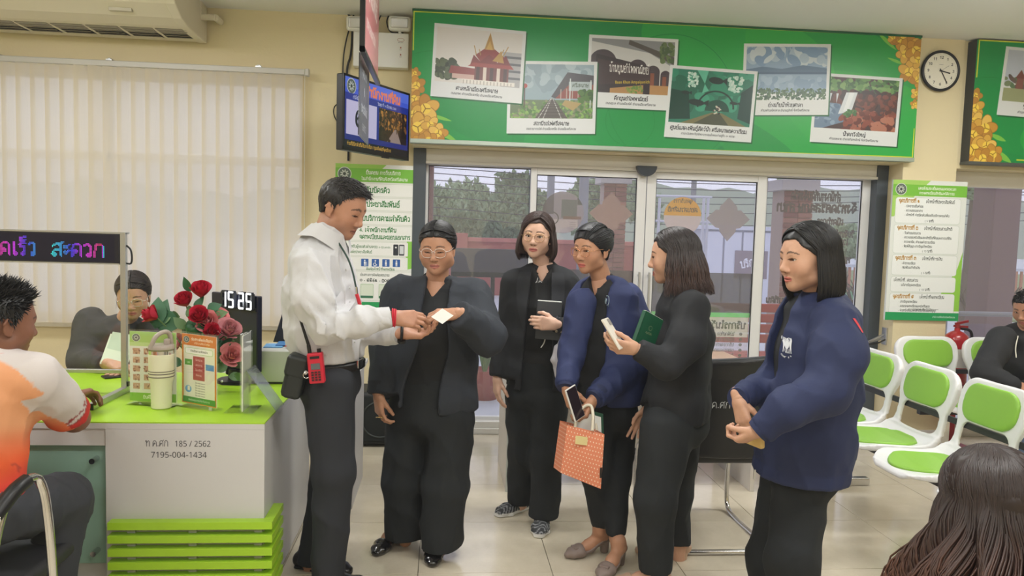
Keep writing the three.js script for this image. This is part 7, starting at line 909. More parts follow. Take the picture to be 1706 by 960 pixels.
// ---- man in the white shirt
{
  const F = hDir(74),u = sideOf(F),p = new Person('man in white shirt and dark trousers handing over a slip of paper',V(J(545,960,3.27).x,0,-3.27),SKIN.tan);
  const neck = J(544,398,3.25),M = headMatrix(J(571,347,3.25),dirOf(1.16,-0.36),0,1.03);
  p.addHead({ M,neck,male: 1,open: 0.003,gazeDown: 1,stubble: 1,smile: 0.6,lip: rgb(150,90,78) });
  const sR = J(514,442,3.07),eR = J(545,545,3.0),wR = J(648,529,3.02),sL = J(560,450,3.42),eL = J(588,552,3.38),wL = J(664,556,3.22);
  const shirt = new Form(); shirt.loft([[J(546,391,3.25),0.066,0.066],[J(542,408,3.25),0.105,0.084],[J(534,436,3.25),0.178,0.11],[J(534,490,3.25),0.185,0.135],[J(538,545,3.25),0.175,0.148],[J(547,592,3.26),0.17,0.138]],u,0.04); shirt.chain([sR,J(522,500,3.02),eR],[0.07,0.07,0.062],0.05).chain([eR,J(600,537,3.0),wR],[0.06,0.052,0.042],0.03).chain([sL,eL],[0.07,0.06],0.05).chain([eL,wL],[0.058,0.043],0.03);
  const waistY = J(550,598,3.26).y; shirt.post = (d,x,y,z) => { const nearE = Math.exp(-((x - eR.x) ** 2 + (y - eR.y) ** 2) / 0.012); let e = d + folds(x,y,z,0.009 + 0.005 * nearE,1.35,2) + 0.006 * (1 - 2 * Math.abs(noise((x + y) * 17,(x - y) * 6,z * 9))) * (0.4 + nearE); e = smax(e,waistY - y,0.006); const a = V(x,y,z).sub(wR),ax = wR.clone().sub(J(600,537,3.0)).normalize(); e = cutAt(e,x,y,z,wR,ax); const b = V(x,y,z).sub(wL),bx_ = wL.clone().sub(eL).normalize(); return cutAt(e,x,y,z,wL,bx_); };
  p.wear('shirt',shirt.mesh(0.0075),shirtWhite); p.wear('collar',collarGeo(J(548,386,3.245),hDir(70),{ r: 0.076,h: 0.036,dip: 0.05,gap: 0.5,fall: 0.042,up: V(0.42,0.9,0.1).normalize() }),mat(rgb(210,210,214),0.75,{ side: THREE.DoubleSide }));
  for (const [w,e] of [[wR,J(600,537,3.0)],[wL,eL]]) { const ax = w.clone().sub(e).normalize(); p.wear('cuff',rod(w.clone().addScaledVector(ax,-0.045),w.clone().addScaledVector(ax,0.006),0.046,0.041,20),shirtWhite); }
  const buttonM = mat(rgb(206,206,206),0.4); for (let i = 0; i < 5; i++) { const o = shirt.hit(J(588 + i * 2,450 + i * 30,3.19).addScaledVector(F,0.25),F.clone().negate(),0.5); part(p.g,'button',new THREE.SphereGeometry(0.005,8,6).translate(o.x,o.y,o.z),buttonM); }
  p.wear('pocket',drape(shirt,(a,b) => J(560 + a * 20,520 - b * 30,3.0),V(0,0,-1),4,4,0.0025),shirtWhite);
  const tr = legsForm(J(550,640,3.26),u,0.165,0.125,[[[J(549,640,3.17),J(556,785,3.16),J(545,985,3.2)],[0.105,0.086,0.068]],[[J(551,640,3.35),J(552,785,3.38),J(512,985,3.4)],[0.105,0.086,0.068]]],J(552,606,3.26),{ top: 0.03,hemY: 0.03,amp: 0.006 });
  p.wear('trousers',tr.mesh(0.0095),fabric(rgb(40,43,50))); const belt = new Form(); belt.loft([[J(552,601,3.26),0.168,0.137],[J(552,613,3.26),0.168,0.134]],u,0.02); const by0 = J(552,613,3.26).y,by1 = J(552,599,3.26).y; belt.post = (d,x,y,z) => smax(smax(d,by0 - y,0.003),y - by1,0.003); const bl = p.wear('belt',belt.mesh(0.007),mat(rgb(24,24,26),0.45)); const bk = belt.hit(J(600,606,3.2).addScaledVector(F,0.25),F.clone().negate(),0.6); part(bl,'buckle',new RoundedBoxGeometry(0.05,0.034,0.01,2,0.003).applyMatrix4(new THREE.Matrix4().makeBasis(u,UP,F).setPosition(bk)),chrome,'metal buckle');
  p.addHand({ at: wR.clone().add(V(0.012,-0.002,0)),dir: V(1,-0.06,-0.22),palm: V(0.1,-0.55,-0.85),side: 1,curl: [38,34,40,46],thumb: [18,22],spread: 1,size: 1.0 }); p.addHand({ at: wL.clone().add(V(0.012,0,0)),dir: V(1,0.02,-0.1),palm: V(-0.1,0.95,0.35),side: -1,curl: [34,40,44,48],thumb: [30,25],spread: 2,size: 1.0 });
  p.limb([J(541,420,3.25),J(535,470,3.25),J(540,520,3.25),J(550,640,3.26)],[0.055,0.085,0.095,0.1]).limb([sR,eR,wR],[0.05,0.042,0.028]).limb([sL,eL,wL],[0.05,0.042,0.028]).limb([J(549,640,3.17),J(556,785,3.16),J(545,985,3.2)],[0.08,0.055,0.04]).limb([J(551,640,3.35),J(552,785,3.38),J(512,985,3.4)],[0.08,0.055,0.04]);
  shoes(p,[[V(J(545,985,3.2).x,0.08,-3.2),hDir(80)],[V(J(512,985,3.4).x,0.08,-3.4),hDir(70)]],{ size: 1.08,high: 0.09 },mat(rgb(26,24,24),0.3));
  const line = HAIRLINE.map(([a,y]) => [a,a > 110 ? Math.max(y,-0.045) : a < 60 ? y + 0.008 : y + 0.01]); p.hair(hairShort({ color: blackHair,len: 0.036,side: 0.014,sweep: V(0.3,-0.1,0.75),line,n: 3000 }));
  p.finish();
  // lanyard, wrist strings, watch
  const A = J(580,432,3.16),lan = p.wear('lanyard',tube([J(560,398,3.18),A,J(588,455,3.15),J(593,478,3.15)],0.004,24,6),mat(rgb(40,66,58),0.6)); part(lan,'clip',rod(J(593,478,3.15),J(594,490,3.15),0.006),chrome); part(lan,'red_charm',tube([J(594,490,3.15),J(598,502,3.15),J(600,512,3.15)],0.008,10,6),mat(rgb(206,40,56),0.5),'red tag at the end of the lanyard');
  const wa = V(1,-0.05,-0.1); p.wear('wrist_string',merge([0,1,2].map((i) => ringGeo(wR.clone().add(V(0.012 + i * 0.006,-0.001 * i,0)),wa,0.034,0.0028))),mat(rgb(206,34,58),0.6),'red wrist strings'); p.wear('wristwatch',merge([ringGeo(wL.clone().add(V(0.012,0,0)),wa,0.033,0.006),new THREE.CylinderGeometry(0.017,0.017,0.01,18).rotateX(0.4).translate(wL.x + 0.014,wL.y - 0.028,wL.z + 0.02)]),blackPlastic);
  // two-way radio and pouch on the belt
  const R0 = J(527,612,3.02),ra = thing('two_way_radio','red two way radio with a black antenna on the man\'s belt','radio',R0.clone().setY(J(527,637,3.02).y)),Mr = new THREE.Matrix4().makeRotationZ(0.1).setPosition(R0),X = (g) => g.applyMatrix4(Mr),redM = mat(rgb(196,32,54),0.4);
  part(ra,'casing',X(bx(-0.03,-0.062,-0.018,0.03,0.058,0.018,0.006)),redM); part(ra,'antenna',X(merge([rod(V(-0.02,0.055,0),V(-0.022,0.09,0),0.008,0.0075),rod(V(-0.022,0.09,0),V(-0.046,0.2,0),0.0065,0.0045)])),blackPlastic); part(ra,'knob',X(rod(V(0.016,0.055,0),V(0.016,0.072,0),0.008)),blackPlastic); part(ra,'display',X(bx(-0.017,-0.006,0.018,0.018,0.018,0.0205,0.001)),mat(rgb(96,100,104),0.3)); part(ra,'brand_plate',X(bx(-0.018,0.036,0.018,0.018,0.046,0.0195)),blackPlastic); for (let i = 0; i < 4; i++) for (let k = 0; k < 3; k++) part(ra,'key',X(bx(-0.018 + k * 0.013,-0.05 + i * 0.01,0.018,-0.009 + k * 0.013,-0.0435 + i * 0.01,0.0205)),mat(rgb(50,24,32),0.5));
  part(ra,'lanyard_ring',ringGeo(R0.clone().add(V(-0.036,-0.03,0.01)),V(0,0,1),0.012,0.0018),chrome);
  const q0 = J(491,627,3.1),po = thing('belt_pouch','black leather pouch hanging behind the red radio','pouch',V(q0.x,q0.y - 0.1,q0.z)),Mq = new THREE.Matrix4().makeRotationZ(-0.22).setPosition(q0),Y = (g) => g.applyMatrix4(Mq),lea = mat(rgb(34,40,40),0.45); part(po,'bag',Y(bx(-0.035,-0.085,-0.05,0.045,0.085,0.05,0.02)),lea); part(po,'flap',Y(bx(-0.04,0.0,-0.054,0.05,0.092,0.054,0.018)),lea); part(po,'snap',Y(new THREE.SphereGeometry(0.008,10,8).translate(0.045,0.035,0.05)),white);
  const pa = J(722,541,3.06),pb = J(754,520,3.1),pc = J(733,518,3.1),paper = new THREE.BufferGeometry(); { const g = quad(J(718,528,3.06),J(737,540,3.07),J(737,514,3.1),4,4); solo('paper_slip',g,mat(rgb(236,236,232),0.6,{ side: THREE.DoubleSide }),'white paper slip passing between the man and the woman with bun','paper'); }
}
// ---- woman in the dark open jacket
{
  const F = hDir(-10),u = sideOf(F),p = new Person('woman in a dark open jacket and wide black trousers receiving the slip',V(J(700,920,3.55).x,0,-3.55),SKIN.mid),neck = J(727,474,3.58),M = headMatrix(J(729,413,3.52),dirOf(-0.2,-0.2),0.02,0.97);
  p.addHead({ M,neck,round: 1.1,open: 0.0026,gazeDown: 1,lip: rgb(176,104,98) }); p.hair(hairTied({ color: rgb(26,25,28),part: 0,knot: V(0,0.0,-0.112),knotR: 0.034,n: 800 })); p.glasses(mat(rgb(226,206,196),0.25,{ metalness: 0.5 }),{ r: 0.0235,t: 0.0021 });
  const sR = J(668,488,3.58),eR = J(641,580,3.58),wR = J(630,656,3.5),sL = J(788,494,3.56),eL = J(812,562,3.36),wL = J(762,522,3.22),ch = J(728,530,3.56),wa = J(722,630,3.57),hp = J(715,690,3.57);
  const top = new Form(); top.loft([[J(727,470,3.58),0.075,0.066],[J(727,492,3.58),0.15,0.09],[ch,0.175,0.135],[J(724,590,3.56),0.17,0.135],[wa,0.175,0.135]],u,0.04); top.post = (d,x,y,z) => vNeck(d + folds(x,y,z,0.003,1,5),V(x - neck.x,y,z - neck.z),u,F,neck.y,0.055); p.wear('top',top.mesh(0.009),fabric(rgb(28,30,34)));
  const jk = new Form(); jk.loft([[J(727,482,3.6),0.14,0.085],[J(727,500,3.58),0.19,0.12],[ch,0.2,0.155],[J(722,600,3.57),0.205,0.158],[J(718,660,3.57),0.215,0.16],[J(717,690,3.57),0.215,0.158]],u,0.04); const ar = new Form(); ar.chain([sR,eR],[0.085,0.07],0.05).chain([eR,wR],[0.068,0.05],0.03).chain([sL,eL],[0.088,0.082],0.05).chain([eL,wL],[0.078,0.062],0.03); jk.min.min(ar.min); jk.max.max(ar.max);
  const hemY = J(750,690,3.45).y,N0 = neck.clone(); jk.post = (d,x,y,z) => { let e = d + folds(x,y,z,0.006,0.9,8) + 0.004 * noise(x * 20,y * 20,z * 20) * Math.exp(-((x - eL.x) ** 2 + (y - eL.y) ** 2) / 0.02); const q = V(x,y,z).sub(ch),a = q.dot(u),f = q.dot(F); const h = sstep(N0.y,hemY,y),w = 0.055 + 0.03 * h,off = 0.012 - 0.055 * sstep(0.4,1,h),reg = Math.max(Math.abs(a - off) - w,0.02 - f); const armClear = Math.min(1,1); e = smax(e,-reg,0.006); e = smin(e,ar.d(x,y,z) + folds(x,y,z,0.006,1.3,12),0.045); const slope = hemY + 0.03 * sstep(0.05,-0.2,a) + 0.0; e = smax(e,slope - y,0.006); for (const [w_,el] of [[wR,eR],[wL,eL]]) { const ax = w_.clone().sub(el).normalize(); e = cutAt(e,x,y,z,w_,ax); } return e; };
  p.wear('jacket',jk.mesh(0.0085),charcoal); p.wear('collar',collarGeo(J(727,476,3.585),F,{ r: 0.088,h: 0.03,dip: 0.075,gap: 0.75,fall: 0.03,deep: 0.95 }),fabric(rgb(46,51,60),0.85,{ side: THREE.DoubleSide })); for (const [w_,el] of [[wR,eR]]) { const ax = w_.clone().sub(el).normalize(); p.wear('cuff',rod(w_.clone().addScaledVector(ax,-0.05),w_.clone().addScaledVector(ax,0.004),0.055,0.045,18),fabric(rgb(38,42,48))); }
  const lR = [J(680,695,3.6),J(676,800,3.6),J(675,900,3.62)],lL = [J(752,695,3.52),J(742,810,3.5),J(734,915,3.49)]; const tr = legsForm(hp,u,0.205,0.15,[[lR,[0.12,0.115,0.105]],[lL,[0.12,0.118,0.105]]],wa,{ hemY: 0.055,amp: 0.009,flat: 0.9 }); p.wear('trousers',tr.mesh(0.0095),trouserBlack);
  p.addHand({ at: wR.clone().add(V(0,-0.006,0)),dir: V(0.12,-1,0.12),palm: V(0.85,0.1,-0.5),side: 1,curl: [42,46,48,50],thumb: [22,20],spread: 1,size: 0.94 }); p.addHand({ at: wL.clone().add(V(-0.004,-0.002,0)),dir: V(-1,-0.12,0.02),palm: V(-0.1,-0.75,-0.6),side: -1,curl: [46,50,52,55],thumb: [20,30],spread: 1,size: 0.92 });
  p.wear('ring',merge([ringGeo(wR.clone().add(V(0.02,-0.105,0.02)),V(0.1,-1,0.2),0.0105,0.002),ringGeo(wR.clone().add(V(0.004,-0.105,0.016)),V(0.1,-1,0.2),0.0105,0.002)]),mat(rgb(226,200,140),0.2,{ metalness: 1 }));
  p.limb([neck,ch,wa,hp],[0.06,0.11,0.11,0.12]).limb([sR,eR,wR],[0.055,0.045,0.027]).limb([sL,eL,wL],[0.055,0.045,0.027]).limb(lR,[0.09,0.06,0.034]).limb(lL,[0.09,0.06,0.034]); shoes(p,[[V(J(655,888,3.66).x,0.08,-3.68),hDir(-22)],[V(J(726,900,3.56).x,0.08,-3.57),hDir(-4)]],{ pump: 1,size: 0.98,rise: 0.018,heelR: 0.022 },mat(rgb(22,20,22),0.2,{ clearcoat: 0.6 })); p.finish();
}
// ---- woman with the grey notebook
{
  const F = hDir(-14),u = sideOf(F),p = new Person('woman in a black blazer with brown bob holding a grey notebook',V(J(892,870,3.95).x,0,-3.95),SKIN.fair),neck = J(906,446,3.98),M = headMatrix(J(895,393,3.93),dirOf(-0.32,-0.03),-0.06,0.98);
  p.addHead({ M,neck,open: 0.0056,lip: rgb(186,96,96),brow: rgb(70,50,42) }); p.hair(hairDown({ color: rgb(56,40,38),len: 0.135,part: 0.022,front: 66,frontR: 50,curl: 0.02,flare: 0.02,n: 1200 })); p.glasses(mat(rgb(214,178,140),0.25,{ metalness: 0.8 }),{ r: 0.022,t: 0.0015,square: 0.75 });
  const sR = J(858,472,3.98),eR = J(842,555,4.0),wR = J(828,628,3.94),sL = J(944,474,3.95),eL = J(962,552,3.84),wL = J(928,541,3.7),ch = J(903,515,3.96),wa = J(898,600,3.96),hp = J(895,655,3.96);
  const top = new Form(); top.loft([[J(906,444,3.98),0.062,0.058],[J(905,462,3.98),0.12,0.08],[ch,0.14,0.108],[J(900,560,3.96),0.13,0.1],[wa,0.14,0.105]],u,0.04); top.post = (d,x,y,z) => vNeck(d + folds(x,y,z,0.004,1,15) + 0.003 * noise(x * 8,y * 26,z * 8),V(x - neck.x,y,z - neck.z),u,F,neck.y,0.075,0.55); p.wear('polo_shirt',top.mesh(0.0085),fabric(rgb(34,35,38))); p.wear('polo_collar',collarGeo(J(906,450,3.975),F,{ r: 0.058,h: 0.026,dip: 0.042,gap: 0.7,fall: 0.026 }),fabric(rgb(34,35,38),0.85,{ side: THREE.DoubleSide }));
  p.wear('placket',drape(top,(a,b) => J(899 + a * 5,500 - b * 28,3.7),V(0,0,-1),2,6,0.003),fabric(rgb(38,39,42))); p.wear('script_embroidery',drape(top,(a,b) => J(898 + a * 16,478 - b * 12,3.7),V(0,0,-1),6,4,0.004),mat(0xffffff,0.6,{ transparent: true,side: THREE.DoubleSide,map: canvasTex(128,96,(x) => { x.clearRect(0,0,128,96); x.strokeStyle = '#e6e6ea'; x.lineWidth = 6; x.lineCap = 'round'; x.beginPath(); x.moveTo(14,76); x.quadraticCurveTo(40,50,44,14); x.quadraticCurveTo(34,40,32,74); x.moveTo(56,74); x.lineTo(64,46); x.quadraticCurveTo(66,80,84,50); x.quadraticCurveTo(84,80,112,60); x.stroke(); }) }),'white script embroidery');
  const jk = new Form(); jk.loft([[J(906,456,3.99),0.11,0.075],[J(905,470,3.98),0.16,0.1],[ch,0.168,0.128],[J(899,570,3.96),0.162,0.124],[J(896,620,3.96),0.175,0.132],[J(895,652,3.96),0.178,0.132]],u,0.04); const ar = new Form(); ar.chain([sR,eR],[0.07,0.055],0.05).chain([eR,wR],[0.054,0.042],0.03).chain([sL,eL],[0.07,0.057],0.05).chain([eL,wL],[0.054,0.042],0.03); jk.min.min(ar.min); jk.max.max(ar.max);
  const hemY = J(860,646,3.95).y; jk.post = (d,x,y,z) => { let e = d + folds(x,y,z,0.004,1,21); const q = V(x,y,z).sub(ch),a = q.dot(u),f = q.dot(F),h = sstep(neck.y,hemY,y),w = 0.05 + 0.03 * h,reg = Math.max(Math.abs(a - 0.0) - w,0.03 - f); e = smax(e,-reg,0.006); e = smin(e,ar.d(x,y,z) + folds(x,y,z,0.006,1.3,12),0.045); e = smax(e,hemY - y,0.005); for (const [w_,el] of [[wR,eR],[wL,eL]]) { const ax = w_.clone().sub(el).normalize(); e = cutAt(e,x,y,z,w_,ax); } return e; };
  p.wear('blazer',jk.mesh(0.0085),suitBlack); for (const s of [-1,1]) p.wear('lapel',drape(jk,(a,b) => { const t = b,y = lerp(neck.y - 0.02,neck.y - 0.32,t),w0 = 0.052 + 0.02 * t,wd = 0.062 * Math.sin(Math.PI * Math.min(1,0.35 + t * 0.65)) + 0.004; return ch.clone().addScaledVector(u,s * (w0 + a * wd)).addScaledVector(F,0.2).setY(y); },F.clone().negate(),4,14,0.006),fabric(rgb(38,40,46),0.8,{ side: THREE.DoubleSide }));
  const lR = [J(872,665,4.0),J(872,755,4.02),J(868,840,4.08)],lL = [J(915,665,3.92),J(912,760,3.9),J(905,866,3.86)]; const tr = legsForm(hp,u,0.16,0.12,[[lR,[0.098,0.08,0.072]],[lL,[0.098,0.082,0.074]]],wa,{ hemY: 0.05,amp: 0.007 }); p.wear('trousers',tr.mesh(0.0095),trouserBlack);
  p.addHand({ at: wR.clone().add(V(0,-0.004,0)),dir: V(0.02,-1,0.15),palm: V(0.9,0,-0.3),side: 1,curl: [24,28,32,36],thumb: [20,14],size: 0.92 }); p.addHand({ at: wL.clone().add(V(-0.004,0,0)),dir: V(-1,0.1,0.15),palm: V(-0.05,-0.1,-1),side: -1,curl: [52,56,58,60],thumb: [48,30],spread: 0,size: 0.92 });
  const btn = mat(rgb(150,140,120),0.3,{ metalness: 0.7 }); for (let i = 0; i < 2; i++) { const b = J(927 + i * 8,552,3.69); part(p.g,'cuff_button',new THREE.SphereGeometry(0.0075,10,8).scale(1,1,0.5).translate(b.x,b.y,b.z + 0.005),btn); }
  p.limb([neck,ch,wa,hp],[0.055,0.09,0.09,0.1]).limb([sR,eR,wR],[0.045,0.036,0.024]).limb([sL,eL,wL],[0.045,0.036,0.024]).limb(lR,[0.08,0.052,0.034]).limb(lL,[0.08,0.052,0.034]);
  const C2 = new THREE.Color(),stripes = (k,y,w,C) => { const s = Math.sin((k * 1.0 + 0.35 * y + 0.012 * Math.sin(w * 90)) * 300); if (y < 0.02) return C.copy(rgb(226,226,226)); return C.copy(s > -0.62 ? rgb(50,52,56) : rgb(150,152,156)); }; shoes(p,[[V(J(872,842,4.12).x,0.08,-4.12),hDir(-52)],[V(J(905,866,3.9).x,0.08,-3.9),hDir(-14)]],{ size: 1.0,high: 0.085,sole: 0.026,color: stripes,laces: 1,wide: 1.08 },mat(0xffffff,0.7,{ vertexColors: true }),mat(rgb(230,230,228),0.6)); p.finish();
  const n0 = J(904,568,3.66),n1 = J(926,498,3.68),nb = thing('notebook','grey hardcover notebook held by the woman in the black blazer','notebook',J(912,572,3.68)),Mn = new THREE.Matrix4().makeRotationFromEuler(new THREE.Euler(0.05,-0.25,-0.02)).setPosition(J(914,534,3.775)),K = (g) => g.applyMatrix4(Mn),W = 0.062,H = 0.095; part(nb,'cover',K(merge([bx(-W,-H,0.008,W,H,0.0105),bx(-W,-H,-0.0105,W,H,-0.008),bx(-W,-H,-0.0105,-W + 0.003,H,0.0105)])),mat(rgb(74,78,84),0.6)); part(nb,'pages',K(bx(-W + 0.003,-H + 0.004,-0.008,W - 0.003,H + 0.003,0.008)),mat(rgb(228,228,224),0.7)); part(nb,'ribbon',K(tube([V(-0.012,-H,0),V(-0.016,-H - 0.02,0.002),V(-0.03,-H - 0.045,0.004)],0.003,10,5)),mat(rgb(216,214,206),0.6));
}
{ const A = J(921,588,3.78),B = J(946,566,3.72),C = J(936,640,3.75),bag = thing('cloth_bag','white cloth bag hanging between the notebook and the navy sleeve','bag',C),f = new Form(); f.loft([[J(934,578,3.76),0.03,0.02],[J(934,600,3.76),0.042,0.026],[J(936,630,3.77),0.03,0.022]],V(1,0,0),0.02); f.post = (d,x,y,z) => d + folds(x,y,z,0.005,2.4,7); part(bag,'pouch',f.mesh(0.006),mat(rgb(206,204,214),0.7)); part(bag,'strap',tube([J(926,582,3.76),J(938,560,3.74),J(946,576,3.76)],0.005,12,5),mat(rgb(206,204,214),0.7)); }
// ---- woman with the tote bag
{
  const F = hDir(-38),u = sideOf(F),p = new Person('woman in an open navy jacket with hair bun carrying an orange bag',V(J(1000,930,3.5).x,0,-3.5),SKIN.mid),neck = J(1004,470,3.54),M = headMatrix(J(986,415,3.5),dirOf(-0.86,-0.1),-0.02,0.96);
  p.addHead({ M,neck,open: 0.0042,lip: rgb(186,84,84) }); p.hair(hairTied({ color: rgb(26,27,32),part: 0.034,knot: V(-0.01,0.055,-0.135),knotR: 0.034,n: 1100,line: [[0,0.058],[25,0.05],[45,0.034],[60,0.012],[72,-0.008],[84,-0.022],[92,-0.004],[104,0.012],[120,-0.03],[140,-0.058],[180,-0.072]] })); p.glasses(mat(rgb(224,170,130),0.25,{ metalness: 0.8 }),{ r: 0.0225,t: 0.0016,square: 0.75 });
  const sR = J(970,505,3.44),eR = J(952,590,3.38),wR = J(944,645,3.26),sL = J(1046,500,3.64),eL = J(1058,606,3.48),wL = J(990,664,3.26),ch = J(1003,545,3.53),wa = J(1008,630,3.54),hp = J(1012,690,3.54);
  const top = new Form(); top.loft([[J(1003,468,3.54),0.064,0.06],[J(1003,488,3.54),0.12,0.085],[ch,0.14,0.112],[J(1006,590,3.53),0.135,0.108],[wa,0.145,0.112]],u,0.04); top.post = (d,x,y,z) => vNeck(d + folds(x,y,z,0.003,1,31),V(x - neck.x,y,z - neck.z),u,F,neck.y,0.07,0.55); p.wear('polo_shirt',top.mesh(0.0085),inkBlack); p.wear('polo_collar',collarGeo(J(1002,474,3.535),hDir(-45),{ r: 0.06,h: 0.026,dip: 0.042,gap: 0.6,fall: 0.024 }),fabric(rgb(34,35,40),0.85,{ side: THREE.DoubleSide }));
  const jk = new Form(); jk.loft([[J(1004,480,3.55),0.125,0.08],[J(1004,496,3.54),0.165,0.108],[ch,0.178,0.138],[J(1006,600,3.54),0.185,0.142],[J(1010,648,3.54),0.178,0.138],[J(1011,668,3.54),0.165,0.128]],u,0.04); const ar = new Form(); ar.chain([sR,eR],[0.068,0.058],0.05).chain([eR,wR],[0.058,0.048],0.03).chain([sL,J(1062,552,3.6),eL],[0.082,0.08,0.075],0.05).chain([eL,wL],[0.073,0.05],0.03); jk.min.min(ar.min); jk.max.max(ar.max);
  const hemY = J(1010,672,3.5).y; jk.post = (d,x,y,z) => { let e = d + folds(x,y,z,0.006,1,41) + 0.004 * noise(x * 18,y * 18,z * 18) * Math.exp(-((x - eL.x) ** 2 + (y - eL.y) ** 2) / 0.02); const q = V(x,y,z).sub(ch),a = q.dot(u),f = q.dot(F),h = sstep(neck.y,hemY,y),reg = Math.max(Math.abs(a + 0.01) - (0.075 + 0.02 * h),0.03 - f); e = smax(e,-reg,0.006); e = smin(e,ar.d(x,y,z) + folds(x,y,z,0.006,1.3,12),0.045); e = smax(e,hemY - y,0.005); for (const [w_,el] of [[wR,eR],[wL,eL]]) { const ax = w_.clone().sub(el).normalize(); e = cutAt(e,x,y,z,w_,ax); } return e; };
  p.wear('jacket',jk.mesh(0.0085),navy); p.wear('jacket_collar',collarGeo(J(1004,476,3.545),F,{ r: 0.085,h: 0.026,dip: 0.05,gap: 0.9,stand: 1 }),fabric(rgb(36,44,76),0.75,{ side: THREE.DoubleSide })); for (const [w_,el] of [[wR,eR],[wL,eL]]) { const ax = w_.clone().sub(el).normalize(); p.wear('cuff',rod(w_.clone().addScaledVector(ax,-0.045),w_.clone().addScaledVector(ax,0.01),0.052,0.041,18),navyDeep); }
  p.wear('sleeve_emblem',drape(jk,(a,b) => J(1025 + a * 8,522 - b * 24,3.2),V(0,0,-1),3,6,0.004),mat(0xffffff,0.6,{ transparent: true,side: THREE.DoubleSide,map: canvasTex(64,160,(x) => { x.clearRect(0,0,64,160); x.strokeStyle = '#b8d0dc'; x.lineWidth = 7; x.beginPath(); x.ellipse(34,70,16,56,0.15,0,7); x.stroke(); x.beginPath(); x.moveTo(20,140); x.lineTo(44,130); x.stroke(); }) }),'pale woven emblem');
  const lR = [J(993,700,3.48),J(992,790,3.46),J(999,868,3.5)],lL = [J(1030,700,3.58),J(1026,795,3.5),J(1026,884,3.42)]; const tr = legsForm(hp,u,0.155,0.122,[[lR,[0.092,0.066,0.046]],[lL,[0.095,0.07,0.05]]],wa,{ hemY: 0.135,amp: 0.005 }); const tg = tr.mesh(0.009); p.wear('trousers',tg,trouserBlack);
  const mR = p.addHand({ at: wR.clone().add(V(0.002,-0.006,0)),dir: V(0.35,-0.85,0.3),palm: V(0.6,0.1,-0.75),side: 1,curl: [50,54,56,58],thumb: [26,20],spread: 0,size: 0.92 }); p.addHand({ at: wL.clone().add(V(-0.004,-0.004,0)),dir: V(-0.35,-0.9,0.2),palm: V(-0.75,0.2,-0.5),side: -1,curl: [60,66,70,72],thumb: [20,26],spread: 0,size: 0.92 });
  p.limb([neck,ch,wa,hp],[0.055,0.09,0.09,0.1]).limb([sR,eR,wR],[0.05,0.04,0.025]).limb([sL,eL,wL],[0.05,0.04,0.025]).limb([lR[0],lR[1],V(lR[2].x,0.12,lR[2].z)],[0.078,0.05,0.031]).limb([lL[0],lL[1],V(lL[2].x,0.12,lL[2].z)],[0.078,0.05,0.031]);
  shoes(p,[[V(J(1000,905,3.53).x,0.1,-3.53),hDir(-70)],[V(J(1030,925,3.38).x,0.1,-3.38),hDir(-38)]],{ pump: 1,point: 1,rise: 0.045,bow: 1,heelR: 0.02,size: 0.96 },mat(rgb(138,122,116),0.5)); p.finish();
  const t0 = J(962,655,3.2),ph = thing('mobile_phone','phone in a pale case in the hand above the orange bag','phone',J(961,672,3.19)),Mp = new THREE.Matrix4().makeRotationFromEuler(new THREE.Euler(-0.3,0.7,0.45)).setPosition(J(958,672,3.19)),K = (g) => g.applyMatrix4(Mp); part(ph,'case',K(bx(-0.036,-0.072,-0.005,0.036,0.072,0.003,0.003)),mat(rgb(226,224,222),0.4)); part(ph,'screen',K(bx(-0.032,-0.068,0.003,0.032,0.068,0.0045,0.001)),mat(rgb(46,36,44),0.12));
  // tote
  const dots = canvasTex(512,512,(x) => { rect(x,'#e08a6a',0,0,512,512); x.fillStyle = '#f2d8c2'; for (let j = 0; j < 13; j++) for (let i = 0; i < 13; i++) { x.beginPath(); x.arc(i * 40 + 10 + (j % 2) * 20,j * 40 + 20,7,0,7); x.fill(); } }),tl = J(945,708,3.2),tr_ = J(1007,724,3.14),bl = J(934,788,3.2),br = J(1001,815,3.14),tm = mat(0xffffff,0.85,{ map: dots,side: THREE.DoubleSide }),tb = thing('tote_bag','orange polka dot tote bag with cream handles','bag',bl.clone().lerp(br,0.5)),back = V(-0.02,0,-0.075);
  const face = (o) => { const g = quad(bl.clone().add(o),br.clone().add(o),tl.clone().add(o),10,10),q = g.attributes.position,off = tr_.clone().sub(tl).sub(br).add(bl); for (let i = 0; i < q.count; i++) { const a = g.attributes.uv.getX(i),b = g.attributes.uv.getY(i),bul = 0.014 * Math.sin(a * Math.PI) * Math.sin(b * Math.PI) * (o.z < -0.01 ? -1 : 1) + 0.003 * noise(a * 5,b * 5,1); q.setXYZ(i,q.getX(i) + off.x * a * b,q.getY(i) + off.y * a * b,q.getZ(i) + off.z * a * b + bul); } g.computeVertexNormals(); return g; };
  part(tb,'front_panel',face(V(0,0,0)),tm); part(tb,'back_panel',face(back),tm); const sideQ = (a,b) => quad(a,a.clone().add(back),b); part(tb,'side_gusset',quad(br,br.clone().add(back),tr_),tm); part(tb,'side_gusset',quad(bl,bl.clone().add(back),tl),tm); part(tb,'base_panel',quad(bl,br,bl.clone().add(back)),tm);
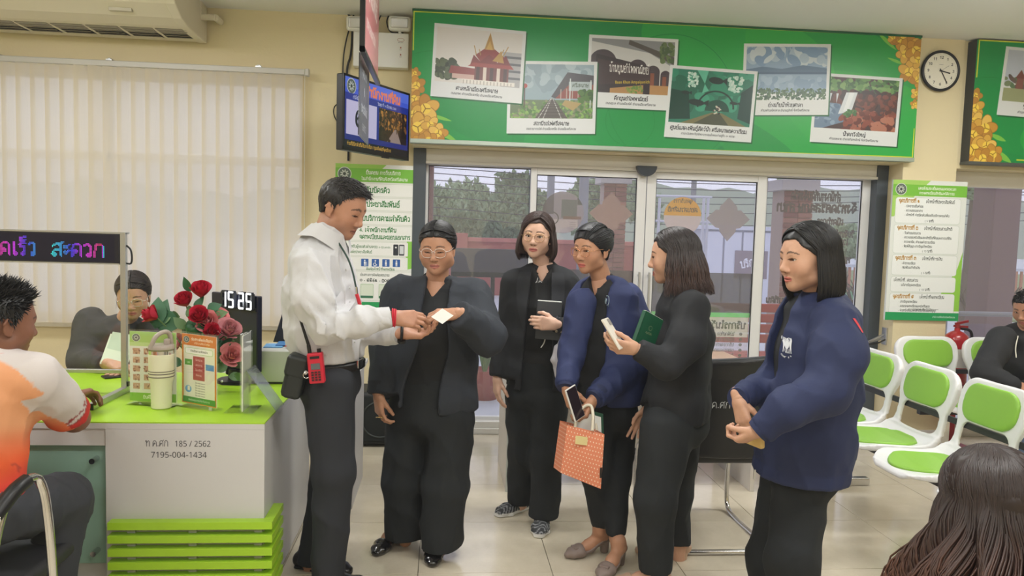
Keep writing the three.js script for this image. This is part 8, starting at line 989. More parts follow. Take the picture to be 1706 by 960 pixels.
  part(tb,'patch',quad(J(957,738,3.17),J(977,741,3.165),J(958,724,3.17)).translate(0,0,0.016),mat(rgb(222,206,150),0.8),'cream cloth patch'); const cream = mat(rgb(222,214,196),0.8); part(tb,'handle',tube([J(958,712,3.19),J(962,692,3.2),J(976,676,3.22),J(984,676,3.22),J(988,692,3.18),J(987,718,3.15)],0.007,30,6),cream); part(tb,'handle',tube([J(964,712,3.26),J(968,694,3.26),J(980,680,3.25),J(990,694,3.24),J(994,718,3.22)],0.007,30,6),cream); part(tb,'side_tag',bx(-0.004,-0.022,-0.002,0.004,0.022,0.002).translate(J(1001,788,3.13).x,J(1001,788,3.13).y,J(1001,788,3.13).z),blackPlastic);
  const d0 = J(958,716,3.225),fo = thing('document_folder','green edged papers sticking out of the orange bag','folder',J(985,740,3.22)); const Q = (a,b,c,o,m,n) => part(fo,n,quad(J(...a,3.225).add(o),J(...b,3.225).add(o),J(...c,3.225).add(o)),m); Q([958,735],[1003,748],[956,682],V(0,0,0),mat(rgb(226,228,226),0.6,{ side: THREE.DoubleSide }),'paper'); Q([960,736],[1006,749],[958,680],V(0.004,0.006,-0.012),mat(rgb(30,78,60),0.6,{ side: THREE.DoubleSide }),'green_cover');
}
// ---- woman in the black suit seen from behind
{
  const F = hDir(-104),u = sideOf(F),p = new Person('woman in a black suit seen from behind holding a green book',V(J(1115,960,3.3).x,0,-3.3),SKIN.light),neck = J(1134,484,3.3),M = headMatrix(J(1121,428,3.3),dirOf(-1.9,-0.06),0,1.02);
  p.addHead({ M,neck,cell: 0.0032 }); p.hair(hairDown({ color: rgb(40,33,34),tip: rgb(78,54,46),len: 0.165,part: 0.0,front: 74,frontR: 66,curl: -0.035,flare: 0.026,n: 1700,wave: 0.006,waveN: 6,ragged: 0.8 }));
  const sL = J(1152,516,3.14),eL = J(1112,608,3.02),wL = J(1062,582,3.02),sR = J(1128,516,3.46),eR = J(1104,620,3.4),wR = J(1082,680,3.34),ch = J(1135,560,3.3),wa = J(1132,640,3.3),hp = J(1126,705,3.3);
  const jk = new Form(); jk.loft([[J(1134,491,3.3),0.09,0.072],[J(1136,508,3.3),0.165,0.1],[ch,0.172,0.132],[J(1133,615,3.3),0.16,0.126],[J(1128,670,3.3),0.178,0.138],[J(1126,690,3.3),0.182,0.142]],u,0.04); jk.chain([sL,J(1144,570,3.06),eL],[0.078,0.068,0.06],0.05).chain([eL,wL],[0.058,0.044],0.03).chain([sR,eR],[0.075,0.058],0.05).chain([eR,wR],[0.056,0.044],0.03);
  const hemY = J(1126,698,3.3).y; jk.post = (d,x,y,z) => { let e = d + folds(x,y,z,0.005,1,51) + 0.004 * noise(x * 18,y * 18,z * 18) * Math.exp(-((x - eL.x) ** 2 + (y - eL.y) ** 2) / 0.02); e = smax(e,hemY - y,0.005); for (const [w_,el] of [[wR,eR],[wL,eL]]) { const ax = w_.clone().sub(el).normalize(); e = cutAt(e,x,y,z,w_,ax); } return e; }; p.wear('suit_jacket',jk.mesh(0.0085),suitBlack); p.wear('collar',collarGeo(J(1134,490,3.3),F,{ r: 0.068,h: 0.024,dip: 0.03,gap: 0.9,fall: 0.028 }),fabric(rgb(36,38,42),0.85,{ side: THREE.DoubleSide }));
  const lL = [J(1112,715,3.2),J(1092,835,3.12),J(1092,985,3.16)],lR = [J(1130,715,3.4),J(1122,830,3.42),J(1130,935,3.46)]; const tr = legsForm(hp,u,0.165,0.148,[[lL,[0.115,0.084,0.062]],[lR,[0.11,0.08,0.058]]],wa,{ hemY: 0.085,amp: 0.007 }); p.wear('trousers',tr.mesh(0.0095),trouserBlack);
  p.addHand({ at: wL.clone().add(V(-0.004,0,0)),dir: V(-0.95,0.12,0.1),palm: V(-0.1,0.55,-0.8),side: -1,curl: [44,48,52,56],thumb: [26,20],spread: 1,size: 0.92 }); p.addHand({ at: wR.clone().add(V(-0.002,-0.005,0)),dir: V(-0.45,-0.85,0.1),palm: V(-0.2,0.1,0.9),side: 1,curl: [14,30,38,44],thumb: [30,20],spread: 3,size: 0.92 });
  p.wear('ring',ringGeo(J(1040,577,3.03),V(-1,0,0),0.01,0.002),mat(rgb(226,200,140),0.2,{ metalness: 1 }));
  p.limb([neck,ch,wa,hp],[0.055,0.09,0.09,0.1]).limb([sL,eL,wL],[0.048,0.038,0.025]).limb([sR,eR,wR],[0.048,0.038,0.025]).limb(lL,[0.085,0.056,0.034]).limb(lR,[0.085,0.056,0.034]); shoes(p,[[V(J(1092,985,3.16).x,0.08,-3.16),hDir(-95)],[V(J(1128,940,3.46).x,0.08,-3.46),hDir(-110)]],{ pump: 1,rise: 0.03,heelR: 0.02 },mat(rgb(196,164,140),0.5)); p.finish();
  const Mf = new THREE.Matrix4().makeRotationFromEuler(new THREE.Euler(-0.9,0.75,0.75)).setPosition(J(1022,556,3.02)),ph = thing('mobile_phone','white phone held out by the woman in the black suit','phone',J(1024,566,3.0)); part(ph,'case',bx(-0.034,-0.07,-0.0045,0.034,0.07,0.0045,0.003).applyMatrix4(Mf),mat(rgb(222,216,204),0.35)); part(ph,'camera_bump',bx(0.004,0.036,0.0045,0.03,0.064,0.007,0.002).applyMatrix4(Mf),mat(rgb(150,146,140),0.3));
  const Mb = new THREE.Matrix4().makeRotationFromEuler(new THREE.Euler(0.0,0.5,-0.42)).setPosition(J(1079,551,3.1)),bk = thing('green_book','dark green hardcover book clasped under the woman\'s arm','book',J(1079,580,3.1)),K = (g) => g.applyMatrix4(Mb); part(bk,'cover',K(merge([bx(-0.055,-0.075,0.008,0.055,0.068,0.011),bx(-0.055,-0.075,-0.011,0.055,0.068,-0.008),bx(-0.055,-0.075,-0.011,-0.052,0.068,0.011)])),mat(rgb(22,84,58),0.5)); part(bk,'pages',K(bx(-0.052,-0.072,-0.008,0.052,0.07,0.008)),mat(rgb(228,228,222),0.7)); part(bk,'gilt_print',K(quad(V(-0.03,-0.03,0.0114),V(0.03,-0.03,0.0114),V(-0.03,0.03,0.0114))),mat(0xffffff,0.5,{ transparent: true,map: canvasTex(128,128,(x) => { x.clearRect(0,0,128,128); x.strokeStyle = '#8aa07a'; x.lineWidth = 3; x.beginPath(); x.arc(64,40,20,0,7); x.stroke(); write(x,'สมุดบันทึก',64,96,14,'#8aa07a',{ align: 'center' }); }) }));
}
// ---- woman in the navy jacket with the white emblem
{
  const F = hDir(-72),u = sideOf(F),p = new Person('woman in a navy bomber jacket with a white emblem on the chest',V(J(1310,960,2.85).x,0,-2.85),SKIN.light),neck = J(1366,500,2.86),M = headMatrix(J(1345,430,2.83),dirOf(-1.4,-0.07),0,1.1);
  p.addHead({ M,neck,open: 0.0045,smile: 0.7,lip: rgb(184,92,88) }); p.hair(hairDown({ color: rgb(24,24,27),len: 0.165,part: 0.012,front: 72,frontR: 66,curl: 0.025,flare: 0.012,n: 1700 }));
  const sL = J(1392,540,2.7),eL = J(1380,648,2.58),wL = J(1266,716,2.58),sR = J(1352,540,3.0),eR = J(1300,632,3.0),wR = J(1231,664,2.78),ch = J(1358,585,2.86),wa = J(1342,700,2.86),hp = J(1336,790,2.87);
  const top = new Form(); top.loft([[J(1364,498,2.86),0.066,0.06],[J(1360,520,2.86),0.13,0.09],[ch,0.15,0.135],[wa,0.15,0.14]],u,0.04); top.post = (d,x,y,z) => d + folds(x,y,z,0.003,1,61); p.wear('polo_shirt',top.mesh(0.009),inkBlack); p.wear('polo_collar',collarGeo(J(1360,504,2.86),F,{ r: 0.062,h: 0.03,dip: 0.045,gap: 0.6,fall: 0.024 }),fabric(rgb(30,32,38),0.85,{ side: THREE.DoubleSide }));
  const jk = new Form(); jk.loft([[J(1364,508,2.87),0.115,0.085],[J(1362,528,2.86),0.17,0.118],[ch,0.182,0.158],[J(1350,650,2.86),0.188,0.168],[J(1340,730,2.86),0.192,0.166],[J(1333,790,2.86),0.182,0.158],[J(1332,806,2.86),0.17,0.15]],u,0.05); const ar = new Form(); ar.chain([sL,J(1396,592,2.62),eL],[0.088,0.088,0.082],0.05).chain([eL,J(1310,682,2.55),wL],[0.08,0.07,0.05],0.03).chain([sR,eR],[0.085,0.072],0.05).chain([eR,wR],[0.07,0.05],0.03); jk.min.min(ar.min); jk.max.max(ar.max);
  const hemY = J(1335,808,2.75).y; jk.post = (d,x,y,z) => { const nE = Math.exp(-((x - eL.x) ** 2 + (y - eL.y) ** 2) / 0.02); let e = d + folds(x,y,z,0.007,0.9,71) + 0.006 * noise(x * 15,y * 15,z * 15) * nE; e += 0.004 * Math.exp(-(((y - hemY - 0.055) / 0.006) ** 2)); const q = V(x,y,z).sub(ch),a = q.dot(u),f = q.dot(F),reg = Math.max(Math.abs(a + 0.06) - 0.042 * sstep(wa.y - 0.06,wa.y + 0.16,y) + 0.012 * sstep(wa.y,wa.y - 0.1,y),0.05 - f); e = smax(e,-reg,0.006); e = smin(e,ar.d(x,y,z) + folds(x,y,z,0.006,1.3,12),0.045); e = smax(e,hemY - y,0.006); for (const [w_,el] of [[wR,eR],[wL,J(1310,682,2.55)]]) { const ax = w_.clone().sub(el).normalize(); e = cutAt(e,x,y,z,w_,ax); } return e; };
  p.wear('jacket',jk.mesh(0.0085),navyDeep); p.wear('jacket_collar',collarGeo(J(1363,506,2.865),F,{ r: 0.086,h: 0.03,dip: 0.045,gap: 0.9,stand: 1 }),fabric(rgb(32,40,66),0.75,{ side: THREE.DoubleSide })); for (const [w_,el] of [[wR,eR],[wL,J(1310,682,2.55)]]) { const ax = w_.clone().sub(el).normalize(); p.wear('cuff',rod(w_.clone().addScaledVector(ax,-0.06),w_.clone().addScaledVector(ax,0.012),0.056,0.043,18),navyDeep); }
  p.wear('chest_emblem',drape(jk,(a,b) => J(1305 + a * 32,614 - b * 44,2.6),V(0.35,0,-1).normalize(),10,12,0.004),mat(0xffffff,0.6,{ transparent: true,side: THREE.DoubleSide,map: canvasTex(256,320,(x) => { x.clearRect(0,0,256,320); x.strokeStyle = x.fillStyle = '#dfe3ea'; x.lineCap = 'round'; x.lineWidth = 9; for (let i = 0; i < 7; i++) { x.beginPath(); x.moveTo(92 - i * 4,120 + i * 16); x.quadraticCurveTo(58 + i * 4,80 + i * 6,70 + i * 14,30 + i * 5); x.stroke(); x.beginPath(); x.moveTo(150 + i * 3,120 + i * 14); x.quadraticCurveTo(196 - i * 3,90 + i * 8,176 - i * 4,40 + i * 10); x.stroke(); } x.beginPath(); x.ellipse(124,128,26,52,0.2,0,7); x.fill(); x.beginPath(); x.arc(150,62,22,0,7); x.stroke(); x.lineWidth = 7; for (let i = 0; i < 5; i++) { x.beginPath(); x.moveTo(96 + i * 18,178); x.quadraticCurveTo(90 + i * 20,214,110 + i * 16,226); x.stroke(); } x.save(); x.translate(110,210); for (let i = 0; i < 9; i++) { x.save(); x.rotate(0.95 - i * 0.22); write(x,'กรมที่ดินไทย'[i] ?? 'น',-7,84,17,'#dfe3ea',{ weight: 2.2 }); x.restore(); } x.restore(); }) }),'white bird emblem with lettering below');
  p.wear('pocket_welt',drape(jk,(a,b) => J(1332 + a * 6 + b * -4,745 - b * 36,2.55),V(0,0,-1),2,8,0.003),fabric(rgb(24,30,52))); p.wear('red_piping',drape(jk,(a,b) => J(1427 - a * 4 - b * 5,552 - b * 22,2.62),V(-0.2,0,-1).normalize(),2,6,0.003),mat(rgb(206,60,70),0.6)); const zy = J(1258,790,2.7); p.wear('zip_pull',bx(-0.004,-0.02,-0.002,0.004,0.016,0.002).translate(zy.x - 0.002,zy.y,zy.z),aluminium);
  const lL = [J(1334,800,2.84),J(1320,930,2.79),J(1322,1090,2.8)],lR = [J(1312,800,2.98),J(1285,930,2.96),J(1290,1080,2.98)]; const tr = legsForm(hp,u,0.158,0.116,[[lL,[0.104,0.095,0.075]],[lR,[0.108,0.092,0.07]]],wa,{ hemY: 0.05,amp: 0.008 }); p.wear('trousers',tr.mesh(0.01),trouserBlack);
  p.addHand({ at: wR.clone().add(V(-0.002,-0.006,0.002)),dir: V(0.12,-0.85,0.42),palm: V(0.8,0.2,-0.5),side: 1,curl: [40,44,48,52],thumb: [28,20],spread: 1,size: 0.95 }); p.addHand({ at: wL.clone().add(V(-0.004,-0.004,0)),dir: V(-0.5,-0.55,-0.6),palm: V(-0.3,0.6,-0.75),side: -1,curl: [78,80,84,86],thumb: [24,24],spread: 0,size: 0.95 });
  p.limb([neck,ch,wa,hp],[0.055,0.1,0.11,0.12]).limb([sL,eL,wL],[0.055,0.045,0.027]).limb([sR,eR,wR],[0.055,0.045,0.027]).limb(lL,[0.09,0.06,0.036]).limb(lR,[0.09,0.06,0.036]); shoes(p,[[V(lL[2].x,0.08,lL[2].z),hDir(-80)],[V(lR[2].x,0.08,lR[2].z),hDir(-66)]],{ pump: 1,rise: 0.02 },mat(rgb(24,22,22),0.3)); p.finish();
  const Mw = new THREE.Matrix4().makeRotationFromEuler(new THREE.Euler(0,0.3,0.1)).setPosition(J(1259,731,2.66)); const wl = thing('wallet','yellow cream wallet in the clasped hands of the woman in navy','wallet',J(1259,744,2.66)); part(wl,'leather_body',bx(-0.012,-0.028,-0.05,0.008,0.028,0.04,0.005).applyMatrix4(Mw),mat(rgb(222,190,120),0.5)); part(wl,'edge_zip',bx(0.008,-0.024,-0.046,0.0105,0.024,0.036,0.001).applyMatrix4(Mw),mat(rgb(190,158,96),0.4));
}
// ---- clerk seated behind the counter
{
  const F = hDir(22),u = sideOf(F),p = new Person('clerk in a dark shirt and glasses seated behind the counter',V(J(205,620,4.35).x,0,-4.42),SKIN.light),neck = J(205,542,4.35),M = headMatrix(J(222,492,4.26),dirOf(0.22,-0.3),0.03,1.02);
  p.addHead({ M,neck,open: 0.0026,gazeDown: 1,round: 0.3 }); p.hair(hairTied({ color: rgb(46,40,40),part: 0.0,knot: V(0,0.02,-0.11),knotR: 0.036,n: 700,loose: [[V(0.07,0.02,0.02),V(0.078,-0.03,0.01),V(0.07,-0.08,0.0)],[V(-0.07,0.02,0.02),V(-0.08,-0.03,0.0),V(-0.09,-0.08,-0.01)]] })); p.glasses(mat(rgb(226,214,206),0.25,{ metalness: 0.5 }),{ r: 0.0225,t: 0.0016,square: 0.7 });
  const sR = J(150,536,4.38),eR = J(136,600,4.22),wR = J(184,607,3.98),sL = J(256,552,4.3),eL = J(266,612,4.2),wL = J(225,614,3.98),ch = J(200,590,4.38),wa = V(ch.x - 0.02,0.62,-4.42),hp = V(ch.x - 0.02,0.5,-4.46);
  const sh = new Form(); sh.loft([[J(205,538,4.36),0.07,0.065],[J(204,552,4.36),0.17,0.1],[ch,0.175,0.13],[wa,0.165,0.13],[hp,0.175,0.14]],u,0.04); sh.chain([sR,eR],[0.082,0.07],0.05).chain([eR,wR],[0.065,0.046],0.03).chain([sL,eL],[0.08,0.068],0.05).chain([eL,wL],[0.06,0.046],0.03); sh.post = (d,x,y,z) => { let e = d + folds(x,y,z,0.006,1.1,81); for (const [w_,el] of [[wR,eR],[wL,eL]]) { const ax = w_.clone().sub(el).normalize(); e = cutAt(e,x,y,z,w_.clone().addScaledVector(ax,-0.06),ax); } return e; }; p.wear('shirt',sh.mesh(0.0095),fabric(rgb(62,63,66))); p.wear('collar',collarGeo(J(205,541,4.35),F,{ r: 0.062,h: 0.026,dip: 0.045,gap: 0.7,fall: 0.026 }),fabric(rgb(58,59,62),0.85,{ side: THREE.DoubleSide }));
  p.addHand({ at: wR,dir: V(0.85,-0.1,0.45),palm: V(0.1,-0.8,-0.3),side: 1,curl: [30,34,38,42],thumb: [28,20],size: 0.92 }); p.addHand({ at: wL,dir: V(-0.8,-0.1,0.5),palm: V(-0.1,-0.9,-0.2),side: -1,curl: [30,34,38,42],thumb: [28,20],size: 0.92 });
  const k1 = V(hp.x + 0.0,0.47,-4.1),k2 = V(hp.x + 0.22,0.47,-4.14); const tr = new Form(); tr.loft([[V(hp.x,0.56,-4.45),0.16,0.13],[hp,0.17,0.14]],u,0.03); tr.chain([hp.clone().addScaledVector(u,-0.08),k1,V(k1.x,0.08,-4.12)],[0.095,0.07,0.055],0.03).chain([hp.clone().addScaledVector(u,0.08),k2,V(k2.x,0.08,-4.16)],[0.095,0.07,0.055],0.03); p.wear('trousers',tr.mesh(0.013),trouserBlack); p.limb([neck,ch,wa,hp],[0.055,0.1,0.1,0.1]).limb([sR,eR,wR],[0.05,0.04,0.027]).limb([sL,eL,wL],[0.05,0.04,0.027]).limb([hp,k1,V(k1.x,0.08,-4.12)],[0.07,0.05,0.035]).limb([hp,k2,V(k2.x,0.08,-4.16)],[0.07,0.05,0.035]); shoes(p,[[V(k1.x,0.08,-4.12),hDir(10)],[V(k2.x,0.08,-4.16),hDir(10)]],{ size: 0.95 },blackPlastic); p.finish();
  p.g.children.find((c) => c.name === 'shirt'); const c = thing('clerk_chair','swivel chair under the clerk behind the counter','chair',V(hp.x,0,hp.z)); part(c,'seat',new RoundedBoxGeometry(0.46,0.07,0.44,3,0.03).translate(hp.x,0.345,hp.z + 0.02),blackPlastic); part(c,'column',rod(V(hp.x,0.04,hp.z),V(hp.x,0.32,hp.z),0.03),chrome); for (let k = 0; k < 5; k++) { const a = k * 1.257; part(c,'base_arm',bar(V(hp.x,0.06,hp.z),V(hp.x + Math.cos(a) * 0.25,0.03,hp.z + Math.sin(a) * 0.25),0.04,0.03),blackPlastic); }
}
// ---- customer seated at the counter in the orange and white jersey
{
  const F = hDir(160),u = sideOf(F),p = new Person('man in an orange and white jersey seated at the counter',V(J(0,900,2.62).x,0,-2.62),SKIN.deep),neck = J(-10,592,2.6),M = headMatrix(J(4,536,2.62),dirOf(2.45,-0.12),0,1.02);
  p.addHead({ M,neck,male: 1,cell: 0.0032,open: 0.004 }); const line = HAIRLINE.map(([a,y]) => [a,a > 110 ? Math.max(y,-0.03) : y + 0.006]); p.hair(hairShort({ color: rgb(26,25,26),len: 0.03,side: 0.016,sweep: V(0,0.3,0.3),spiky: 1,line,n: 2400 }));
  const sR = J(56,630,2.58),eR = J(124,696,2.86),wR = J(112,664,3.08),sL = J(-120,640,2.66),eL = J(-130,720,2.86),wL = J(-60,700,3.05),ch = J(-44,680,2.6),wa = J(-46,790,2.58),hp = J(-46,850,2.56),C = new THREE.Color(),pe = rgb(226,160,116),wh = rgb(206,198,196),or = rgb(222,92,44),re = rgb(196,44,40),dk = rgb(120,40,40);
  const sh = new Form(); sh.loft([[J(-10,594,2.6),0.08,0.07],[J(-24,614,2.6),0.175,0.1],[ch,0.185,0.13],[J(-46,760,2.59),0.165,0.125],[hp,0.18,0.14]],u,0.04); sh.chain([sR,eR.clone().lerp(sR,0.12)],[0.085,0.072],0.05).chain([sL,eL.clone().lerp(sL,0.2)],[0.085,0.072],0.05); const aR = eR.clone().sub(sR).normalize(),cutR = sR.clone().lerp(eR,0.86),hemY = J(0,876,2.5).y; sh.post = (d,x,y,z) => smax(cutAt(d + folds(x,y,z,0.005,1,91),x,y,z,cutR,aR,0.15),hemY - y,0.006);
  p.wear('jersey',sh.mesh(0.0085,{ color: (x,y,z) => { const k = sstep(sR.x - 0.035,sR.x - 0.005,x + (sR.y - y) * -0.25) * (V(x,y,z).sub(sR).dot(aR) > -0.02 ? 1 : 0),t = V(x,y,z).sub(cutR).dot(aR); if (k > 0.5) { C.copy(wh); if (t > -0.045) C.copy(re); else if (t > -0.052 || (t > -0.08 && t < -0.06 && Math.sin((y - x) * 420) > 0)) C.copy(rgb(150,60,60)); return C; } const sw = Math.sin(x * 22 + 3 * noise(x * 6,y * 6,2) + y * 16); C.copy(pe).lerp(wh,y > ch.y + 0.05 ? sstep(0.35,0.45,sw) : 0).lerp(wh,sstep(ch.y + 0.155,ch.y + 0.17,y + 0.03 * sw)); const low = sstep(ch.y - 0.02,ch.y - 0.14,y + 0.03 * noise(x * 12,y * 12,z * 12)); C.lerp(or,low); const lo2 = sstep(ch.y - 0.16,ch.y - 0.28,y + 0.05 * noise(x * 9,y * 9,z * 9)); C.lerp(re,lo2); if (noise(x * 40,y * 40,z * 40) > 0.25 && lo2 > 0.2) C.lerp(dk,0.5); return C; } }),fabric(0xffffff,0.8,{ vertexColors: true,sheen: 0 })); p.wear('collar',collarGeo(J(-10,595,2.6),F,{ r: 0.07,h: 0.022,dip: 0.02,gap: 0.3,stand: 1 }),mat(rgb(214,72,40),0.7,{ side: THREE.DoubleSide }));
  p.addHand({ at: wR.clone().add(V(0.004,0.002,-0.004)),dir: V(0.35,0.05,-0.95),palm: V(0.3,-0.9,0.1),side: 1,curl: [40,46,50,54],thumb: [26,24],spread: 3,size: 1.0 });
  const hR = hp.clone().addScaledVector(u,-0.1),kR = J(108,832,2.78),aRk = V(J(60,1000,2.7).x,0.06,-2.74),hL = hp.clone().addScaledVector(u,0.1),kL = J(-60,850,2.9),aLk = V(kL.x,0.06,-2.9); const tr = new Form(); tr.loft([[J(-46,820,2.57),0.165,0.125],[hp,0.175,0.14]],u,0.03); tr.chain([hR,kR,aRk],[0.1,0.088,0.066],0.03).chain([hL,kL,aLk],[0.1,0.085,0.066],0.03); tr.post = (d,x,y,z) => smax(d + folds(x,y,z,0.007,1.1,96),0.04 - y,0.004); p.wear('jeans',tr.mesh(0.0095),fabric(rgb(52,55,62),0.8));
  p.limb([neck,ch,wa,hp],[0.06,0.11,0.1,0.11]).limb([sR,eR,wR],[0.055,0.047,0.029]).limb([sL,eL,wL],[0.055,0.045,0.029]).limb([hR,kR,aRk],[0.08,0.055,0.04]).limb([hL,kL,aLk],[0.08,0.055,0.04]); shoes(p,[[aRk,hDir(165)],[aLk,hDir(170)]],{ size: 1.05,high: 0.08 },blackPlastic); p.finish(0.01);
  p.wear('wrist_string',ringGeo(wR.clone().lerp(eR,0.2),wR.clone().sub(eR),0.034,0.0025),mat(rgb(226,226,222),0.6));
  const c = thing('tube_armchair','chrome tube chair with a black armrest under the man in the jersey','chair',V(hp.x,0,hp.z)),red = mat(rgb(40,40,44),0.6); part(c,'seat',new RoundedBoxGeometry(0.46,0.06,0.44,3,0.025).translate(hp.x,hp.y - 0.2,hp.z - 0.02),red); const q0 = J(62,796,2.42),q1 = J(92,975,2.42),qb = J(-30,880,2.2);
  part(c,'arm_tube',tube([V(qb.x,0.02,qb.z),V(qb.x + 0.01,0.45,qb.z),J(10,838,2.28),J(40,803,2.36),q0,J(72,815,2.43),J(82,880,2.43),V(q1.x,0.01,-2.43)],0.0135,70,10),chrome); part(c,'armrest',tube([J(-10,862,2.24),J(8,838,2.28),J(26,816,2.32),J(44,801,2.37)],0.022,24,10),blackPlastic); part(c,'side_rail',rod(V(J(70,850,2.43).x,hp.y - 0.23,-2.43),V(hp.x - 0.2,hp.y - 0.23,-2.5),0.012),chrome); const ox = hp.x - 0.32; part(c,'arm_tube',tube([V(ox,0.02,qb.z - 0.05),V(ox,0.5,qb.z - 0.05),V(ox,0.62,-2.3),V(ox,0.63,-2.5),V(ox,0.5,-2.6),V(ox,0.01,-2.62)],0.0135,50,10),chrome); part(c,'backrest',new RoundedBoxGeometry(0.42,0.26,0.04,3,0.018).rotateY(1.2).translate(hp.x - 0.34,0.7,hp.z + 0.12),red); part(c,'back_upright',rod(V(hp.x - 0.32,0.4,hp.z + 0.1),V(hp.x - 0.34,0.72,hp.z + 0.12),0.012),chrome); part(c,'front_rail',rod(V(ox,hp.y - 0.23,hp.z),V(J(70,850,2.43).x,hp.y - 0.23,-2.43),0.012),chrome);
  const st = J(22,775,2.74),bg = thing('shoulder_bag','black bag hanging at the hip of the man in the jersey','bag',V(st.x,st.y - 0.12,-2.72)); part(bg,'pouch',bx(st.x - 0.05,st.y - 0.1,-2.78,st.x + 0.03,st.y + 0.07,-2.7,0.02),blackPlastic); part(bg,'zip_pull',bx(st.x + 0.026,st.y - 0.02,-2.7,st.x + 0.034,st.y + 0.03,-2.695),chrome);
}
// ---- man in the black jacket by the right window
{
  const F = hDir(-55),u = sideOf(F),p = new Person('man in a black hooded jacket seated by the right window',V(J(1700,640,4.75).x,0,-4.85),SKIN.tan),neck = J(1708,552,4.7),M = headMatrix(J(1712,514,4.66),dirOf(-1.1,-0.35),0,1.0);
  p.addHead({ M,neck,male: 1,cell: 0.0034 }); p.hair(hairShort({ color: blackHair,len: 0.03,sweep: V(0,0.1,0.4),line: HAIRLINE,n: 1400 })); const sR = J(1668,566,4.62),eR = J(1640,622,4.5),wR = J(1686,640,4.36),sL = J(1745,570,4.8),eL = J(1760,630,4.6),wL = J(1715,645,4.4),ch = J(1702,600,4.75),hp = V(ch.x + 0.04,0.53,-4.95);
  const jk = new Form(); jk.loft([[J(1708,552,4.72),0.09,0.075],[J(1706,566,4.72),0.18,0.11],[ch,0.2,0.15],[hp,0.19,0.16]],u,0.05); jk.chain([sR,eR],[0.09,0.075],0.05).chain([eR,wR],[0.07,0.05],0.03).chain([sL,eL,wL],[0.09,0.075,0.05],0.05); jk.post = (d,x,y,z) => d + folds(x,y,z,0.006,1,101); p.wear('jacket',jk.mesh(0.0105),fabric(rgb(34,35,38))); p.wear('hood',collarGeo(J(1710,556,4.74),F,{ r: 0.1,h: 0.03,dip: 0.06,gap: 0.8,fall: 0.03 }),fabric(rgb(30,31,34),0.85,{ side: THREE.DoubleSide })); p.wear('drawstring',tube([J(1696,560,4.55),J(1692,580,4.52),J(1693,596,4.5)],0.004,10,5),mat(rgb(210,206,190),0.6));
  p.addHand({ at: wR,dir: V(0.8,-0.25,0.3),palm: V(0.1,-0.7,-0.6),side: 1,curl: [40,44,48,52],thumb: [26,20] }); p.addHand({ at: wL,dir: V(-0.7,-0.3,0.4),palm: V(-0.1,-0.8,-0.4),side: -1,curl: 44,thumb: [26,20] }); const k1 = V(hp.x - 0.18,0.5,-4.5),k2 = V(hp.x + 0.14,0.5,-4.52),tr = new Form(); tr.chain([hp.clone().add(V(-0.09,0,0)),k1,V(k1.x,0.08,-4.48)],[0.1,0.078,0.06],0.03).chain([hp.clone().add(V(0.09,0,0)),k2,V(k2.x,0.08,-4.5)],[0.1,0.078,0.06],0.03); p.wear('jeans',tr.mesh(0.013),fabric(rgb(86,104,132))); p.limb([neck,ch,hp],[0.06,0.11,0.11]).limb([sR,eR,wR],[0.05,0.042,0.028]).limb([sL,eL,wL],[0.05,0.042,0.028]).limb([hp,k1,V(k1.x,0.08,-4.48)],[0.08,0.055,0.04]).limb([hp,k2,V(k2.x,0.08,-4.5)],[0.08,0.055,0.04]); shoes(p,[[V(k1.x,0.08,-4.48),hDir(-10)],[V(k2.x,0.08,-4.5),hDir(8)]],{ size: 1.02,high: 0.08 },mat(rgb(40,40,44),0.6)); p.finish();
}
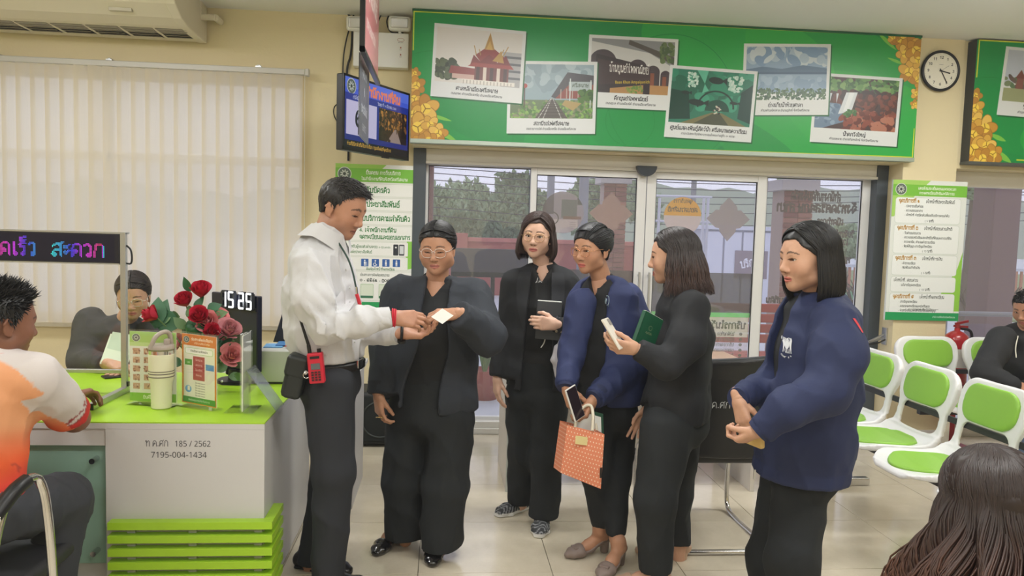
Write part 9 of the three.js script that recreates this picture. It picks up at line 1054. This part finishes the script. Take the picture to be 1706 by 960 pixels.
// ---- woman with long wavy hair, seated with her back to the camera
{
  const F = hDir(186),u = sideOf(F),hc = J(1648,848,1.4),p = new Person('woman with long wavy brown hair seated with her back turned',V(hc.x,0,hc.z),SKIN.light),neck = hc.clone().add(V(0,-0.18,0.03)),M = headMatrix(hc,dirOf(186 * Math.PI / 180,-0.1),0,1.0);
  p.addHead({ M,neck,cell: 0.004 }); p.hair(hairDown({ color: rgb(44,32,30),tip: rgb(104,66,50),len: 0.4,part: 0.01,front: 60,flare: 0.03,bulk: 0.075,wave: 0.026,waveN: 8,n: 3200,ragged: 0.6,cell: 0.007 }));
  const ch = hc.clone().add(V(0,-0.36,0.03)),hp = V(hc.x,0.5,hc.z + 0.02),sh = new Form(); sh.loft([[neck.clone().add(V(0,0.01,0)),0.075,0.065],[neck.clone().add(V(0,-0.05,0)),0.17,0.095],[ch,0.17,0.12],[hp,0.18,0.15]],u,0.05); const sL = neck.clone().add(V(0,-0.07,0)).addScaledVector(u,0.17),sR = neck.clone().add(V(0,-0.07,0)).addScaledVector(u,-0.17),eL = sL.clone().add(V(0,-0.25,0)).addScaledVector(F,0.06),eR = sR.clone().add(V(0,-0.25,0)).addScaledVector(F,0.06),wL = V(eL.x,0.62,eL.z).addScaledVector(F,0.2),wR = V(eR.x,0.62,eR.z).addScaledVector(F,0.2); sh.chain([sL,eL,wL],[0.07,0.055,0.04],0.04).chain([sR,eR,wR],[0.07,0.055,0.04],0.04); p.wear('blouse',sh.mesh(0.013),fabric(rgb(60,50,52))); p.addHand({ at: wL,dir: F.clone().add(V(0,-0.2,0)),palm: V(0,-1,0),side: -1,curl: 30,size: 0.92 }); p.addHand({ at: wR,dir: F.clone().add(V(0,-0.2,0)),palm: V(0,-1,0),side: 1,curl: 30,size: 0.92 });
  const k1 = V(hp.x,0.48,hp.z).addScaledVector(F,0.42).addScaledVector(u,0.1),k2 = V(hp.x,0.48,hp.z).addScaledVector(F,0.42).addScaledVector(u,-0.1),a1 = k1.clone().setY(0.08),a2 = k2.clone().setY(0.08),tr = new Form(); tr.chain([hp.clone().addScaledVector(u,0.09),k1,a1],[0.095,0.07,0.055],0.03).chain([hp.clone().addScaledVector(u,-0.09),k2,a2],[0.095,0.07,0.055],0.03); p.wear('trousers',tr.mesh(0.014),trouserBlack); p.limb([neck,ch,hp],[0.055,0.1,0.11]).limb([sL,eL,wL],[0.045,0.038,0.026]).limb([sR,eR,wR],[0.045,0.038,0.026]).limb([hp,k1,a1],[0.07,0.05,0.034]).limb([hp,k2,a2],[0.07,0.05,0.034]); shoes(p,[[a1,F],[a2,F]],{ size: 0.95 },blackPlastic); p.finish();
}
// damp rainy air
scene.fog = new THREE.FogExp2(new THREE.Color(1,1,1),0.004);
scene.traverse((o) => { if (o.isLight) o.castShadow = true; });
renderer.render(scene,camera);
